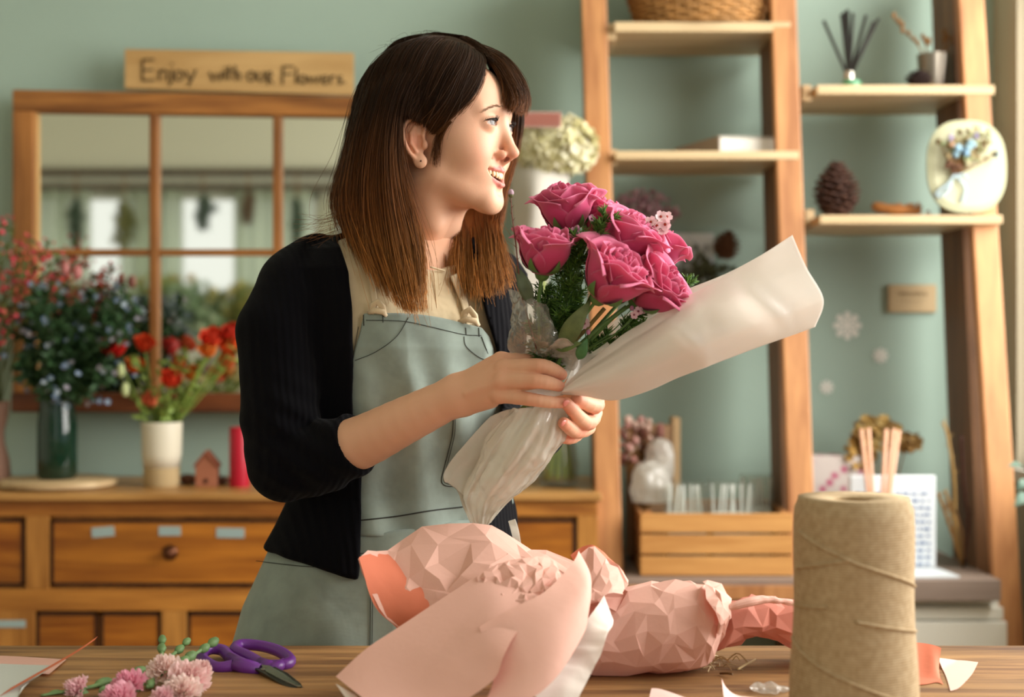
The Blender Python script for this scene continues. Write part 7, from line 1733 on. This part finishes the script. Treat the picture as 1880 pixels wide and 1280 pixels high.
# --- right bay of the bench: white board, reeds, pink boxes, dried flowers
wb = thing('calendar_board', 'white board with blue lettering standing on the bench behind the twine', 'board', at(1640,3.36,bz+.001))
bx0, bx1 = X(1560,3.36), X(1719,3.36); bt = Z(873,3.36); Mb = Matrix.Identity(4)
obj('board', MB().box((bx0,3.36,bz+.006),(bx1,3.372,bt)), mat('white_board', 'dfe6ea', .35), wb, bevel=.004)
obj('foot', MB().hexa([at(1600,3.24,bz+.001), at(1600,3.24,bz+.006), at(1600,3.36,bz+.001), at(1600,3.36,bz+.006), at(1762,3.24,bz+.001), at(1762,3.24,bz+.006), at(1722,3.36,bz+.001), at(1722,3.36,bz+.006)]), bpy.data.materials['white_board'], wb)
lt = MB(); m_blue = mat('blue_print', '7d8fae', .6)
for row in range(11):
    y = 905+row*13; x = 1572 if row < 2 else 1640+rr.uniform(0,14)
    while x < 1706:
        w_ = rr.uniform(4,13); lt.box(P(x, y+rr.uniform(3,5), 3.3585), P(min(1708,x+w_), y-rr.uniform(0,2), 3.3598)); x += w_+rr.uniform(3,7)
obj('blue_lettering', lt, m_blue, wb)
rbz = at(1612,3.29,bz+.001); cyl_thing('diffuser_bottle', 'glass bottle holding pinkish wooden reeds hidden behind the twine', 'bottle', [(0,0),(.03,0),(.032,.004),(.032,.09),(.014,.115),(.014,.14),(.012,.14),(.012,.115),(0,.11)], rbz, m_glass)
m_reed = mat('pink_wood_reed', 'dba98a', .6)
for k, (x, y) in enumerate(((1581,788),(1594,786),(1627,788),(1641,787),(1650,790))):
    tag(obj('wooden_reed', MB().tube([V3(rbz[0]-.004+.002*k, rbz[1], rbz[2]+.012), V3(*P(x,y,3.30))], .0050, 6), m_reed, smooth=True), 'pinkish wooden reed standing behind the spool of twine', 'reed', 'wooden reeds behind the twine')
pb = thing('patterned_box', 'box with pink and white floral pattern at the back of the bench', 'box', at(1530,3.50,bz+.001))
def floral():
    m, N, L, b = newmat('pink_floral_print'); tc = N.new('ShaderNodeTexCoord'); v = N.new('ShaderNodeTexVoronoi'); v.inputs['Scale'].default_value = 38; L.new(tc.outputs['Object'], v.inputs[0])
    r = N.new('ShaderNodeValToRGB'); r.color_ramp.interpolation = 'LINEAR'; e = r.color_ramp.elements; e[0].color = (*lin('b0406a'), 1); e[0].position = .15; e[1].color = (*lin('c9bfb8'), 1); e[1].position = .5
    L.new(v.outputs[0], r.inputs[0]); L.new(r.outputs[0], b.inputs['Base Color']); return m
obj('box_body', MB().box((X(1490,3.5),3.5,bz+.001),(X(1590,3.5),3.6,Z(838,3.5))), floral(), pb, bevel=.002)
yd = thing('dried_hydrangea', 'dry yellow-brown hydrangea head behind the wooden reeds', 'dried flowers', P(1600,820,3.52)); mb = MB(); st = MB()
for cx_, cy_, rx_, ry_, n_, cl in ((1610,795,42,32,150,['b99a5a','a88648','cbb070','8a6a38']),(1580,830,26,30,60,['a8803c','b89048']),(1665,812,26,16,50,['b08a52','96703a','c2a066'])):
    for i in range(n_):
        a, q = rq.rand()*6.28, rq.rand()**.5; p = P(cx_+rx_*q*math.cos(a), cy_+ry_*q*math.sin(a), 3.52+rq.uniform(-.03,.03)); blossom(mb, p, (rq.randn()*.5,-1,rq.randn()*.5), .010, rq.choice(cl), '8a6a38', rq.rand(), 4)
    st.tube([at(1610,3.55,bz+.01), P(cx_,cy_,3.53)], .0018, 4)
obj('florets', mb, m_vcf, yd, smooth=True); obj('dry_stems', st, m_dry, yd)
for lab, pts, m_ in (('pale curved dry grass stem in front of the right ladder board', [(1762,1040),(1755,960),(1752,880),(1740,800),(1732,775)], 'b8965c'), ('reddish bare twig standing against the right ladder board', [(1785,1045),(1778,960),(1770,900),(1764,800)], '4e2c20'), ('tan dry stem leaning left at the right end of the bench', [(1775,1045),(1752,960),(1735,900)], 'a07c48'), ('thin tan stem nearest the white board', [(1768,1045),(1745,970),(1722,905)], '9c7440'), ('short brown stem with a curled tip by the right ladder leg', [(1772,1040),(1766,980),(1748,930),(1732,935)], '7d5a34')):
    mb = MB(); c_ = catmull([at(1768,3.40,bz+.002)]+[P(x,y,3.40) for x,y in pts[1:]], 16); mb.tube(c_, .0038, 6)
    for i in range(4, 15): 
        p = V3(*c_[i]); d = V3(rq.randn(), rq.randn()*.3, 1); d /= np.linalg.norm(d); mb.tube([p, p+d*.016], [.002,.0005], 4)
    tag(obj('dry_stem', mb, mat('dry_'+m_, m_, .7), smooth=True), lab, 'dry stem')
# --- hanging things between the ladder legs: pink gypsophila, white card, wreath
gp = thing('gypsophila_bunch', 'cloudy bunch of dusty pink gypsophila behind the wax flowers', 'dried flowers', P(1180,420,3.69)); mb = MB(); st = MB()
for i in range(230):
    a, q = rq.rand()*6.28, rq.rand()**.6; x, y = 1185+62*q*math.cos(a), 378+30*q*math.sin(a); p = P(x, y+max(0,(x-1200))*.35, 3.69+rq.uniform(-.04,.04)); mb.ball(p, rq.uniform(.0035,.0065), 5, 4, col=lin(rq.choice(['c99aa4','b98492','d6b0b6','a8707e'])))
    if i % 4 == 0: st.tube([P(1160,520,3.70), P((x+1160)/2, 450, 3.69), p], .0007, 3)
obj('florets', mb, m_bluefl, gp, smooth=True); obj('thin_stems', st, mat('grey_green_stem', '7b8468', .7), gp)
vz = P(1160,560,3.70); cyl_thing('paper_cone', 'grey-green paper cone holding the pink gypsophila', 'cone', [(0,0),(.012,0),(.03,.08),(.028,.08),(0,.01)], (vz[0],vz[1],vz[2]), mat('sage_paper', '8f9a84', .8))
cdt = thing('white_card', 'glossy white photo card behind the right-hand roses', 'card', P(1250,470,3.727))
obj('card', MB().box(P(1195,515,3.732), P(1311,428,3.727)), mat('white_card', 'e4ecee', .3), cdt, bevel=.002); mb = MB()
for i in range(26): mb.ball(P(rq.normal(1262,22), rq.normal(462,14), 3.724), (.010,.0016,.010), 8, 4, col=lin(rq.choice(['c4ccd0','f4f8f8','a8b4bc','b4bcb0'])))
obj('print', mb, m_bluefl, cdt, smooth=True)
wrh = thing('dried_wreath', 'dark dried wreath piece with greenery below the white card', 'wreath', P(1285,500,3.69)); mb = MB()
for i in range(130):
    x, y = rq.normal(1288,28), rq.normal(500,13); p = V3(*P(x,y,3.69+rq.uniform(-.02,.02))); d = rq.randn(3); d /= np.linalg.norm(d); leaf(mb, p, p+d*.022, .005, n=4); mb.tube([p, V3(*P(1290,505,3.70))], .0006, 3)
obj('foliage', mb, mat('dark_olive_foliage', '4c5138', .7, var=.4, vscale=60), wrh, smooth=True)
# --- right edge: eucalyptus leaf outside the leg, greenery beyond the window
mb = MB(); b0 = V3(*P(1880,868,3.15)); mb.tube([V3(XR-.012,3.12,.92), V3(XR-.02,3.14,1.02), b0], .002, 5); leaf(mb, P(1884,862,3.15), P(1850,858,3.13), .014, nrm=(0,-.4,1)); leaf(mb, P(1882,905,3.15), P(1862,930,3.13), .012); leaf(mb, P(1882,880,3.15), P(1868,900,3.14), .010)
tag(obj('eucalyptus_sprig', mb, mat('eucalyptus', '5b7565', .5), smooth=True), 'dark round-leaved sprig on the window sill at the right edge', 'sprig')
# --- seen only in the mirror: hanging bunches under the rail and pots of flowers along the shopfront
def mirx(px, D): return (px-940)/F*D
def mirror_pt(px, py, y): D = 2*(FD+.024)-y; return V3((px-940)/F*D, y, ZC-(py-640)/F*D)
m_olive = mat('olive_dried', '6f7036', .8, var=.3, vscale=20); m_dgreen = mat('deep_green_dried', '3c5040', .8, var=.3, vscale=20)
for px, pt, pb, w_, m_, lab in ((228,330,450,.075,m_olive,'large olive dried bunch hanging under the dark rail'),(372,330,412,.05,m_dgreen,'small dark green dried bunch hanging under the rail'),(140,350,440,.05,m_dgreen,'pointed green dried bunch hanging low at the end of the rail'),(455,330,400,.03,mat('brown_dried','6a5340',.8),'thin brown dried bunch hanging under the rail'),(545,335,440,.035,bpy.data.materials['deep_green_dried'],'long thin dark bunch hanging at the far end of the rail')):
    a, b_ = mirror_pt(px, pt, YB+.14), mirror_pt(px, pb, YB+.14); t = thing('hanging_bunch', lab, 'dried flowers', tuple(b_), 'dried bunches hanging from the rail'); mb = MB()
    a[2] = 2.44; H = a[2]-b_[2]
    mb.tube([a, a-V3(0,0,H*.35)], .006, 6); obj('tie', mb, m_dry, t, smooth=True); mb = MB(); rz = random.Random(int(px))
    for i in range(120):
        v = rz.random(); c_ = a-V3(0,0,H*(.35+.6*v)); rr_ = w_*math.sin(math.pi*min(.95,.1+v*.85)); p = c_+V3(rz.gauss(0,.5)*rr_, rz.gauss(0,.5)*rr_*.6, 0); leaf(mb, p, p+V3(rz.gauss(0,.02), rz.gauss(0,.02), -.07), .016, n=4)
    obj('dried_heads', mb, m_, t, smooth=True)
bench_z = 1.05
bt_ = thing('window_bench', 'long pale bench of flower buckets along the shopfront windows', 'bench', (-1.9, YB+.45, 0))
obj('bench_top', MB().box((-3.6, YB+.2, bench_z-.04), (0.4, YB+.7, bench_z)), m_shelf, bt_)
for x in (-3.5,-1.6,.3): obj('leg', MB().box((x-.03,YB+.25,0),(x+.03,YB+.31,bench_z-.04)).box((x-.03,YB+.6,0),(x+.03,YB+.66,bench_z-.04)), m_shelf, bt_)
FC = [(300,545,'a9b06a',['c9a23a','8fa050','b8c27a'],.20,'yellow'),(345,560,'8fae8a',['a8c4a0','c4d4b8','94b08c'],.26,'pale green'),(395,575,'9cb89a',['b4c8b0','a4bca0','c8c48a'],.26,'grey-green'),(320,610,'8a9cb0',['9aa8c0','a8b0c4','8c98a8'],.2,'blue-mauve'),(180,560,'7d8a5c',['c9783a','b8643a','8a9a5a'],.2,'orange'),(440,560,'8a9050',['b0a84a','8c9a50','c4b868'],.2,'olive'),(240,590,'6f8a60',['8aa078','7c8f9c'],.2,'dull green'),(500,600,'7d9468',['d8d4c4','a8b490'],.22,'white'),(560,590,'7a8a58',['c4a048','8a9a50'],.22,'golden'),(120,600,'5c7a50',['6c8a60','8c9c70'],.22,'deep green')]
for k, (px, py, base, cols_, sz, nm_) in enumerate(FC):
    c = mirror_pt(px, py, YB+.42+.08*(k % 2)); x = c[0]
    t = thing('bucket_flowers', nm_+' bouquet in a bucket on the window bench behind the camera', 'flowers', (x, c[1], bench_z+.001), 'bucket flowers along the shopfront')
    obj('bucket', MB().lathe([(0,0),(.09,0),(.11,.24),(.105,.24),(.085,.01),(0,.008)], (x, c[1], bench_z+.001), 20), mat('grey_bucket', 'b8b8ac', .5) if k == 0 else bpy.data.materials['grey_bucket'], t, smooth=True); mb = MB(); fl = MB(); rz = np.random.RandomState(k)
    ml = mat('bouquet_leaf_'+str(k), base, .6, var=.2, vscale=15, transl=.25)
    top = max(c[2]+.12, bench_z+.5)
    for i in range(150):
        p = V3(x+rz.normal(0,sz*.5), c[1]+rz.normal(0,sz*.35), rz.uniform(bench_z+.22, top)); d = rz.randn(3); d /= np.linalg.norm(d); leaf(mb, p, p+d*.08, .02, n=4)
        if i % 3 == 0: mb.tube([(x, c[1], bench_z+.2), p], .003, 3)
        if i % 2 == 0: fl.ball(p+V3(0,.03,.02), rz.uniform(.014,.030), 6, 5, col=lin(rz.choice(cols_)))
    obj('leaves', mb, ml, t, smooth=True); obj('flower_heads', fl, m_bluefl, t, smooth=True)
